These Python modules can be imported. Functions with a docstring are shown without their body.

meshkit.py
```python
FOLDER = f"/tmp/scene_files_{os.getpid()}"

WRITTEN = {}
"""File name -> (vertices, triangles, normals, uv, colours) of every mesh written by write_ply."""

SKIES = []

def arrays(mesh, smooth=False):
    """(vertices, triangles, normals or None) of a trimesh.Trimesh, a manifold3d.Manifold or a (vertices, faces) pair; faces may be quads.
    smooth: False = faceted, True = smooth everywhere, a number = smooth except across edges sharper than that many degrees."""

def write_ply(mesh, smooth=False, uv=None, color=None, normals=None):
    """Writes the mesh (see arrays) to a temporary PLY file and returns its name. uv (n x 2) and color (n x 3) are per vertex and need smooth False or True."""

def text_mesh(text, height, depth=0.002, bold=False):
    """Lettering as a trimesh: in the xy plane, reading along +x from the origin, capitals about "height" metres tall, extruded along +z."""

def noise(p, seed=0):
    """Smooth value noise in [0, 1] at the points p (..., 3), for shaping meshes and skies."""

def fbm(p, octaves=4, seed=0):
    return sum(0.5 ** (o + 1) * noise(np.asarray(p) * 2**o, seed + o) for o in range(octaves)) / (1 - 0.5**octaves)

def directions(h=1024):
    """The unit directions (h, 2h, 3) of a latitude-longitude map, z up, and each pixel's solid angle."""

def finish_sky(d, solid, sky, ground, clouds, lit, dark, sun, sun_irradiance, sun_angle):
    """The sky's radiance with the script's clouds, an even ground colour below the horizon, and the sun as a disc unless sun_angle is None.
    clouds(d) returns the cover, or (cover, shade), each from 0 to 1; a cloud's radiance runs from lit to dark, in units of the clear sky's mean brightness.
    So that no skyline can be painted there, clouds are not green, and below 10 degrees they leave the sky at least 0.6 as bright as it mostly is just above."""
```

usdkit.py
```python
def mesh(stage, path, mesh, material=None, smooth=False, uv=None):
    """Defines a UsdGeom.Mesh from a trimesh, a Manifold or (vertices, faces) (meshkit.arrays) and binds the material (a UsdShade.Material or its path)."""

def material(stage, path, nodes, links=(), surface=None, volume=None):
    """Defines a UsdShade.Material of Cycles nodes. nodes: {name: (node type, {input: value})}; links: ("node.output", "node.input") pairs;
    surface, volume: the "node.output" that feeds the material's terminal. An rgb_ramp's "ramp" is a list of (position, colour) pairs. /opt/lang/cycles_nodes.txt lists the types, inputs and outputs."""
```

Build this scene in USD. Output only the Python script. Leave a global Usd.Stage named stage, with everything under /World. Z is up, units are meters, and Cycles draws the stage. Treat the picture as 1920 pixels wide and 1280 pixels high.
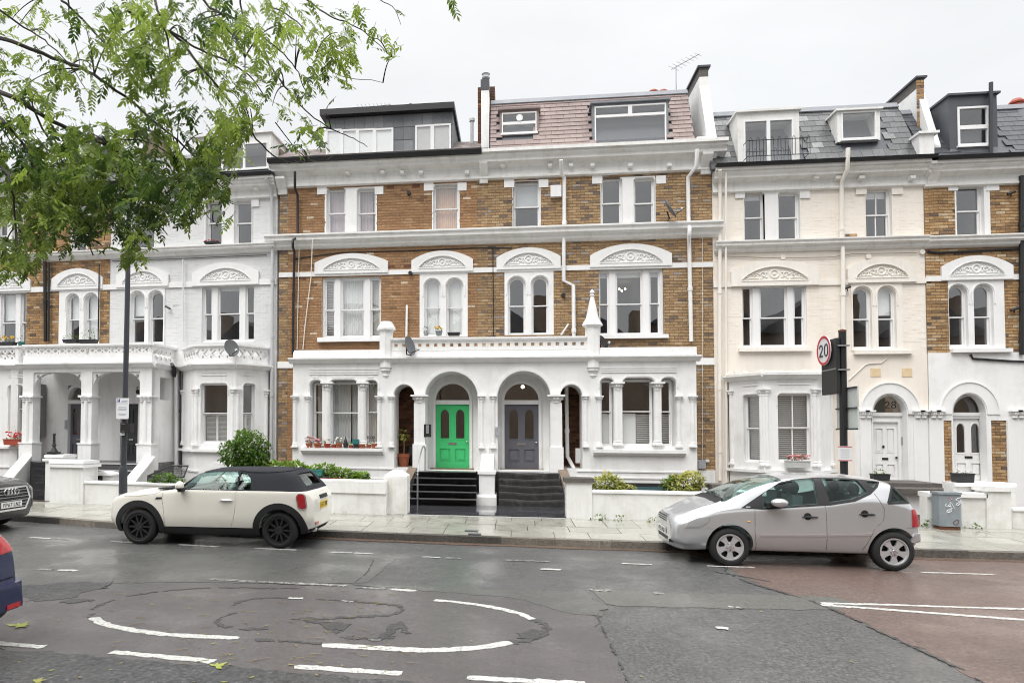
import math, random
import numpy as np
import trimesh, usdkit, meshkit
import manifold3d as m3
from shapely.geometry import Polygon, LineString, Point, box as sbox
from shapely.ops import unary_union
from shapely import affinity
from pxr import Usd, UsdGeom, UsdLux, UsdShade, Gf, Sdf, Vt

stage = Usd.Stage.CreateInMemory()
UsdGeom.SetStageUpAxis(stage, 'Z'); UsdGeom.SetStageMetersPerUnit(stage, 1.0)
UsdGeom.Xform.Define(stage, '/World'); UsdGeom.Scope.Define(stage, '/World/Looks')
rnd = random.Random(7); nrs = np.random.RandomState(7)

# ------------------------------------------------------------------ camera
PXW, FPX, CX, HZ, CAMH, PITCH, GRADE = 1920.0, 1250.0, 800.0, 810.0, 1.92, math.radians(1.7), 0.007
YAW = math.atan(FPX / (CX + 8740.0))
Y0 = HZ - FPX * math.tan(PITCH)
cam = UsdGeom.Camera.Define(stage, '/World/camera')
APER = 36.0
cam.CreateHorizontalApertureAttr(APER); cam.CreateVerticalApertureAttr(APER * 1280 / 1920)
cam.CreateFocalLengthAttr(FPX / PXW * APER)
cam.CreateHorizontalApertureOffsetAttr((960.0 - CX) / PXW * APER)
cam.CreateVerticalApertureOffsetAttr((Y0 - 640.0) / PXW * APER)
cam.CreateClippingRangeAttr(Gf.Vec2f(0.05, 2000.0))
cam.CreateExposureAttr(0.14)
cam.AddTranslateOp().Set(Gf.Vec3d(0, 0, CAMH))
cam.AddRotateXYZOp().Set(Gf.Vec3f(90 + math.degrees(PITCH), 0, math.degrees(YAW)))

# ------------------------------------------------------------------ sky and sun
SUN_EL, SUN_AZ = math.radians(52), math.radians(205)
sx, sy, sz = math.cos(SUN_EL) * math.sin(SUN_AZ), math.cos(SUN_EL) * math.cos(SUN_AZ), math.sin(SUN_EL)
SKY_K, CLOUD_K = 0.12, 1.0
dome = UsdLux.DomeLight.Define(stage, '/World/sky'); dome.CreateIntensityAttr(1.0)
dome.GetPrim().SetCustomDataByKey('kind', 'structure')
skymat = usdkit.material(stage, '/World/Looks/sky_mat', {
    'sky': ('sky_texture', {'sky_type': 'single_scattering', 'sun_disc': False, 'sun_elevation': SUN_EL, 'sun_rotation': SUN_AZ}),
    'tc': ('texture_coordinate', {}),
    'map': ('mapping', {'scale': (1.0, 1.0, 2.2)}),
    'n': ('noise_texture', {'scale': 2.1, 'detail': 5, 'roughness': 0.55}),
    'nr': ('map_range', {'from_min': 0.3, 'from_max': 0.7, 'to_min': 0.93, 'to_max': 1.06, 'clamp': True}),
    'sep': ('separate_xyz', {}),
    'el': ('rgb_ramp', {'ramp': [(0.0, (7.2, 7.26, 7.3)), (0.5, (7.2, 7.26, 7.3)), (0.70, (7.35, 7.45, 7.55)), (0.82, (7.9, 7.96, 8.0)), (1.0, (31.0, 31.0, 31.0))]}),
    'half': ('map_range', {'from_min': -1.0, 'from_max': 1.0}),
    'cc': ('combine_color', {}), 'mul': ('mix_color', {'blend_type': 'multiply', 'fac': 1.0, 'use_clamp': True}),
    'mix': ('mix_color', {'fac': 0.94, 'use_clamp': True}),
    'bg': ('background_shader', {'strength': SKY_K})},
    [('tc.generated', 'map.vector'), ('map.vector', 'n.vector'), ('n.fac', 'nr.value'), ('tc.generated', 'sep.vector'), ('sep.z', 'half.value'), ('half.result', 'el.fac'),
     ('nr.result', 'cc.r'), ('nr.result', 'cc.g'), ('nr.result', 'cc.b'), ('el.color', 'mul.a'), ('cc.color', 'mul.b'), ('sky.color', 'mix.a'), ('mul.result', 'mix.b'), ('mix.result', 'bg.color')], surface='bg.background')
UsdShade.MaterialBindingAPI.Apply(dome.GetPrim()).Bind(skymat)
sun = UsdLux.DistantLight.Define(stage, '/World/sun')
sun.CreateIntensityAttr(0.4); sun.CreateAngleAttr(30.0); sun.CreateColorAttr(Gf.Vec3f(1.0, 0.97, 0.93))
sun.GetPrim().CreateAttribute('inputs:normalize', Sdf.ValueTypeNames.Bool).Set(True)
zq = Gf.Rotation(Gf.Vec3d(0, 0, 1), Gf.Vec3d(sx, sy, sz))
sun.AddTransformOp().Set(Gf.Matrix4d().SetRotate(zq))

# ------------------------------------------------------------------ where a point of the street lies
_r = np.array([math.cos(YAW), math.sin(YAW), 0]); _lev = np.array([-math.sin(YAW), math.cos(YAW), 0]); _zv = np.array([0, 0, 1.0])
_fw = _lev * math.cos(PITCH) + _zv * math.sin(PITCH); _up = -_lev * math.sin(PITCH) + _zv * math.cos(PITCH)
_C = np.array([0, 0, CAMH])
def ray(px, py): return _fw + (px - CX) / FPX * _r + (Y0 - py) / FPX * _up
def grade(x): return -GRADE * x                      # the street falls gently towards the right
def ground(px, py, h=0.0):
    d = ray(px, py); k = (h - CAMH) / (d[2] + GRADE * d[0]); p = _C + k * d
    return np.array([p[0], p[1]])
class Frame:
    """A vertical plane of the street: u runs along it, d stands out towards the road, z is height above the sloping street."""
    def __init__(s, ox, oy, ang=0.0):
        s.o = np.array([ox, oy]); a = math.radians(ang); s.t = np.array([math.cos(a), math.sin(a)]); s.n = np.array([math.sin(a), -math.cos(a)])
    def hit(s, px, py, d=0.0):
        v = ray(px, py); q = s.o + d * s.n
        k = (q @ s.n) / (v[:2] @ s.n); p = _C + k * v
        return (p[:2] - s.o) @ s.t, p[2] - grade(p[0])
    def U(s, px, py=700, d=0.0): return s.hit(px, py, d)[0]
    def Z(s, px, py, d=0.0): return s.hit(px, py, d)[1]
    def W(s, udz):
        a = np.asarray(udz, float).reshape(-1, 3)
        xy = s.o + a[:, :1] * s.t + a[:, 1:2] * s.n
        return np.column_stack([xy, a[:, 2] + grade(xy[:, 0])])
    def sub(s, u0, d0, u1, d1):                       # a facet from (u0,d0) to (u1,d1): its own frame
        p0, p1 = s.o + u0 * s.t + d0 * s.n, s.o + u1 * s.t + d1 * s.n
        v = p1 - p0
        return Frame(p0[0], p0[1], math.degrees(math.atan2(v[1], v[0]))), float(np.linalg.norm(v))
WORLD = Frame(0, 0, 0); WORLD.n = np.array([0.0, 1.0])      # u=x, d=y
class Flat(Frame):                                           # plain world coordinates, no street fall
    def W(s, udz): return np.asarray(udz, float).reshape(-1, 3)
RAW = Flat(0, 0, 0)

# ------------------------------------------------------------------ prims
COUNT, ORIGIN = {}, {}
def numbered(parent, name):
    k = (parent, name); n = COUNT.get(k, 0); COUNT[k] = n + 1
    return f'{parent}/{name}' + (f'_{n:03d}' if n else '')
def thing(name, label, cat, origin=(0, 0, 0), group=None, kind=None):
    p = numbered('/World', name); x = UsdGeom.Xform.Define(stage, p)
    o = np.array(origin, float); x.AddTranslateOp().Set(Gf.Vec3d(*o)); ORIGIN[p] = o
    tag(x.GetPrim(), label, cat, group, kind); return p
def tag(prim, label=None, cat=None, group=None, kind=None):
    if isinstance(prim, str): prim = stage.GetPrimAtPath(prim)
    for k, v in (('label', label), ('category', cat), ('group', group), ('kind', kind)):
        if v: prim.SetCustomDataByKey(k, v)
LOOK = {}
def put(parent, name, mesh, mat, smooth=False, label=None, kind=None, cat=None, group=None, tint=None):
    """One Mesh prim. mesh: MB, trimesh or (v, f) in world coordinates."""
    if isinstance(mesh, MB): mesh = mesh.tri()
    if mesh is None: return None
    o = ORIGIN.get(parent, np.zeros(3))
    if parent == '/World':
        v = mesh.vertices if hasattr(mesh, 'vertices') else mesh[0]
        o = np.array([(v[:, 0].min() + v[:, 0].max()) / 2, (v[:, 1].min() + v[:, 1].max()) / 2, v[:, 2].min()])
    if hasattr(mesh, 'vertices'): mesh = trimesh.Trimesh(np.asarray(mesh.vertices) - o, mesh.faces, process=False)
    else: mesh = (np.asarray(mesh[0], float) - o, mesh[1])
    p = numbered(parent, name)
    m = usdkit.mesh(stage, p, mesh, LOOK[mat], smooth)
    if parent == '/World': m.AddTranslateOp().Set(Gf.Vec3d(*o))
    ORIGIN[p] = o
    if tint is not None:
        n = len(m.GetPointsAttr().Get())
        arr = np.full(n, tint, np.float32) if np.ndim(tint) == 0 else np.asarray(tint, np.float32)
        UsdGeom.PrimvarsAPI(m).CreatePrimvar('tint', Sdf.ValueTypeNames.FloatArray, 'vertex').Set(Vt.FloatArray.FromNumpy(arr))
    tag(m.GetPrim(), label, cat, group, kind)
    return p
def dup(src, pos, rotz=0.0, label=None, group=None, scale=None):
    was = stage.GetPrimAtPath(src).GetCustomData()
    name = src.rsplit('/', 1)[1]
    p = numbered('/World', name); x = UsdGeom.Xform.Define(stage, p)
    x.GetPrim().GetReferences().AddInternalReference(src); x.GetPrim().SetInstanceable(True)
    x.ClearXformOpOrder(); x.AddTranslateOp().Set(Gf.Vec3d(*map(float, pos)))
    if rotz: x.AddRotateZOp().Set(rotz)
    if scale: x.AddScaleOp().Set(Gf.Vec3f(*scale))
    tag(x.GetPrim(), label or was.get('label'), was.get('category'), group or was.get('group')); return p

# ------------------------------------------------------------------ mesh building
BOXF = np.array([[0, 1, 3], [0, 3, 2], [4, 6, 7], [4, 7, 5], [0, 4, 5], [0, 5, 1], [2, 3, 7], [2, 7, 6], [0, 2, 6], [0, 6, 4], [1, 5, 7], [1, 7, 3]])
def fix(v, f):
    a, b, c = v[f[:, 0]], v[f[:, 1]], v[f[:, 2]]
    return f[:, ::-1] if np.einsum('ij,ij->i', a - v.mean(0), np.cross(b - v.mean(0), c - v.mean(0))).sum() < 0 else f
class MB:
    def __init__(s, fr=RAW): s.fr, s.v, s.f, s.n = fr, [], [], 0
    def raw(s, v, f):
        v = np.asarray(v, float); f = np.asarray(f, int)
        if f.shape[1] == 4: f = np.vstack([f[:, [0, 1, 2]], f[:, [0, 2, 3]]])
        s.v.append(v); s.f.append(f + s.n); s.n += len(v); return s
    def add(s, v, f, closed=True):
        w = s.fr.W(v); f = np.asarray(f, int)
        if f.shape[1] == 4: f = np.vstack([f[:, [0, 1, 2]], f[:, [0, 2, 3]]])
        return s.raw(w, fix(w, f) if closed else f)
    def box(s, u0, u1, d0, d1, z0, z1):
        return s.add([[u, d, z] for u in (u0, u1) for d in (d0, d1) for z in (z0, z1)], BOXF)
    def poly(s, shape, d0, d1):                       # a shape in (u, z), from depth d0 to d1
        for g in getattr(shape, 'geoms', [shape]):
            if g.is_empty or g.geom_type != 'Polygon' or g.area < 1e-7: continue
            m = trimesh.creation.extrude_polygon(g, abs(d1 - d0), engine='earcut')
            v = np.asarray(m.vertices); s.add(np.column_stack([v[:, 0], min(d0, d1) + v[:, 2], v[:, 1]]), m.faces)
        return s
    def prof(s, pts, u0, u1):                         # a closed profile in (d, z) drawn along u
        m = trimesh.creation.extrude_polygon(Polygon(pts).buffer(0), u1 - u0, engine='earcut')
        v = np.asarray(m.vertices); return s.add(np.column_stack([u0 + v[:, 2], v[:, 0], v[:, 1]]), m.faces)
    def tube(s, pts, r, n=8, caps=True):
        p = s.fr.W(pts) if not isinstance(s.fr, Flat) else np.asarray(pts, float)
        v, f = tube(p, r, n, caps); return s.raw(v, f)
    def lathe(s, prof, c, n=16, half=False):          # profile of (radius, z) about a vertical axis at c = (u, d, z)
        pr = np.asarray(prof, float); a = np.linspace(0, 2 * math.pi, n, endpoint=False)
        v = np.array([[c[0] + r * math.cos(t), c[1] + r * math.sin(t), c[2] + z] for r, z in pr for t in a])
        k = len(pr); f = [[i * n + j, i * n + (j + 1) % n, (i + 1) * n + (j + 1) % n, (i + 1) * n + j] for i in range(k - 1) for j in range(n)]
        f = np.array(f); f = np.vstack([f[:, [0, 1, 2]], f[:, [0, 2, 3]]])
        cap = np.array([[0, (j + 1) % n, j] for j in range(1, n - 1)] + [[(k - 1) * n, (k - 1) * n + j, (k - 1) * n + (j + 1) % n] for j in range(1, n - 1)])
        return s.add(v, np.vstack([f, cap]))
    def ball(s, c, r, sub=2):
        m = trimesh.creation.icosphere(subdivisions=sub, radius=1.0)
        return s.add(np.asarray(m.vertices) * np.asarray(r) + np.asarray(c), m.faces)
    def tri(s):
        if not s.v: return None
        return trimesh.Trimesh(np.vstack(s.v), np.vstack(s.f), process=False)
def tube(p, r, n=8, caps=True):
    p = np.asarray(p, float); k = len(p); r = np.full(k, r) if np.ndim(r) == 0 else np.asarray(r, float)
    t = np.gradient(p, axis=0); t /= np.maximum(np.linalg.norm(t, axis=1, keepdims=True), 1e-9)
    ref = np.array([0, 0, 1.0]) if abs(t[0][2]) < 0.9 else np.array([1.0, 0, 0])
    V = []
    x = np.cross(ref, t[0]); x /= np.linalg.norm(x)
    for i in range(k):
        x = x - t[i] * (x @ t[i]); x /= max(np.linalg.norm(x), 1e-9); y = np.cross(t[i], x)
        a = np.arange(n) * 2 * math.pi / n
        V.append(p[i] + r[i] * (np.cos(a)[:, None] * x + np.sin(a)[:, None] * y))
    V = np.vstack(V); F = []
    for i in range(k - 1):
        for j in range(n):
            a, b, c, d = i * n + j, i * n + (j + 1) % n, (i + 1) * n + (j + 1) % n, (i + 1) * n + j
            F += [[a, b, c], [a, c, d]]
    if caps:
        for j in range(1, n - 1): F += [[0, j + 1, j], [(k - 1) * n, (k - 1) * n + j, (k - 1) * n + j + 1]]
    return V, np.array(F)
def smooth_line(pts, m=4):
    from scipy.interpolate import CubicSpline
    p = np.asarray(pts, float)
    if len(p) < 3: return p
    t = np.r_[0, np.cumsum(np.linalg.norm(np.diff(p, axis=0), axis=1))]
    return CubicSpline(t, p)(np.linspace(0, t[-1], (len(p) - 1) * m + 1))
def arch(u0, u1, z0, zs, zt, n=20):                   # an opening: jambs from z0 to the spring zs, half ellipse to zt
    c, a = (u0 + u1) / 2, (u1 - u0) / 2
    t = np.linspace(0, math.pi, n)
    return Polygon([(u0, z0), (u1, z0)] + [(c + a * math.cos(x), zs + (zt - zs) * math.sin(x)) for x in t])
def rbox(u0, u1, z0, z1, r, top_only=True, n=6):      # a rectangle with rounded upper corners
    t = np.linspace(0, math.pi / 2, n)
    pts = [(u0, z0), (u1, z0)] + [(u1 - r + r * math.cos(x), z1 - r + r * math.sin(x)) for x in t] + [(u0 + r - r * math.sin(x), z1 - r + r * math.cos(x)) for x in t]
    return Polygon(pts)
def ring(shape, w): return shape.buffer(w, join_style=2).difference(shape)

# ------------------------------------------------------------------ materials
def mat(name, nodes, links, surface='p.BSDF', volume=None):
    LOOK[name] = usdkit.material(stage, '/World/Looks/' + name, nodes, links, surface=surface, volume=volume)
def paint(name, col, rough=0.6, var=0.06, scale=3.0, bump=0.0, bscale=60.0, dirt=None, dfac=0.35, dscale=1.3, spec=0.5, metal=0.0, coat=0.0, coatr=0.05):
    """A plain coated or cast surface: colour with broad and fine variation, stains of its own, fine relief."""
    c = np.array(col, float); d = np.array(dirt if dirt is not None else c * (1 - 2.2 * var))
    nodes = {'g': ('geometry', {}), 'n': ('noise_texture', {'scale': scale, 'detail': 6, 'roughness': 0.6}),
             'r': ('rgb_ramp', {'ramp': [(0.3, tuple(c * (1 - var))), (0.7, tuple(np.minimum(c * (1 + var), 0.9)))]}),
             's': ('noise_texture', {'scale': dscale, 'detail': 8, 'roughness': 0.68}), 'sr': ('map_range', {'from_min': 0.52, 'from_max': 0.75, 'to_min': 0.0, 'to_max': dfac, 'clamp': True}),
             'm': ('mix_color', {'b': tuple(d)}),
             'p': ('principled_bsdf', {'roughness': rough, 'metallic': metal, 'specular_ior_level': spec, 'coat_weight': coat, 'coat_roughness': coatr})}
    links = [('g.position', 'n.vector'), ('g.position', 's.vector'), ('n.fac', 'r.fac'), ('s.fac', 'sr.value'), ('sr.result', 'm.fac'), ('r.color', 'm.a'), ('m.result', 'p.base_color')]
    if bump:
        nodes['bn'] = ('noise_texture', {'scale': bscale, 'detail': 5, 'roughness': 0.6}); nodes['b'] = ('bump', {'strength': bump, 'distance': 0.01})
        links += [('g.position', 'bn.vector'), ('bn.fac', 'b.height'), ('b.normal', 'p.normal')]
    mat(name, nodes, links)
def weathered(name, col, rough, streak, amt, fine=(0.5, 0.48, 0.43), scale=5.0, bump=0.12):
    """Painted render and stone that have stood in the rain: grime of its own in runs down the face, blotches, hairline relief."""
    c = np.array(col)
    mat(name, {'g': ('geometry', {}), 'mp': ('mapping', {'scale': (1.0, 1.0, 0.10)}), 's': ('noise_texture', {'scale': scale, 'detail': 7, 'roughness': 0.7}), 'sr': ('map_range', {'from_min': 0.5, 'from_max': 0.74, 'to_min': 0.0, 'to_max': amt, 'clamp': True}),
               'n': ('noise_texture', {'scale': 1.6, 'detail': 8, 'roughness': 0.7}), 'nr': ('map_range', {'from_min': 0.5, 'from_max': 0.72, 'to_min': 0.0, 'to_max': amt * 0.8, 'clamp': True}),
               'm1': ('mix_color', {'a': tuple(c), 'b': tuple(streak)}), 'm2': ('mix_color', {'b': tuple(fine)}), 'bn': ('noise_texture', {'scale': 40.0, 'detail': 6, 'roughness': 0.65}), 'b': ('bump', {'strength': bump, 'distance': 0.01}), 'p': ('principled_bsdf', {'roughness': rough})},
        [('g.position', 'mp.vector'), ('mp.vector', 's.vector'), ('s.fac', 'sr.value'), ('g.position', 'n.vector'), ('n.fac', 'nr.value'), ('sr.result', 'm1.fac'), ('m1.result', 'm2.a'), ('nr.result', 'm2.fac'), ('m2.result', 'p.base_color'), ('g.position', 'bn.vector'), ('bn.fac', 'b.height'), ('b.normal', 'p.normal')])
def tinted(name, ramp, rough=0.85, bump=0.4, bscale=90.0, mottle=0.32, spec=0.4, streak=None):
    """Bricks, slates, slabs: each piece takes its colour from its own primvar 'tint', with grain on top."""
    nodes = {'g': ('geometry', {}), 'a': ('attribute', {'attribute': 'tint'}), 'r': ('rgb_ramp', {'ramp': ramp}),
             'n': ('noise_texture', {'scale': 28.0, 'detail': 6, 'roughness': 0.65}), 'nr': ('map_range', {'from_min': 0.3, 'from_max': 0.7, 'to_min': 1 - mottle, 'to_max': 1 + mottle, 'clamp': True}),
             'w': ('noise_texture', {'scale': 0.75, 'detail': 6, 'roughness': 0.65}), 'wr': ('map_range', {'from_min': 0.32, 'from_max': 0.68, 'to_min': 0.80, 'to_max': 1.14, 'clamp': True}), 'wm': ('math', {'math_type': 'multiply'}),
             'cc': ('combine_color', {}), 'm': ('mix_color', {'blend_type': 'multiply', 'fac': 1.0}),
             'bn': ('noise_texture', {'scale': bscale, 'detail': 5, 'roughness': 0.65}), 'b': ('bump', {'strength': bump, 'distance': 0.01}),
             'p': ('principled_bsdf', {'roughness': rough, 'specular_ior_level': spec})}
    links = [('a.fac', 'r.fac'), ('g.position', 'n.vector'), ('n.fac', 'nr.value'), ('g.position', 'w.vector'), ('w.fac', 'wr.value'), ('nr.result', 'wm.value1'), ('wr.result', 'wm.value2'), ('wm.value', 'cc.r'), ('wm.value', 'cc.g'), ('wm.value', 'cc.b'),
             ('r.color', 'm.a'), ('cc.color', 'm.b'), ('m.result', 'p.base_color'), ('g.position', 'bn.vector'), ('bn.fac', 'b.height'), ('b.normal', 'p.normal')]
    mat(name, nodes, links)

weathered('stucco_white', (0.81, 0.81, 0.805), 0.6, (0.58, 0.57, 0.53), 0.46)
weathered('wall_paint_worn', (0.76, 0.76, 0.74), 0.6, (0.47, 0.45, 0.38), 0.55, (0.42, 0.39, 0.31), 4.0, 0.3)
weathered('trim_white', (0.81, 0.81, 0.805), 0.5, (0.62, 0.61, 0.58), 0.28)
weathered('cornice_white', (0.77, 0.765, 0.745), 0.6, (0.50, 0.48, 0.43), 0.55)
paint('window_white', (0.80, 0.80, 0.80), 0.3, 0.01)
weathered('cream_paint', (0.82, 0.765, 0.69), 0.6, (0.70, 0.60, 0.49), 0.4, (0.66, 0.57, 0.47))
weathered('cream_trim', (0.82, 0.785, 0.73), 0.55, (0.62, 0.56, 0.47), 0.4, (0.6, 0.54, 0.45))
weathered('grey_paint', (0.68, 0.685, 0.685), 0.6, (0.54, 0.545, 0.54), 0.4, (0.5, 0.5, 0.5))
paint('mortar_buff', (0.34, 0.26, 0.18), 0.9, 0.12, 6, 0.4, 80)
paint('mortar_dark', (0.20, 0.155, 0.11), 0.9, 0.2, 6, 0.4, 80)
tinted('brick_orange', [(0.0, (0.15, 0.09, 0.055)), (0.15, (0.26, 0.145, 0.075)), (0.5, (0.335, 0.185, 0.09)), (0.8, (0.39, 0.235, 0.125)), (0.93, (0.45, 0.31, 0.19)), (1.0, (0.6, 0.49, 0.36))])
tinted('brick_stock', [(0.0, (0.11, 0.09, 0.08)), (0.2, (0.19, 0.14, 0.105)), (0.45, (0.31, 0.20, 0.105)), (0.75, (0.38, 0.255, 0.135)), (0.92, (0.42, 0.31, 0.19)), (1.0, (0.31, 0.275, 0.26))])
tinted('brick_gold', [(0.0, (0.13, 0.10, 0.08)), (0.2, (0.23, 0.145, 0.08)), (0.5, (0.37, 0.22, 0.10)), (0.8, (0.45, 0.295, 0.15)), (1.0, (0.52, 0.41, 0.28))])
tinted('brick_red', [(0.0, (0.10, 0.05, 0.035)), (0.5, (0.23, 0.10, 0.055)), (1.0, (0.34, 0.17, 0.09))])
tinted('slate', [(0.0, (0.055, 0.056, 0.058)), (0.4, (0.088, 0.09, 0.093)), (0.75, (0.125, 0.127, 0.13)), (1.0, (0.33, 0.33, 0.33))], 0.33, 0.5, 50, 0.35, 0.5)
tinted('slate_mid', [(0.0, (0.16, 0.17, 0.185)), (1.0, (0.25, 0.26, 0.275))], 0.5, 0.3, 50, 0.15)
tinted('slate_dark', [(0.0, (0.05, 0.054, 0.062)), (1.0, (0.085, 0.09, 0.1))], 0.4, 0.3, 50, 0.15)
tinted('tile_pink', [(0.0, (0.27, 0.212, 0.198)), (0.5, (0.325, 0.258, 0.242)), (1.0, (0.38, 0.305, 0.288))], 0.7, 0.3, 60, 0.15)
tinted('tile_brown', [(0.0, (0.15, 0.12, 0.11)), (0.6, (0.25, 0.21, 0.20)), (1.0, (0.36, 0.27, 0.25))], 0.6, 0.3, 60, 0.2)
tinted('paving', [(0.0, (0.26, 0.25, 0.20)), (0.5, (0.33, 0.32, 0.26)), (1.0, (0.41, 0.40, 0.34))], 0.3, 0.12, 30, 0.12)
tinted('kerbstone', [(0.0, (0.06, 0.055, 0.05)), (0.6, (0.11, 0.10, 0.088)), (1.0, (0.2, 0.18, 0.15))], 0.5, 0.9, 40, 0.5)
paint('lead_grey', (0.20, 0.21, 0.23), 0.5, 0.12, 4, dirt=(0.33, 0.34, 0.35), dfac=0.4)
paint('zinc_dark', (0.075, 0.08, 0.092), 0.45, 0.1, 4)
paint('grey_cladding', (0.17, 0.185, 0.2), 0.55, 0.08, 3, dirt=(0.1, 0.11, 0.12), dfac=0.4)
paint('black_paint', (0.013, 0.013, 0.014), 0.4, 0.1)
paint('dark_stone', (0.10, 0.09, 0.08), 0.6, 0.2, 8, 0.3, 50)
paint('black_step', (0.02, 0.02, 0.022), 0.14, 0.2, 5, 0.08, 30, dirt=(0.06, 0.06, 0.062), dfac=0.6, dscale=3)
paint('worn_step', (0.04, 0.039, 0.039), 0.2, 0.25, 6, 0.5, 30, dirt=(0.12, 0.115, 0.105), dfac=0.7, dscale=3)
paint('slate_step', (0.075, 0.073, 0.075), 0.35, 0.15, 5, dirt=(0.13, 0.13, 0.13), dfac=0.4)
paint('wet_tile', (0.022, 0.022, 0.025), 0.07, 0.2, 5, 0.06, 9, dirt=(0.05, 0.05, 0.055), dfac=0.6, dscale=2.5)
paint('cheek_stone', (0.20, 0.155, 0.115), 0.8, 0.15, 5, 0.4, 40)
paint('green_door', (0.062, 0.55, 0.19), 0.3, 0.02, 3, coat=0.2)
paint('grey_door', (0.125, 0.127, 0.15), 0.32, 0.03, 3, coat=0.2)
paint('charcoal_door', (0.05, 0.055, 0.06), 0.3, 0.05, 3)
paint('chrome', (0.75, 0.76, 0.78), 0.18, 0.02, metal=1.0)
paint('steel', (0.42, 0.43, 0.45), 0.38, 0.06, metal=0.9)
paint('pipe_grey', (0.5, 0.51, 0.52), 0.5, 0.05)
paint('terracotta', (0.34, 0.10, 0.045), 0.75, 0.12, 14, dirt=(0.42, 0.24, 0.16), dfac=0.4, dscale=9)
paint('pot_red', (0.33, 0.06, 0.03), 0.5, 0.06)
paint('pot_black', (0.025, 0.025, 0.027), 0.5, 0.1)
paint('pot_teal', (0.02, 0.14, 0.13), 0.5, 0.1)
paint('pot_stone', (0.52, 0.53, 0.52), 0.7, 0.1, 12, 0.3, 60)
paint('soil', (0.05, 0.035, 0.025), 0.95, 0.3, 20)
paint('ochre_tile', (0.68, 0.54, 0.34), 0.7, 0.1, 10)
paint('curtain_cloth', (0.72, 0.70, 0.67), 0.9, 0.03)
paint('curtain_grey', (0.52, 0.54, 0.545), 0.9, 0.05)
paint('curtain_pink', (0.60, 0.53, 0.56), 0.9, 0.03)
paint('curtain_peach', (0.74, 0.54, 0.42), 0.9, 0.03)
paint('blind_white', (0.86, 0.87, 0.87), 0.7, 0.02)
paint('shutter_white', (0.76, 0.76, 0.75), 0.5, 0.02)
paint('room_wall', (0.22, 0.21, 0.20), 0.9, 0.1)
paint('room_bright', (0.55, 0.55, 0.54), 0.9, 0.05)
paint('tyre_rubber', (0.010, 0.010, 0.0105), 0.75, 0.15, 20)
paint('plastic_black', (0.010, 0.010, 0.011), 0.55, 0.1, 10, 0.15, 200)
paint('alloy_silver', (0.62, 0.63, 0.65), 0.3, 0.04, metal=0.7)
paint('alloy_black', (0.012, 0.012, 0.013), 0.28, 0.05, coat=0.4)
paint('car_white', (0.76, 0.735, 0.66), 0.35, 0.008, 2, coat=0.9, coatr=0.04)
paint('car_silver', (0.575, 0.58, 0.59), 0.27, 0.015, 2, coat=0.8, coatr=0.03, metal=0.75)
paint('car_bonnet', (0.50, 0.50, 0.53), 0.32, 0.015, 2, coat=0.9, coatr=0.05, metal=0.55)
paint('car_black', (0.012, 0.012, 0.014), 0.3, 0.02, coat=1.0, coatr=0.03)
paint('car_blue', (0.004, 0.008, 0.034), 0.35, 0.03, coat=0.5, coatr=0.05)
paint('soft_top', (0.015, 0.016, 0.022), 0.85, 0.15, 30, 0.3, 400)
paint('seat_cloth', (0.10, 0.11, 0.115), 0.85, 0.1)
paint('plate_white', (0.75, 0.75, 0.72), 0.4, 0.02)
paint('plate_yellow', (0.72, 0.50, 0.03), 0.4, 0.03)
paint('ink_black', (0.015, 0.015, 0.015), 0.5, 0.05)
paint('ink_grey', (0.35, 0.36, 0.38), 0.5, 0.05)
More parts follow.
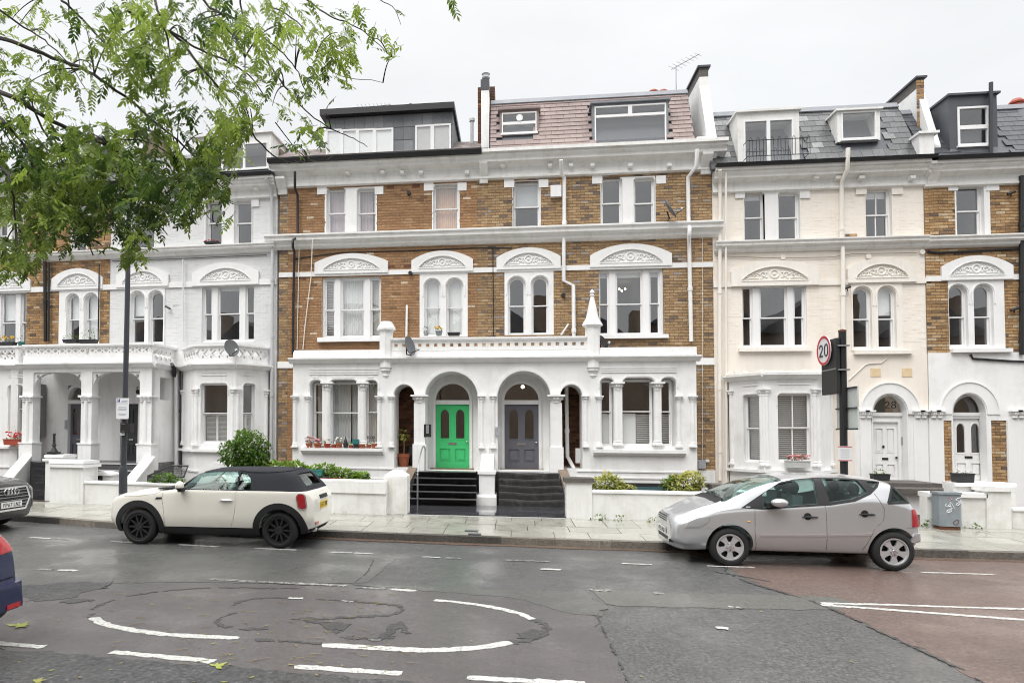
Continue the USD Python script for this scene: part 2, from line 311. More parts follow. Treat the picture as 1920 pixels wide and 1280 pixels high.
paint('ink_blue', (0.03, 0.05, 0.25), 0.5, 0.05)
paint('sign_red', (0.48, 0.03, 0.05), 0.35, 0.05)
paint('sign_white', (0.70, 0.71, 0.73), 0.35, 0.03)
paint('sign_back', (0.50, 0.53, 0.51), 0.5, 0.05, 4, dirt=(0.4, 0.42, 0.4), dfac=0.4)
paint('post_grey', (0.035, 0.039, 0.045), 0.4, 0.1, 10)
paint('cabinet_grey', (0.22, 0.25, 0.27), 0.5, 0.1, 5, 0.1, 40, dirt=(0.32, 0.35, 0.37), dfac=0.7, dscale=4)
paint('rust', (0.14, 0.06, 0.035), 0.9, 0.3, 20)
paint('bark', (0.035, 0.03, 0.025), 0.85, 0.3, 12, 0.5, 40)
paint('dish_grey', (0.13, 0.135, 0.14), 0.5, 0.08)
paint('teal_board', (0.045, 0.10, 0.115), 0.5, 0.1)
paint('mat_brown', (0.20, 0.15, 0.09), 0.95, 0.2, 30)
paint('flower_red', (0.55, 0.03, 0.03), 0.7, 0.2, 30)
paint('flower_pink', (0.62, 0.28, 0.30), 0.7, 0.2, 30)
paint('flower_white', (0.75, 0.73, 0.70), 0.7, 0.05)
paint('flower_yellow', (0.65, 0.40, 0.05), 0.7, 0.2, 30)
paint('road_paint_dummy', (0.6, 0.6, 0.57), 0.6)
def glass(name, tint, r0, rough=0.0):
    """Thin glass: see-through, and mirroring more the flatter one looks at it, alike from both sides."""
    mat(name, {'lw': ('layer_weight', {'blend': 0.5}), 'pw': ('math', {'math_type': 'power', 'value2': 5.0}), 'f': ('math', {'math_type': 'multiply_add', 'value2': 1.0 - r0, 'value3': r0, 'use_clamp': True}),
               't': ('transparent_bsdf', {'color': tint}), 'gl': ('glossy_bsdf', {'color': (1, 1, 1), 'roughness': rough}), 'mx': ('mix_closure', {}),
               'g': ('geometry', {}), 'n': ('noise_texture', {'scale': 1.4, 'detail': 2}), 'b': ('bump', {'strength': 0.06, 'distance': 0.02})},
        [('lw.facing', 'pw.value1'), ('pw.value', 'f.value1'), ('f.value', 'mx.fac'), ('t.BSDF', 'mx.closure1'), ('gl.BSDF', 'mx.closure2'), ('g.position', 'n.vector'), ('n.fac', 'b.height'), ('b.normal', 'gl.normal')], surface='mx.closure')
glass('pane_glass', (0.97, 0.98, 0.98), 0.19)
glass('car_glass', (0.80, 0.90, 0.88), 0.02)
glass('lamp_glass', (0.9, 0.9, 0.9), 0.06)
mat('red_lens', {'p': ('principled_bsdf', {'base_color': (0.32, 0.008, 0.014), 'roughness': 0.15, 'coat_weight': 1.0})}, [])
mat('lit_bulb', {'e': ('emission', {'color': (1.0, 0.78, 0.5), 'strength': 9.0})}, [], surface='e.emission')
def leaf(name, c1, c2, trans=0.35, rough=0.45):
    mat(name, {'g': ('geometry', {}), 'a': ('attribute', {'attribute': 'tint'}), 'r': ('rgb_ramp', {'ramp': [(0.0, c1), (1.0, c2)]}),
               'p': ('principled_bsdf', {'roughness': rough, 'specular_ior_level': 0.4}), 't': ('translucent_bsdf', {}), 'mx': ('mix_closure', {'fac': trans})},
        [('a.fac', 'r.fac'), ('r.color', 'p.base_color'), ('r.color', 't.color'), ('p.BSDF', 'mx.closure1'), ('t.BSDF', 'mx.closure2')], surface='mx.closure')
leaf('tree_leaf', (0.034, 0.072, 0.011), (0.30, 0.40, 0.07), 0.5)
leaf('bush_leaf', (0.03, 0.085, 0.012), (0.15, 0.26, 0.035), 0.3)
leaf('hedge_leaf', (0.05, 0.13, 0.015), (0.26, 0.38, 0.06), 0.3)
leaf('gold_leaf', (0.16, 0.22, 0.03), (0.55, 0.52, 0.16), 0.3)
leaf('weed_leaf', (0.05, 0.10, 0.02), (0.16, 0.24, 0.06), 0.3)
leaf('fallen_leaf', (0.22, 0.15, 0.09), (0.34, 0.38, 0.08), 0.1)

def roadmat(name, base, speck, wet=0.35, gscale=34.0, contrast=0.55, patch=None, bump=0.5):
    b = np.array(base)
    mat(name, {'g': ('geometry', {}), 'n': ('noise_texture', {'scale': gscale, 'detail': 3, 'roughness': 0.7}), 'r': ('rgb_ramp', {'ramp': [(0.32, tuple(b * (1 - contrast))), (0.52, tuple(b)), (0.66, tuple(b * (1 + contrast))), (0.74, tuple(speck))]}),
               'big': ('noise_texture', {'scale': 0.55, 'detail': 6, 'roughness': 0.6}), 'br': ('map_range', {'from_min': 0.3, 'from_max': 0.7, 'to_min': 0.86, 'to_max': 1.14, 'clamp': True}), 'cc': ('combine_color', {}), 'm': ('mix_color', {'blend_type': 'multiply', 'fac': 1.0}),
               'wn': ('noise_texture', {'scale': 0.9, 'detail': 4, 'roughness': 0.6}), 'wr': ('map_range', {'from_min': 0.38, 'from_max': 0.62, 'to_min': wet - 0.2, 'to_max': wet + 0.12, 'clamp': True}),
               'bm': ('bump', {'strength': bump, 'distance': 0.006}), 'p': ('principled_bsdf', {'specular_ior_level': 0.5})},
        [('g.position', 'n.vector'), ('g.position', 'big.vector'), ('g.position', 'wn.vector'), ('n.fac', 'r.fac'), ('big.fac', 'br.value'), ('br.result', 'cc.r'), ('br.result', 'cc.g'), ('br.result', 'cc.b'), ('r.color', 'm.a'), ('cc.color', 'm.b'),
         ('m.result', 'p.base_color'), ('wn.fac', 'wr.value'), ('wr.result', 'p.roughness'), ('n.fac', 'bm.height'), ('bm.normal', 'p.normal')])
roadmat('asphalt', (0.080, 0.080, 0.079), (0.24, 0.24, 0.23), 0.40)
roadmat('asphalt_smooth', (0.086, 0.086, 0.082), (0.17, 0.17, 0.16), 0.36, contrast=0.25, bump=0.35)
roadmat('asphalt_strip', (0.10, 0.10, 0.09), (0.22, 0.22, 0.2), 0.4, contrast=0.3, bump=0.35)
roadmat('asphalt_red', (0.12, 0.085, 0.073), (0.30, 0.24, 0.21), 0.40, contrast=0.45)
roadmat('asphalt_purple', (0.082, 0.076, 0.076), (0.15, 0.12, 0.12), 0.36, contrast=0.22, bump=0.3)
roadmat('asphalt_chips', (0.045, 0.046, 0.047), (0.2, 0.2, 0.2), 0.42, gscale=26.0, contrast=0.75, bump=1.0)
roadmat('crack_dark', (0.050, 0.049, 0.048), (0.12, 0.12, 0.11), 0.5, gscale=40, contrast=0.6, bump=1.0)
roadmat('gutter_mud', (0.085, 0.058, 0.044), (0.2, 0.15, 0.12), 0.25, contrast=0.4)
mat('road_paint', {'g': ('geometry', {}), 'n': ('noise_texture', {'scale': 32.0, 'detail': 7, 'roughness': 0.78}), 'r': ('rgb_ramp', {'ramp': [(0.39, (0.11, 0.11, 0.105)), (0.45, (0.50, 0.50, 0.47)), (0.7, (0.66, 0.66, 0.63))]}), 'p': ('principled_bsdf', {'roughness': 0.45})},
    [('g.position', 'n.vector'), ('n.fac', 'r.fac'), ('r.color', 'p.base_color')])
mat('road_paint_faint', {'g': ('geometry', {}), 'n': ('noise_texture', {'scale': 18.0, 'detail': 7, 'roughness': 0.75}), 'r': ('rgb_ramp', {'ramp': [(0.47, (0.095, 0.095, 0.092)), (0.56, (0.40, 0.40, 0.38))]}), 'p': ('principled_bsdf', {'roughness': 0.45})},
    [('g.position', 'n.vector'), ('n.fac', 'r.fac'), ('r.color', 'p.base_color')])
# ------------------------------------------------------------------ ground, road, pavement
M = Frame(0, 18.0)
L = Frame(0, 18.0, -2.5); L.o = M.o + M.U(518) * M.t
# wet slabs: sheen comes and goes
_n = {'g': ('geometry', {}), 'a': ('attribute', {'attribute': 'tint'}), 'r': ('rgb_ramp', {'ramp': [(0.0, (0.235, 0.228, 0.195)), (0.5, (0.295, 0.288, 0.25)), (1.0, (0.37, 0.362, 0.32))]}),
      'n': ('noise_texture', {'scale': 3.2, 'detail': 8, 'roughness': 0.7}), 'nr': ('map_range', {'from_min': 0.3, 'from_max': 0.7, 'to_min': 0.8, 'to_max': 1.15, 'clamp': True}), 'cc': ('combine_color', {}), 'm': ('mix_color', {'blend_type': 'multiply', 'fac': 1.0}),
      'w': ('noise_texture', {'scale': 0.8, 'detail': 5, 'roughness': 0.6}), 'wr': ('map_range', {'from_min': 0.36, 'from_max': 0.6, 'to_min': 0.03, 'to_max': 0.34, 'clamp': True}),
      'bn': ('noise_texture', {'scale': 14.0, 'detail': 6, 'roughness': 0.65}), 'b': ('bump', {'strength': 0.10, 'distance': 0.01}), 'p': ('principled_bsdf', {'specular_ior_level': 0.55})}
mat('paving', _n, [('a.fac', 'r.fac'), ('g.position', 'n.vector'), ('n.fac', 'nr.value'), ('nr.result', 'cc.r'), ('nr.result', 'cc.g'), ('nr.result', 'cc.b'), ('r.color', 'm.a'), ('cc.color', 'm.b'), ('m.result', 'p.base_color'),
                   ('g.position', 'w.vector'), ('w.fac', 'wr.value'), ('wr.result', 'p.roughness'), ('g.position', 'bn.vector'), ('bn.fac', 'b.height'), ('b.normal', 'p.normal')])
paint('ground_earth', (0.12, 0.11, 0.10), 0.9, 0.2, 3, 0.4, 30)

def sheet(polys, z0, z1, fr=WORLD):
    """Flat pieces in plan (x, y) from height z0 to z1 above the sloping street."""
    mb = MB(fr)
    for g in polys:
        for q in getattr(g, 'geoms', [g]):
            if q.is_empty or q.geom_type != 'Polygon' or q.area < 1e-6: continue
            m = trimesh.creation.extrude_polygon(q, z1 - z0, engine='earcut'); v = np.asarray(m.vertices)
            mb.add(np.column_stack([v[:, 0], v[:, 1], z0 + v[:, 2]]), m.faces)
    return mb
KX = np.array([-70, -40, -20, -13.6, -11.3, -9.9, -8.9, -7.72, -5.6, -3.5, -2.1, 0, 2.5, 6.5, 7.8, 70]); KY = np.array([16.5, 15.0, 13.7, 13.05, 12.85, 12.62, 12.4, 12.08, 11.9, 11.76, 11.64, 11.53, 11.46, 11.45, 11.45, 11.45])
def kerb(x): return float(np.interp(x, KX, KY))
WX = np.array([-70, -20, -11, -9, -4.14, -2.72, -2.3, 9, 70]); WY = np.array([19.5, 15.6, 14.70, 14.45, 14.02, 14.02, 14.1, 14.05, 14.05])
def wall_y(x): return float(np.interp(x, WX, WY))
xs = list(np.arange(-60, -14, 4.0)) + list(np.arange(-14, 12, 0.5)) + list(np.arange(12, 61, 4.0))
put('/World', 'ground', sheet([sbox(-400, -400, 400, 400)], -0.30, -0.05), 'ground_earth', kind='structure')
road_poly = Polygon([(x, kerb(x)) for x in xs] + [(60, 1.5), (-60, 1.5)])
road = put('/World', 'road', sheet([road_poly], -0.04, 0.0), 'asphalt', kind='structure'); ORIGIN[road] = ORIGIN[road]
def gp(*pts): return Polygon([tuple(ground(*p)) for p in pts]).buffer(0)
def rough(poly, amp=0.03, step=0.12, seed=1):         # a ragged outline
    r = np.random.RandomState(seed); out = []
    for g in getattr(poly, 'geoms', [poly]):
        n = max(8, int(g.exterior.length / step)); q = [g.exterior.interpolate(i / n, normalized=True) for i in range(n)]
        out.append(Polygon([(p.x + r.normal(0, amp), p.y + r.normal(0, amp)) for p in q]).buffer(0))
    return unary_union(out)
red = gp((1235, 1030), (1300, 1042), (1355, 1060), (1430, 1098), (1540, 1132), (1640, 1178), (1750, 1228), (1860, 1290), (2150, 1400), (2500, 1150), (2300, 1046)).intersection(road_poly)
put(road, 'red_surface', sheet([rough(red, 0.02, 0.1, 3).intersection(road_poly)], 0.0, 0.004), 'asphalt_red', label='red asphalt surface of the road on the right, under the silver hatchback')
purple = gp((-60, 1150), (60, 1112), (330, 1095), (540, 1098), (760, 1100), (960, 1108), (1040, 1120), (1105, 1140), (1120, 1170), (1140, 1210), (1180, 1290), (900, 1330), (560, 1290), (120, 1226), (-60, 1216))
put(road, 'purple_patch', sheet([rough(purple, 0.025, 0.15, 4)], 0.0, 0.0045), 'asphalt_purple', label='purplish resurfaced patch of road around the white oval')
smooth_ = gp((-80, 1010), (60, 1002), (240, 1018), (640, 1032), (740, 1048), (690, 1092), (560, 1094), (300, 1090), (40, 1100), (-80, 1110))
put(road, 'smooth_patch', sheet([rough(smooth_, 0.015, 0.2, 5)], 0.0, 0.004), 'asphalt_smooth')
chips = gp((-120, 1218), (90, 1222), (250, 1236), (420, 1250), (620, 1266), (800, 1282), (1000, 1300), (900, 1420), (-400, 1420))
put(road, 'chipped_surface', sheet([rough(chips, 0.02, 0.1, 6)], 0.0, 0.006), 'asphalt_chips', label='coarse dark stone-chip surface at the near edge of the road')
chips2 = gp((30, 1098), (150, 1090), (215, 1092), (190, 1106), (120, 1122), (50, 1128))
put(road, 'chipped_surface', sheet([rough(chips2, 0.04, 0.1, 7)], 0.0045, 0.008), 'asphalt_chips')
strip = gp((1110, 1108), (1300, 1112), (1560, 1118), (1640, 1140), (1480, 1143), (1290, 1139), (1140, 1135))
put(road, 'patched_strip', sheet([rough(strip, 0.015, 0.15, 8)], 0.0, 0.005), 'asphalt_strip')
mid = gp((660, 1096), (900, 1104), (1100, 1110), (1135, 1136), (1130, 1158), (1060, 1148), (960, 1120), (800, 1108))
put(road, 'patched_strip', sheet([rough(mid, 0.02, 0.12, 9)], 0.0045, 0.0075), 'asphalt_smooth')
gut = Polygon([(x, kerb(x) - 0.005) for x in np.arange(-4, 9.1, 0.5)] + [(x, kerb(x) - 0.16 - 0.08 * abs(math.sin(x * 1.7))) for x in np.arange(9, -4.1, -0.5)])
put(road, 'muddy_gutter', sheet([rough(gut, 0.012, 0.1, 10).intersection(road_poly)], 0.004, 0.008), 'gutter_mud')
def line_px(pts, w, faint=False, z=0.010, seed=0, name='road_marking'):
    q = [tuple(ground(*p)) for p in pts]
    put(road, name, sheet([rough(LineString(q).buffer(w / 2, cap_style=2), 0.007, 0.05, seed + 20)], 0.006, z), 'road_paint_faint' if faint else 'road_paint')
k = 0
for a, b in (((57, 1007), (95, 1010)), ((105, 1010), (130, 1012)), ((208, 1015), (270, 1018)), ((335, 1021), (410, 1025)), ((478, 1028), (555, 1031)), ((615, 1035), (660, 1036.5)), ((665, 1037), (700, 1038.5)), ((793, 1044), (825, 1045.5)), ((835, 1046), (865, 1047)), ((948, 1050), (1030, 1053)), ((1165, 1056.5), (1223, 1058.5)), ((1325, 1061), (1415, 1064)), ((1725, 1073), (1865, 1077.5))):
    line_px([a, b], 0.055, k in (1, 8, 9), seed=k); k += 1
for a, b, fnt in (((68, 1068), (100, 1068.5), 1), ((110, 1069), (145, 1070), 0), ((396, 1085.5), (480, 1091), 1), ((485, 1091), (650, 1098.5), 1), ((668, 1101.5), (725, 1104), 1), ((731, 1105), (780, 1108), 0), ((1105, 1106), (1145, 1108), 1), ((1014, 1067), (1053, 1068.5), 0), ((1225, 1113), (1245, 1112.5), 1), ((1365, 1137), (1395, 1141), 1), ((1342, 1177), (1366, 1179), 0)):
    line_px([a, b], 0.085, fnt, seed=k); k += 1
for a, b in (((-60, 1203), (82, 1213.5)), ((210, 1223), (402, 1241)), ((555, 1250.5), (752, 1264)), ((875, 1271), (1098, 1283))):
    line_px([a, b], 0.085, seed=k); k += 1
line_px([(1540, 1131.5), (1660, 1134), (1790, 1138.5), (1990, 1145)], 0.065, seed=k); line_px([(1540, 1134.5), (1640, 1141.5), (1790, 1153), (1990, 1168)], 0.075, seed=k + 1)
# the worn oval of the mini roundabout
line_px([(176, 1158), (186, 1167), (215, 1176), (255, 1183), (310, 1190), (375, 1194), (448, 1197)], 0.10, seed=50)
line_px([(604, 1210), (660, 1213), (730, 1217), (800, 1220), (860, 1218), (915, 1213), (958, 1205)], 0.11, seed=51)
line_px([(813, 1126), (850, 1128.5), (895, 1134), (940, 1142), (975, 1151), (1000, 1162)], 0.085, seed=52)
line_px([(538, 1121.5), (566, 1122.5)], 0.06, seed=53); line_px([(640, 1127), (662, 1129)], 0.06, True, seed=54); line_px([(690, 1199), (712, 1202)], 0.06, True, seed=55)
def crack(pts, w, seed):
    q = smooth_line([tuple(ground(*p)) for p in pts], 5); r = np.random.RandomState(seed)
    a = [(p[0] + r.normal(0, w * 0.3), p[1] + r.normal(0, w * 0.3)) for p in q]
    ln = LineString(a); s_, parts_ = 0.0, []
    while s_ < ln.length:                             # a crack runs in broken stretches of uneven width
        e_ = s_ + r.uniform(.12, .55); q_ = [ln.interpolate(t) for t in np.linspace(s_, min(e_, ln.length), 6)]
        parts_.append(rough(LineString([(p.x, p.y) for p in q_]).buffer(w * r.uniform(.2, .62)), w * 0.3, 0.035, seed * 37 + len(parts_))); s_ = e_ + (r.uniform(.03, .22) if r.rand() < .5 else -.02)
    put(road, 'crack', sheet([unary_union(parts_)], 0.005, 0.0085), 'crack_dark')
crack([(178, 1160), (168, 1150), (190, 1132), (240, 1118), (330, 1106), (440, 1102), (560, 1104)], 0.045, 1)
crack([(440, 1135), (480, 1122), (560, 1123), (650, 1127), (720, 1132), (755, 1140), (745, 1150), (700, 1156), (640, 1158)], 0.055, 2)
crack([(640, 1158), (560, 1162), (610, 1170), (625, 1185), (690, 1198), (725, 1198), (745, 1168)], 0.06, 3)
crack([(440, 1150), (415, 1158), (410, 1170), (440, 1178), (500, 1178)], 0.05, 4)
crack([(1000, 1163), (1022, 1172), (1025, 1184), (1000, 1198), (960, 1206)], 0.06, 5)
crack([(480, 1200), (560, 1204), (600, 1208)], 0.04, 6)
crack([(1120, 1150), (1135, 1190), (1160, 1240), (1180, 1285)], 0.02, 7)
crack([(1362, 1064), (1430, 1100), (1540, 1134), (1640, 1180), (1750, 1230), (1870, 1292)], 0.03, 8)
crack([(1340, 1072), (1400, 1082), (1440, 1090)], 0.025, 11)
crack([(700, 1050), (690, 1070), (665, 1092)], 0.014, 9)
crack([(110, 1130), (150, 1124), (175, 1126)], 0.04, 10)
for pts, s in (([(728, 1170), (748, 1166), (752, 1174), (742, 1190), (728, 1200), (716, 1194)], 5), ([(965, 1190), (985, 1178), (1005, 1180), (1015, 1190), (1000, 1198), (975, 1200)], 1), ([(600, 1168), (640, 1164), (655, 1172), (640, 1184), (620, 1182)], 2), ([(110, 1128), (140, 1122), (172, 1124), (150, 1130)], 3)):
    put(road, 'pothole', sheet([rough(gp(*pts), 0.03, 0.08, s)], 0.006, 0.0095), 'crack_dark')

# kerbstones and slabs
pavement_poly = Polygon([(x, kerb(x) + 0.005) for x in xs] + [(x, wall_y(x) + 0.5) for x in reversed(xs)])
pave = put('/World', 'pavement', sheet([pavement_poly], -0.04, 0.105), 'ground_earth', kind='structure')
x = -13.4; i = 0
while x < 11:
    w = 0.82 + 0.15 * rnd.random(); x1 = x + w - 0.012
    put(pave, 'kerbstone', sheet([Polygon([(x, kerb(x)), (x1, kerb(x1)), (x1, kerb(x1) + 0.15), (x, kerb(x) + 0.15)]).buffer(-0.012).buffer(0.012)], -0.02, 0.118 + rnd.uniform(-0.004, 0.004)), 'kerbstone', tint=rnd.random())
    x += w
rows = 4
for j in range(rows):
    x = -13.4 - 0.3 * (j % 2)
    while x < 11:
        w = rnd.choice((0.6, 0.75, 0.9)); x1 = x + w - 0.013
        f0, f1 = j / rows, (j + 1) / rows
        def yy(q, f): return kerb(q) + 0.158 + (wall_y(q) + 0.12 - kerb(q) - 0.158) * f
        c = [(x, yy(x, f0)), (x1, yy(x1, f0)), (x1, yy(x1, f1) - 0.013), (x, yy(x, f1) - 0.013)]
        mb = MB(WORLD); z = 0.118 + 0.012 * j; dz = [rnd.uniform(-0.003, 0.003) for _ in range(4)]
        mb.add([[a, b, 0.08] for a, b in c] + [[a, b, z + 0.012 * (q // 2) + dz[q]] for q, (a, b) in enumerate(c)], [[0, 1, 2, 3], [4, 5, 6, 7], [0, 1, 5, 4], [1, 2, 6, 5], [2, 3, 7, 6], [3, 0, 4, 7]])
        put(pave, 'paving_slab', mb, 'paving', tint=min(1, max(0, rnd.gauss(0.5, 0.22))))
        x += w
put('/World', 'garden_ground', sheet([Polygon([(x, wall_y(x) + 0.45) for x in xs] + [(60, 40), (-60, 40)])], -0.04, 0.13), 'soil', kind='structure')
# drain covers
for px, py in ((883, 995), (890, 1001)):
    a = ground(px, py, 0.13); mb = MB(WORLD); mb.box(a[0] - 0.11, a[0] + 0.11, a[1] - 0.06, a[1] + 0.06, 0.12, 0.142)
    put(pave, 'drain_cover', mb, 'zinc_dark')
for px, py in ((875, 1072), (1030, 1068)): pass
# ------------------------------------------------------------------ parts of the houses
def capital(mb, u, d, z0, z1, r, n=10):               # a leafy capital: bell, ring, abacus
    h = z1 - z0
    mb.lathe([(r * 0.95, 0), (r * 1.12, h * 0.08), (r * 0.95, h * 0.16), (r * 1.05, h * 0.3), (r * 1.45, h * 0.62), (r * 1.25, h * 0.68), (r * 1.6, h * 0.74), (r * 1.7, h * 0.8)], (u, d, z0), n)
    w = r * 1.75; mb.box(u - w, u + w, d - w, d + w, z0 + h * 0.8, z1)
    for i in range(6):
        a = math.pi * (i + 0.5) / 6; mb.ball((u + r * 1.3 * math.cos(a), d + r * 1.3 * math.sin(a), z0 + h * 0.55), (r * 0.3, r * 0.3, h * 0.14), 1)
def colonette(fr, parent, u, d, z0, zc0, zc1, r, material='stucco_white', base=True):
    mb = MB(fr); mb.lathe([(r, 0), (r * 0.96, zc0 - z0)], (u, d, z0), 14)
    if base: mb.lathe([(r * 1.5, 0), (r * 1.5, 0.03), (r * 1.2, 0.05), (r * 1.3, 0.075), (r * 1.02, 0.1)], (u, d, z0), 14); mb.box(u - r * 1.6, u + r * 1.6, d - r * 1.6, d + r * 1.6, z0 - 0.03, z0)
    capital(mb, u, d, zc0, zc1, r * 1.1)
    return put(parent, 'colonette', mb, material, 35)
def sheet_curtain(fr, u0, u1, d, z0, z1, amp=0.02, waves=9, seed=0):
    n = 40; us = np.linspace(u0, u1, n); ds = d + amp * np.sin(np.linspace(0, waves * 2 * math.pi, n) + seed) + 0.3 * amp * np.sin(np.linspace(0, 17, n) * 1.7 + seed)
    v = [[u, q + (0.4 * amp if t else 0), z] for t, z in ((0, z0), (1, z1)) for u, q in zip(us, ds)]
    f = [[i, i + 1, n + i + 1, n + i] for i in range(n - 1)]
    m = MB(fr); m.add(v, f, False); return m
def slats(fr, u0, u1, d, z0, z1, pitch=0.05, ang=1.0, th=0.004):
    m = MB(fr); z = z0 + pitch / 2
    while z < z1:
        w = pitch * 0.86; c, s = math.cos(ang) * w / 2, math.sin(ang) * w
        m.add([[u, d + a * c + b, z + a * s / 2] for u in (u0, u1) for a in (-1, 1) for b in (0, th)], BOXF); z += pitch
    return m
def pane(fr, shape, d):
    m = MB(fr)
    for g in getattr(shape, 'geoms', [shape]):
        if g.is_empty or g.geom_type != 'Polygon': continue
        v, f = trimesh.creation.triangulate_polygon(g, engine='earcut'); w = fr.W(np.column_stack([v[:, 0], np.full(len(v), d), v[:, 1]])); f = np.asarray(f)
        n = np.cross(w[f[0, 1]] - w[f[0, 0]], w[f[0, 2]] - w[f[0, 0]])
        if n[:2] @ fr.n < 0: f = f[:, ::-1]
        m.raw(w, f)
    return m
def window(fr, parent, u0, u1, z0, z1, d=-0.10, rail=0.5, arch_h=0.0, round_r=0.0, bars=0, hang=None, fw=0.045, sash=0.035, material='window_white', room='room_wall', label=None, deep=1.2, rbars=0, chamfer=0.0):
    """A sliding sash window in its opening: box frame, two sashes, panes, what hangs behind, and the dim room."""
    def shape(a, b, lo, hi):
        if arch_h: return arch(a, b, lo, hi - (arch_h - (u1 - u0 - (b - a)) / 2), hi)
        if round_r: return rbox(a, b, lo, hi, max(0.02, round_r - (u1 - u0 - (b - a)) / 2))
        return sbox(a, lo, b, hi)
    zr = z0 + (z1 - z0) * rail
    outer, inner = shape(u0, u1, z0, z1), shape(u0 + fw, u1 - fw, z0 + fw, z1 - fw)
    mb = MB(fr); mb.poly(outer.difference(inner), d - 0.07, d)
    a, b = u0 + fw, u1 - fw
    top = inner.intersection(sbox(a - 1, zr - sash * 0.5, b + 1, z1 + 1)); bot = inner.intersection(sbox(a - 1, z0 - 1, b + 1, zr + sash * 0.5))
    panes = []
    for shp, dd in ((top, d - 0.012), (bot, d - 0.045)):
        hole = shp.buffer(-sash)
        if hole.is_empty: continue
        mid = (a + b) / 2
        solid = shp.difference(hole)
        for q in range(bars): 
            ub = a + (b - a) * (q + 1) / (bars + 1); solid = solid.union(sbox(ub - 0.012, shp.bounds[1], ub + 0.012, shp.bounds[3]).intersection(shp))
        mb.poly(solid, dd - 0.03, dd); panes.append((hole, dd - 0.018))
    w = put(parent, 'window', mb, material, label=label)
    for hole, dd in panes:
        put(w, 'pane', pane(fr, hole.buffer(.004), dd), 'pane_glass')
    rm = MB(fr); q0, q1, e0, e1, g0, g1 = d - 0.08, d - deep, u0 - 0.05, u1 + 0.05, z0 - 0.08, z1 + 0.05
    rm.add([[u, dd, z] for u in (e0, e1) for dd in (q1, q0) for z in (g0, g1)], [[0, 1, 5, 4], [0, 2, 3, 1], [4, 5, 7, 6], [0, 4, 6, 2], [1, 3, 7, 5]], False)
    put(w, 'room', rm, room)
    ia, ib, iz0, iz1 = a + 0.01, b - 0.01, z0 + fw, z1 - fw
    for h in (hang or []):
        k = h[0]
        if k == 'roller': put(w, 'blind', MB(fr).box(ia, ib, d - 0.125, d - 0.12, iz1 - (iz1 - iz0) * h[1], iz1), h[2] if len(h) > 2 else 'blind_white')
        elif k == 'curtain':
            put(w, 'curtain', sheet_curtain(fr, ia + (ib - ia) * h[1], ia + (ib - ia) * h[2], d - 0.16, iz0, iz1, 0.018, h[4] if len(h) > 4 else 8, rnd.random() * 6), h[3])
        elif k == 'slats': put(w, 'blind', slats(fr, ia + (ib - ia) * h[1], ia + (ib - ia) * h[2], d - 0.14, iz0 + (iz1 - iz0) * h[3], iz0 + (iz1 - iz0) * h[4], h[5] if len(h) > 5 else 0.05), h[6] if len(h) > 6 else 'shutter_white')
        elif k == 'panel': put(w, 'blind', MB(fr).box(ia + (ib - ia) * h[1], ia + (ib - ia) * h[2], d - 0.125, d - 0.115, iz0 + (iz1 - iz0) * h[3], iz0 + (iz1 - iz0) * h[4]), 'blind_white')
        elif k == 'shutter':
            c = MB(fr); x0, x1, y0, y1 = ia + (ib - ia) * h[1], ia + (ib - ia) * h[2], iz0 + (iz1 - iz0) * h[3], iz0 + (iz1 - iz0) * h[4]
            c.poly(sbox(x0, y0, x1, y1).difference(sbox(x0 + 0.03, y0 + 0.04, x1 - 0.03, y1 - 0.04)), d - 0.13, d - 0.1); put(w, 'shutter', c, 'shutter_white')
    return w
def bricks(fr, parent, region, d, material, mortar_w=0.010, course=0.076, length=0.215, proud=0.010, n_parts=0, seed=0, name='brick', tmix=(0.55, 0.24), lo=None):
    """Brick by brick over a region of the wall, cut at the openings. The largest stand alone, the rest are one part."""
    r = np.random.RandomState(seed); u0, z0, u1, z1 = region.bounds
    V, F, T, out = [], [], [], []
    z, c = z0, 0
    while z < z1:
        h = min(course, z1 - z) - mortar_w
        if h > 0.02:
            cut = region.intersection(LineString([(u0 - 1, z + h / 2), (u1 + 1, z + h / 2)]))
            for g in getattr(cut, 'geoms', [cut]):
                if g.is_empty or g.geom_type != 'LineString': continue
                a, b = g.bounds[0], g.bounds[2]
                off = (c % 2) * length / 2
                k = math.floor((a - u0 - off) / length) * length + u0 + off
                while k < b:
                    x0, x1 = max(k, a), min(k + length - mortar_w, b)
                    if x1 - x0 > 0.03: out.append((x0, x1, z, z + h))
                    k += length
        z += course; c += 1
    order = r.permutation(len(out))
    full = [i for i in order if out[i][1] - out[i][0] > length * 0.9][:n_parts]
    single = set(full)
    for i, (x0, x1, a, b) in enumerate(out):
        t = float(np.clip(r.normal(*tmix), 0, 1))
        if r.rand() < 0.05: t = 0.05 + r.rand() * 0.2
        if r.rand() < 0.02: t = 0.97 + 0.03 * r.rand()
        e = proud + r.uniform(-0.003, 0.003)
        v = [[x0, d, a], [x1, d, a], [x1, d, b], [x0, d, b], [x0 + 0.002, d + e, a + 0.002], [x1 - 0.002, d + e, a + 0.002], [x1 - 0.002, d + e, b - 0.002], [x0 + 0.002, d + e, b - 0.002]]
        w = fr.W(v); f = np.array([[4, 5, 6], [4, 6, 7], [0, 1, 5], [0, 5, 4], [1, 2, 6], [1, 6, 5], [2, 3, 7], [2, 7, 6], [3, 0, 4], [3, 4, 7]])
        if i in single:
            put(parent, name, trimesh.Trimesh(w, f, process=False), material, tint=t)
        else:
            F.append(f + 8 * len(V)); V.append(w); T += [t] * 8
    if V: put(parent, name + 'work', trimesh.Trimesh(np.vstack(V), np.vstack(F), process=False), material, kind='stuff', tint=np.array(T))
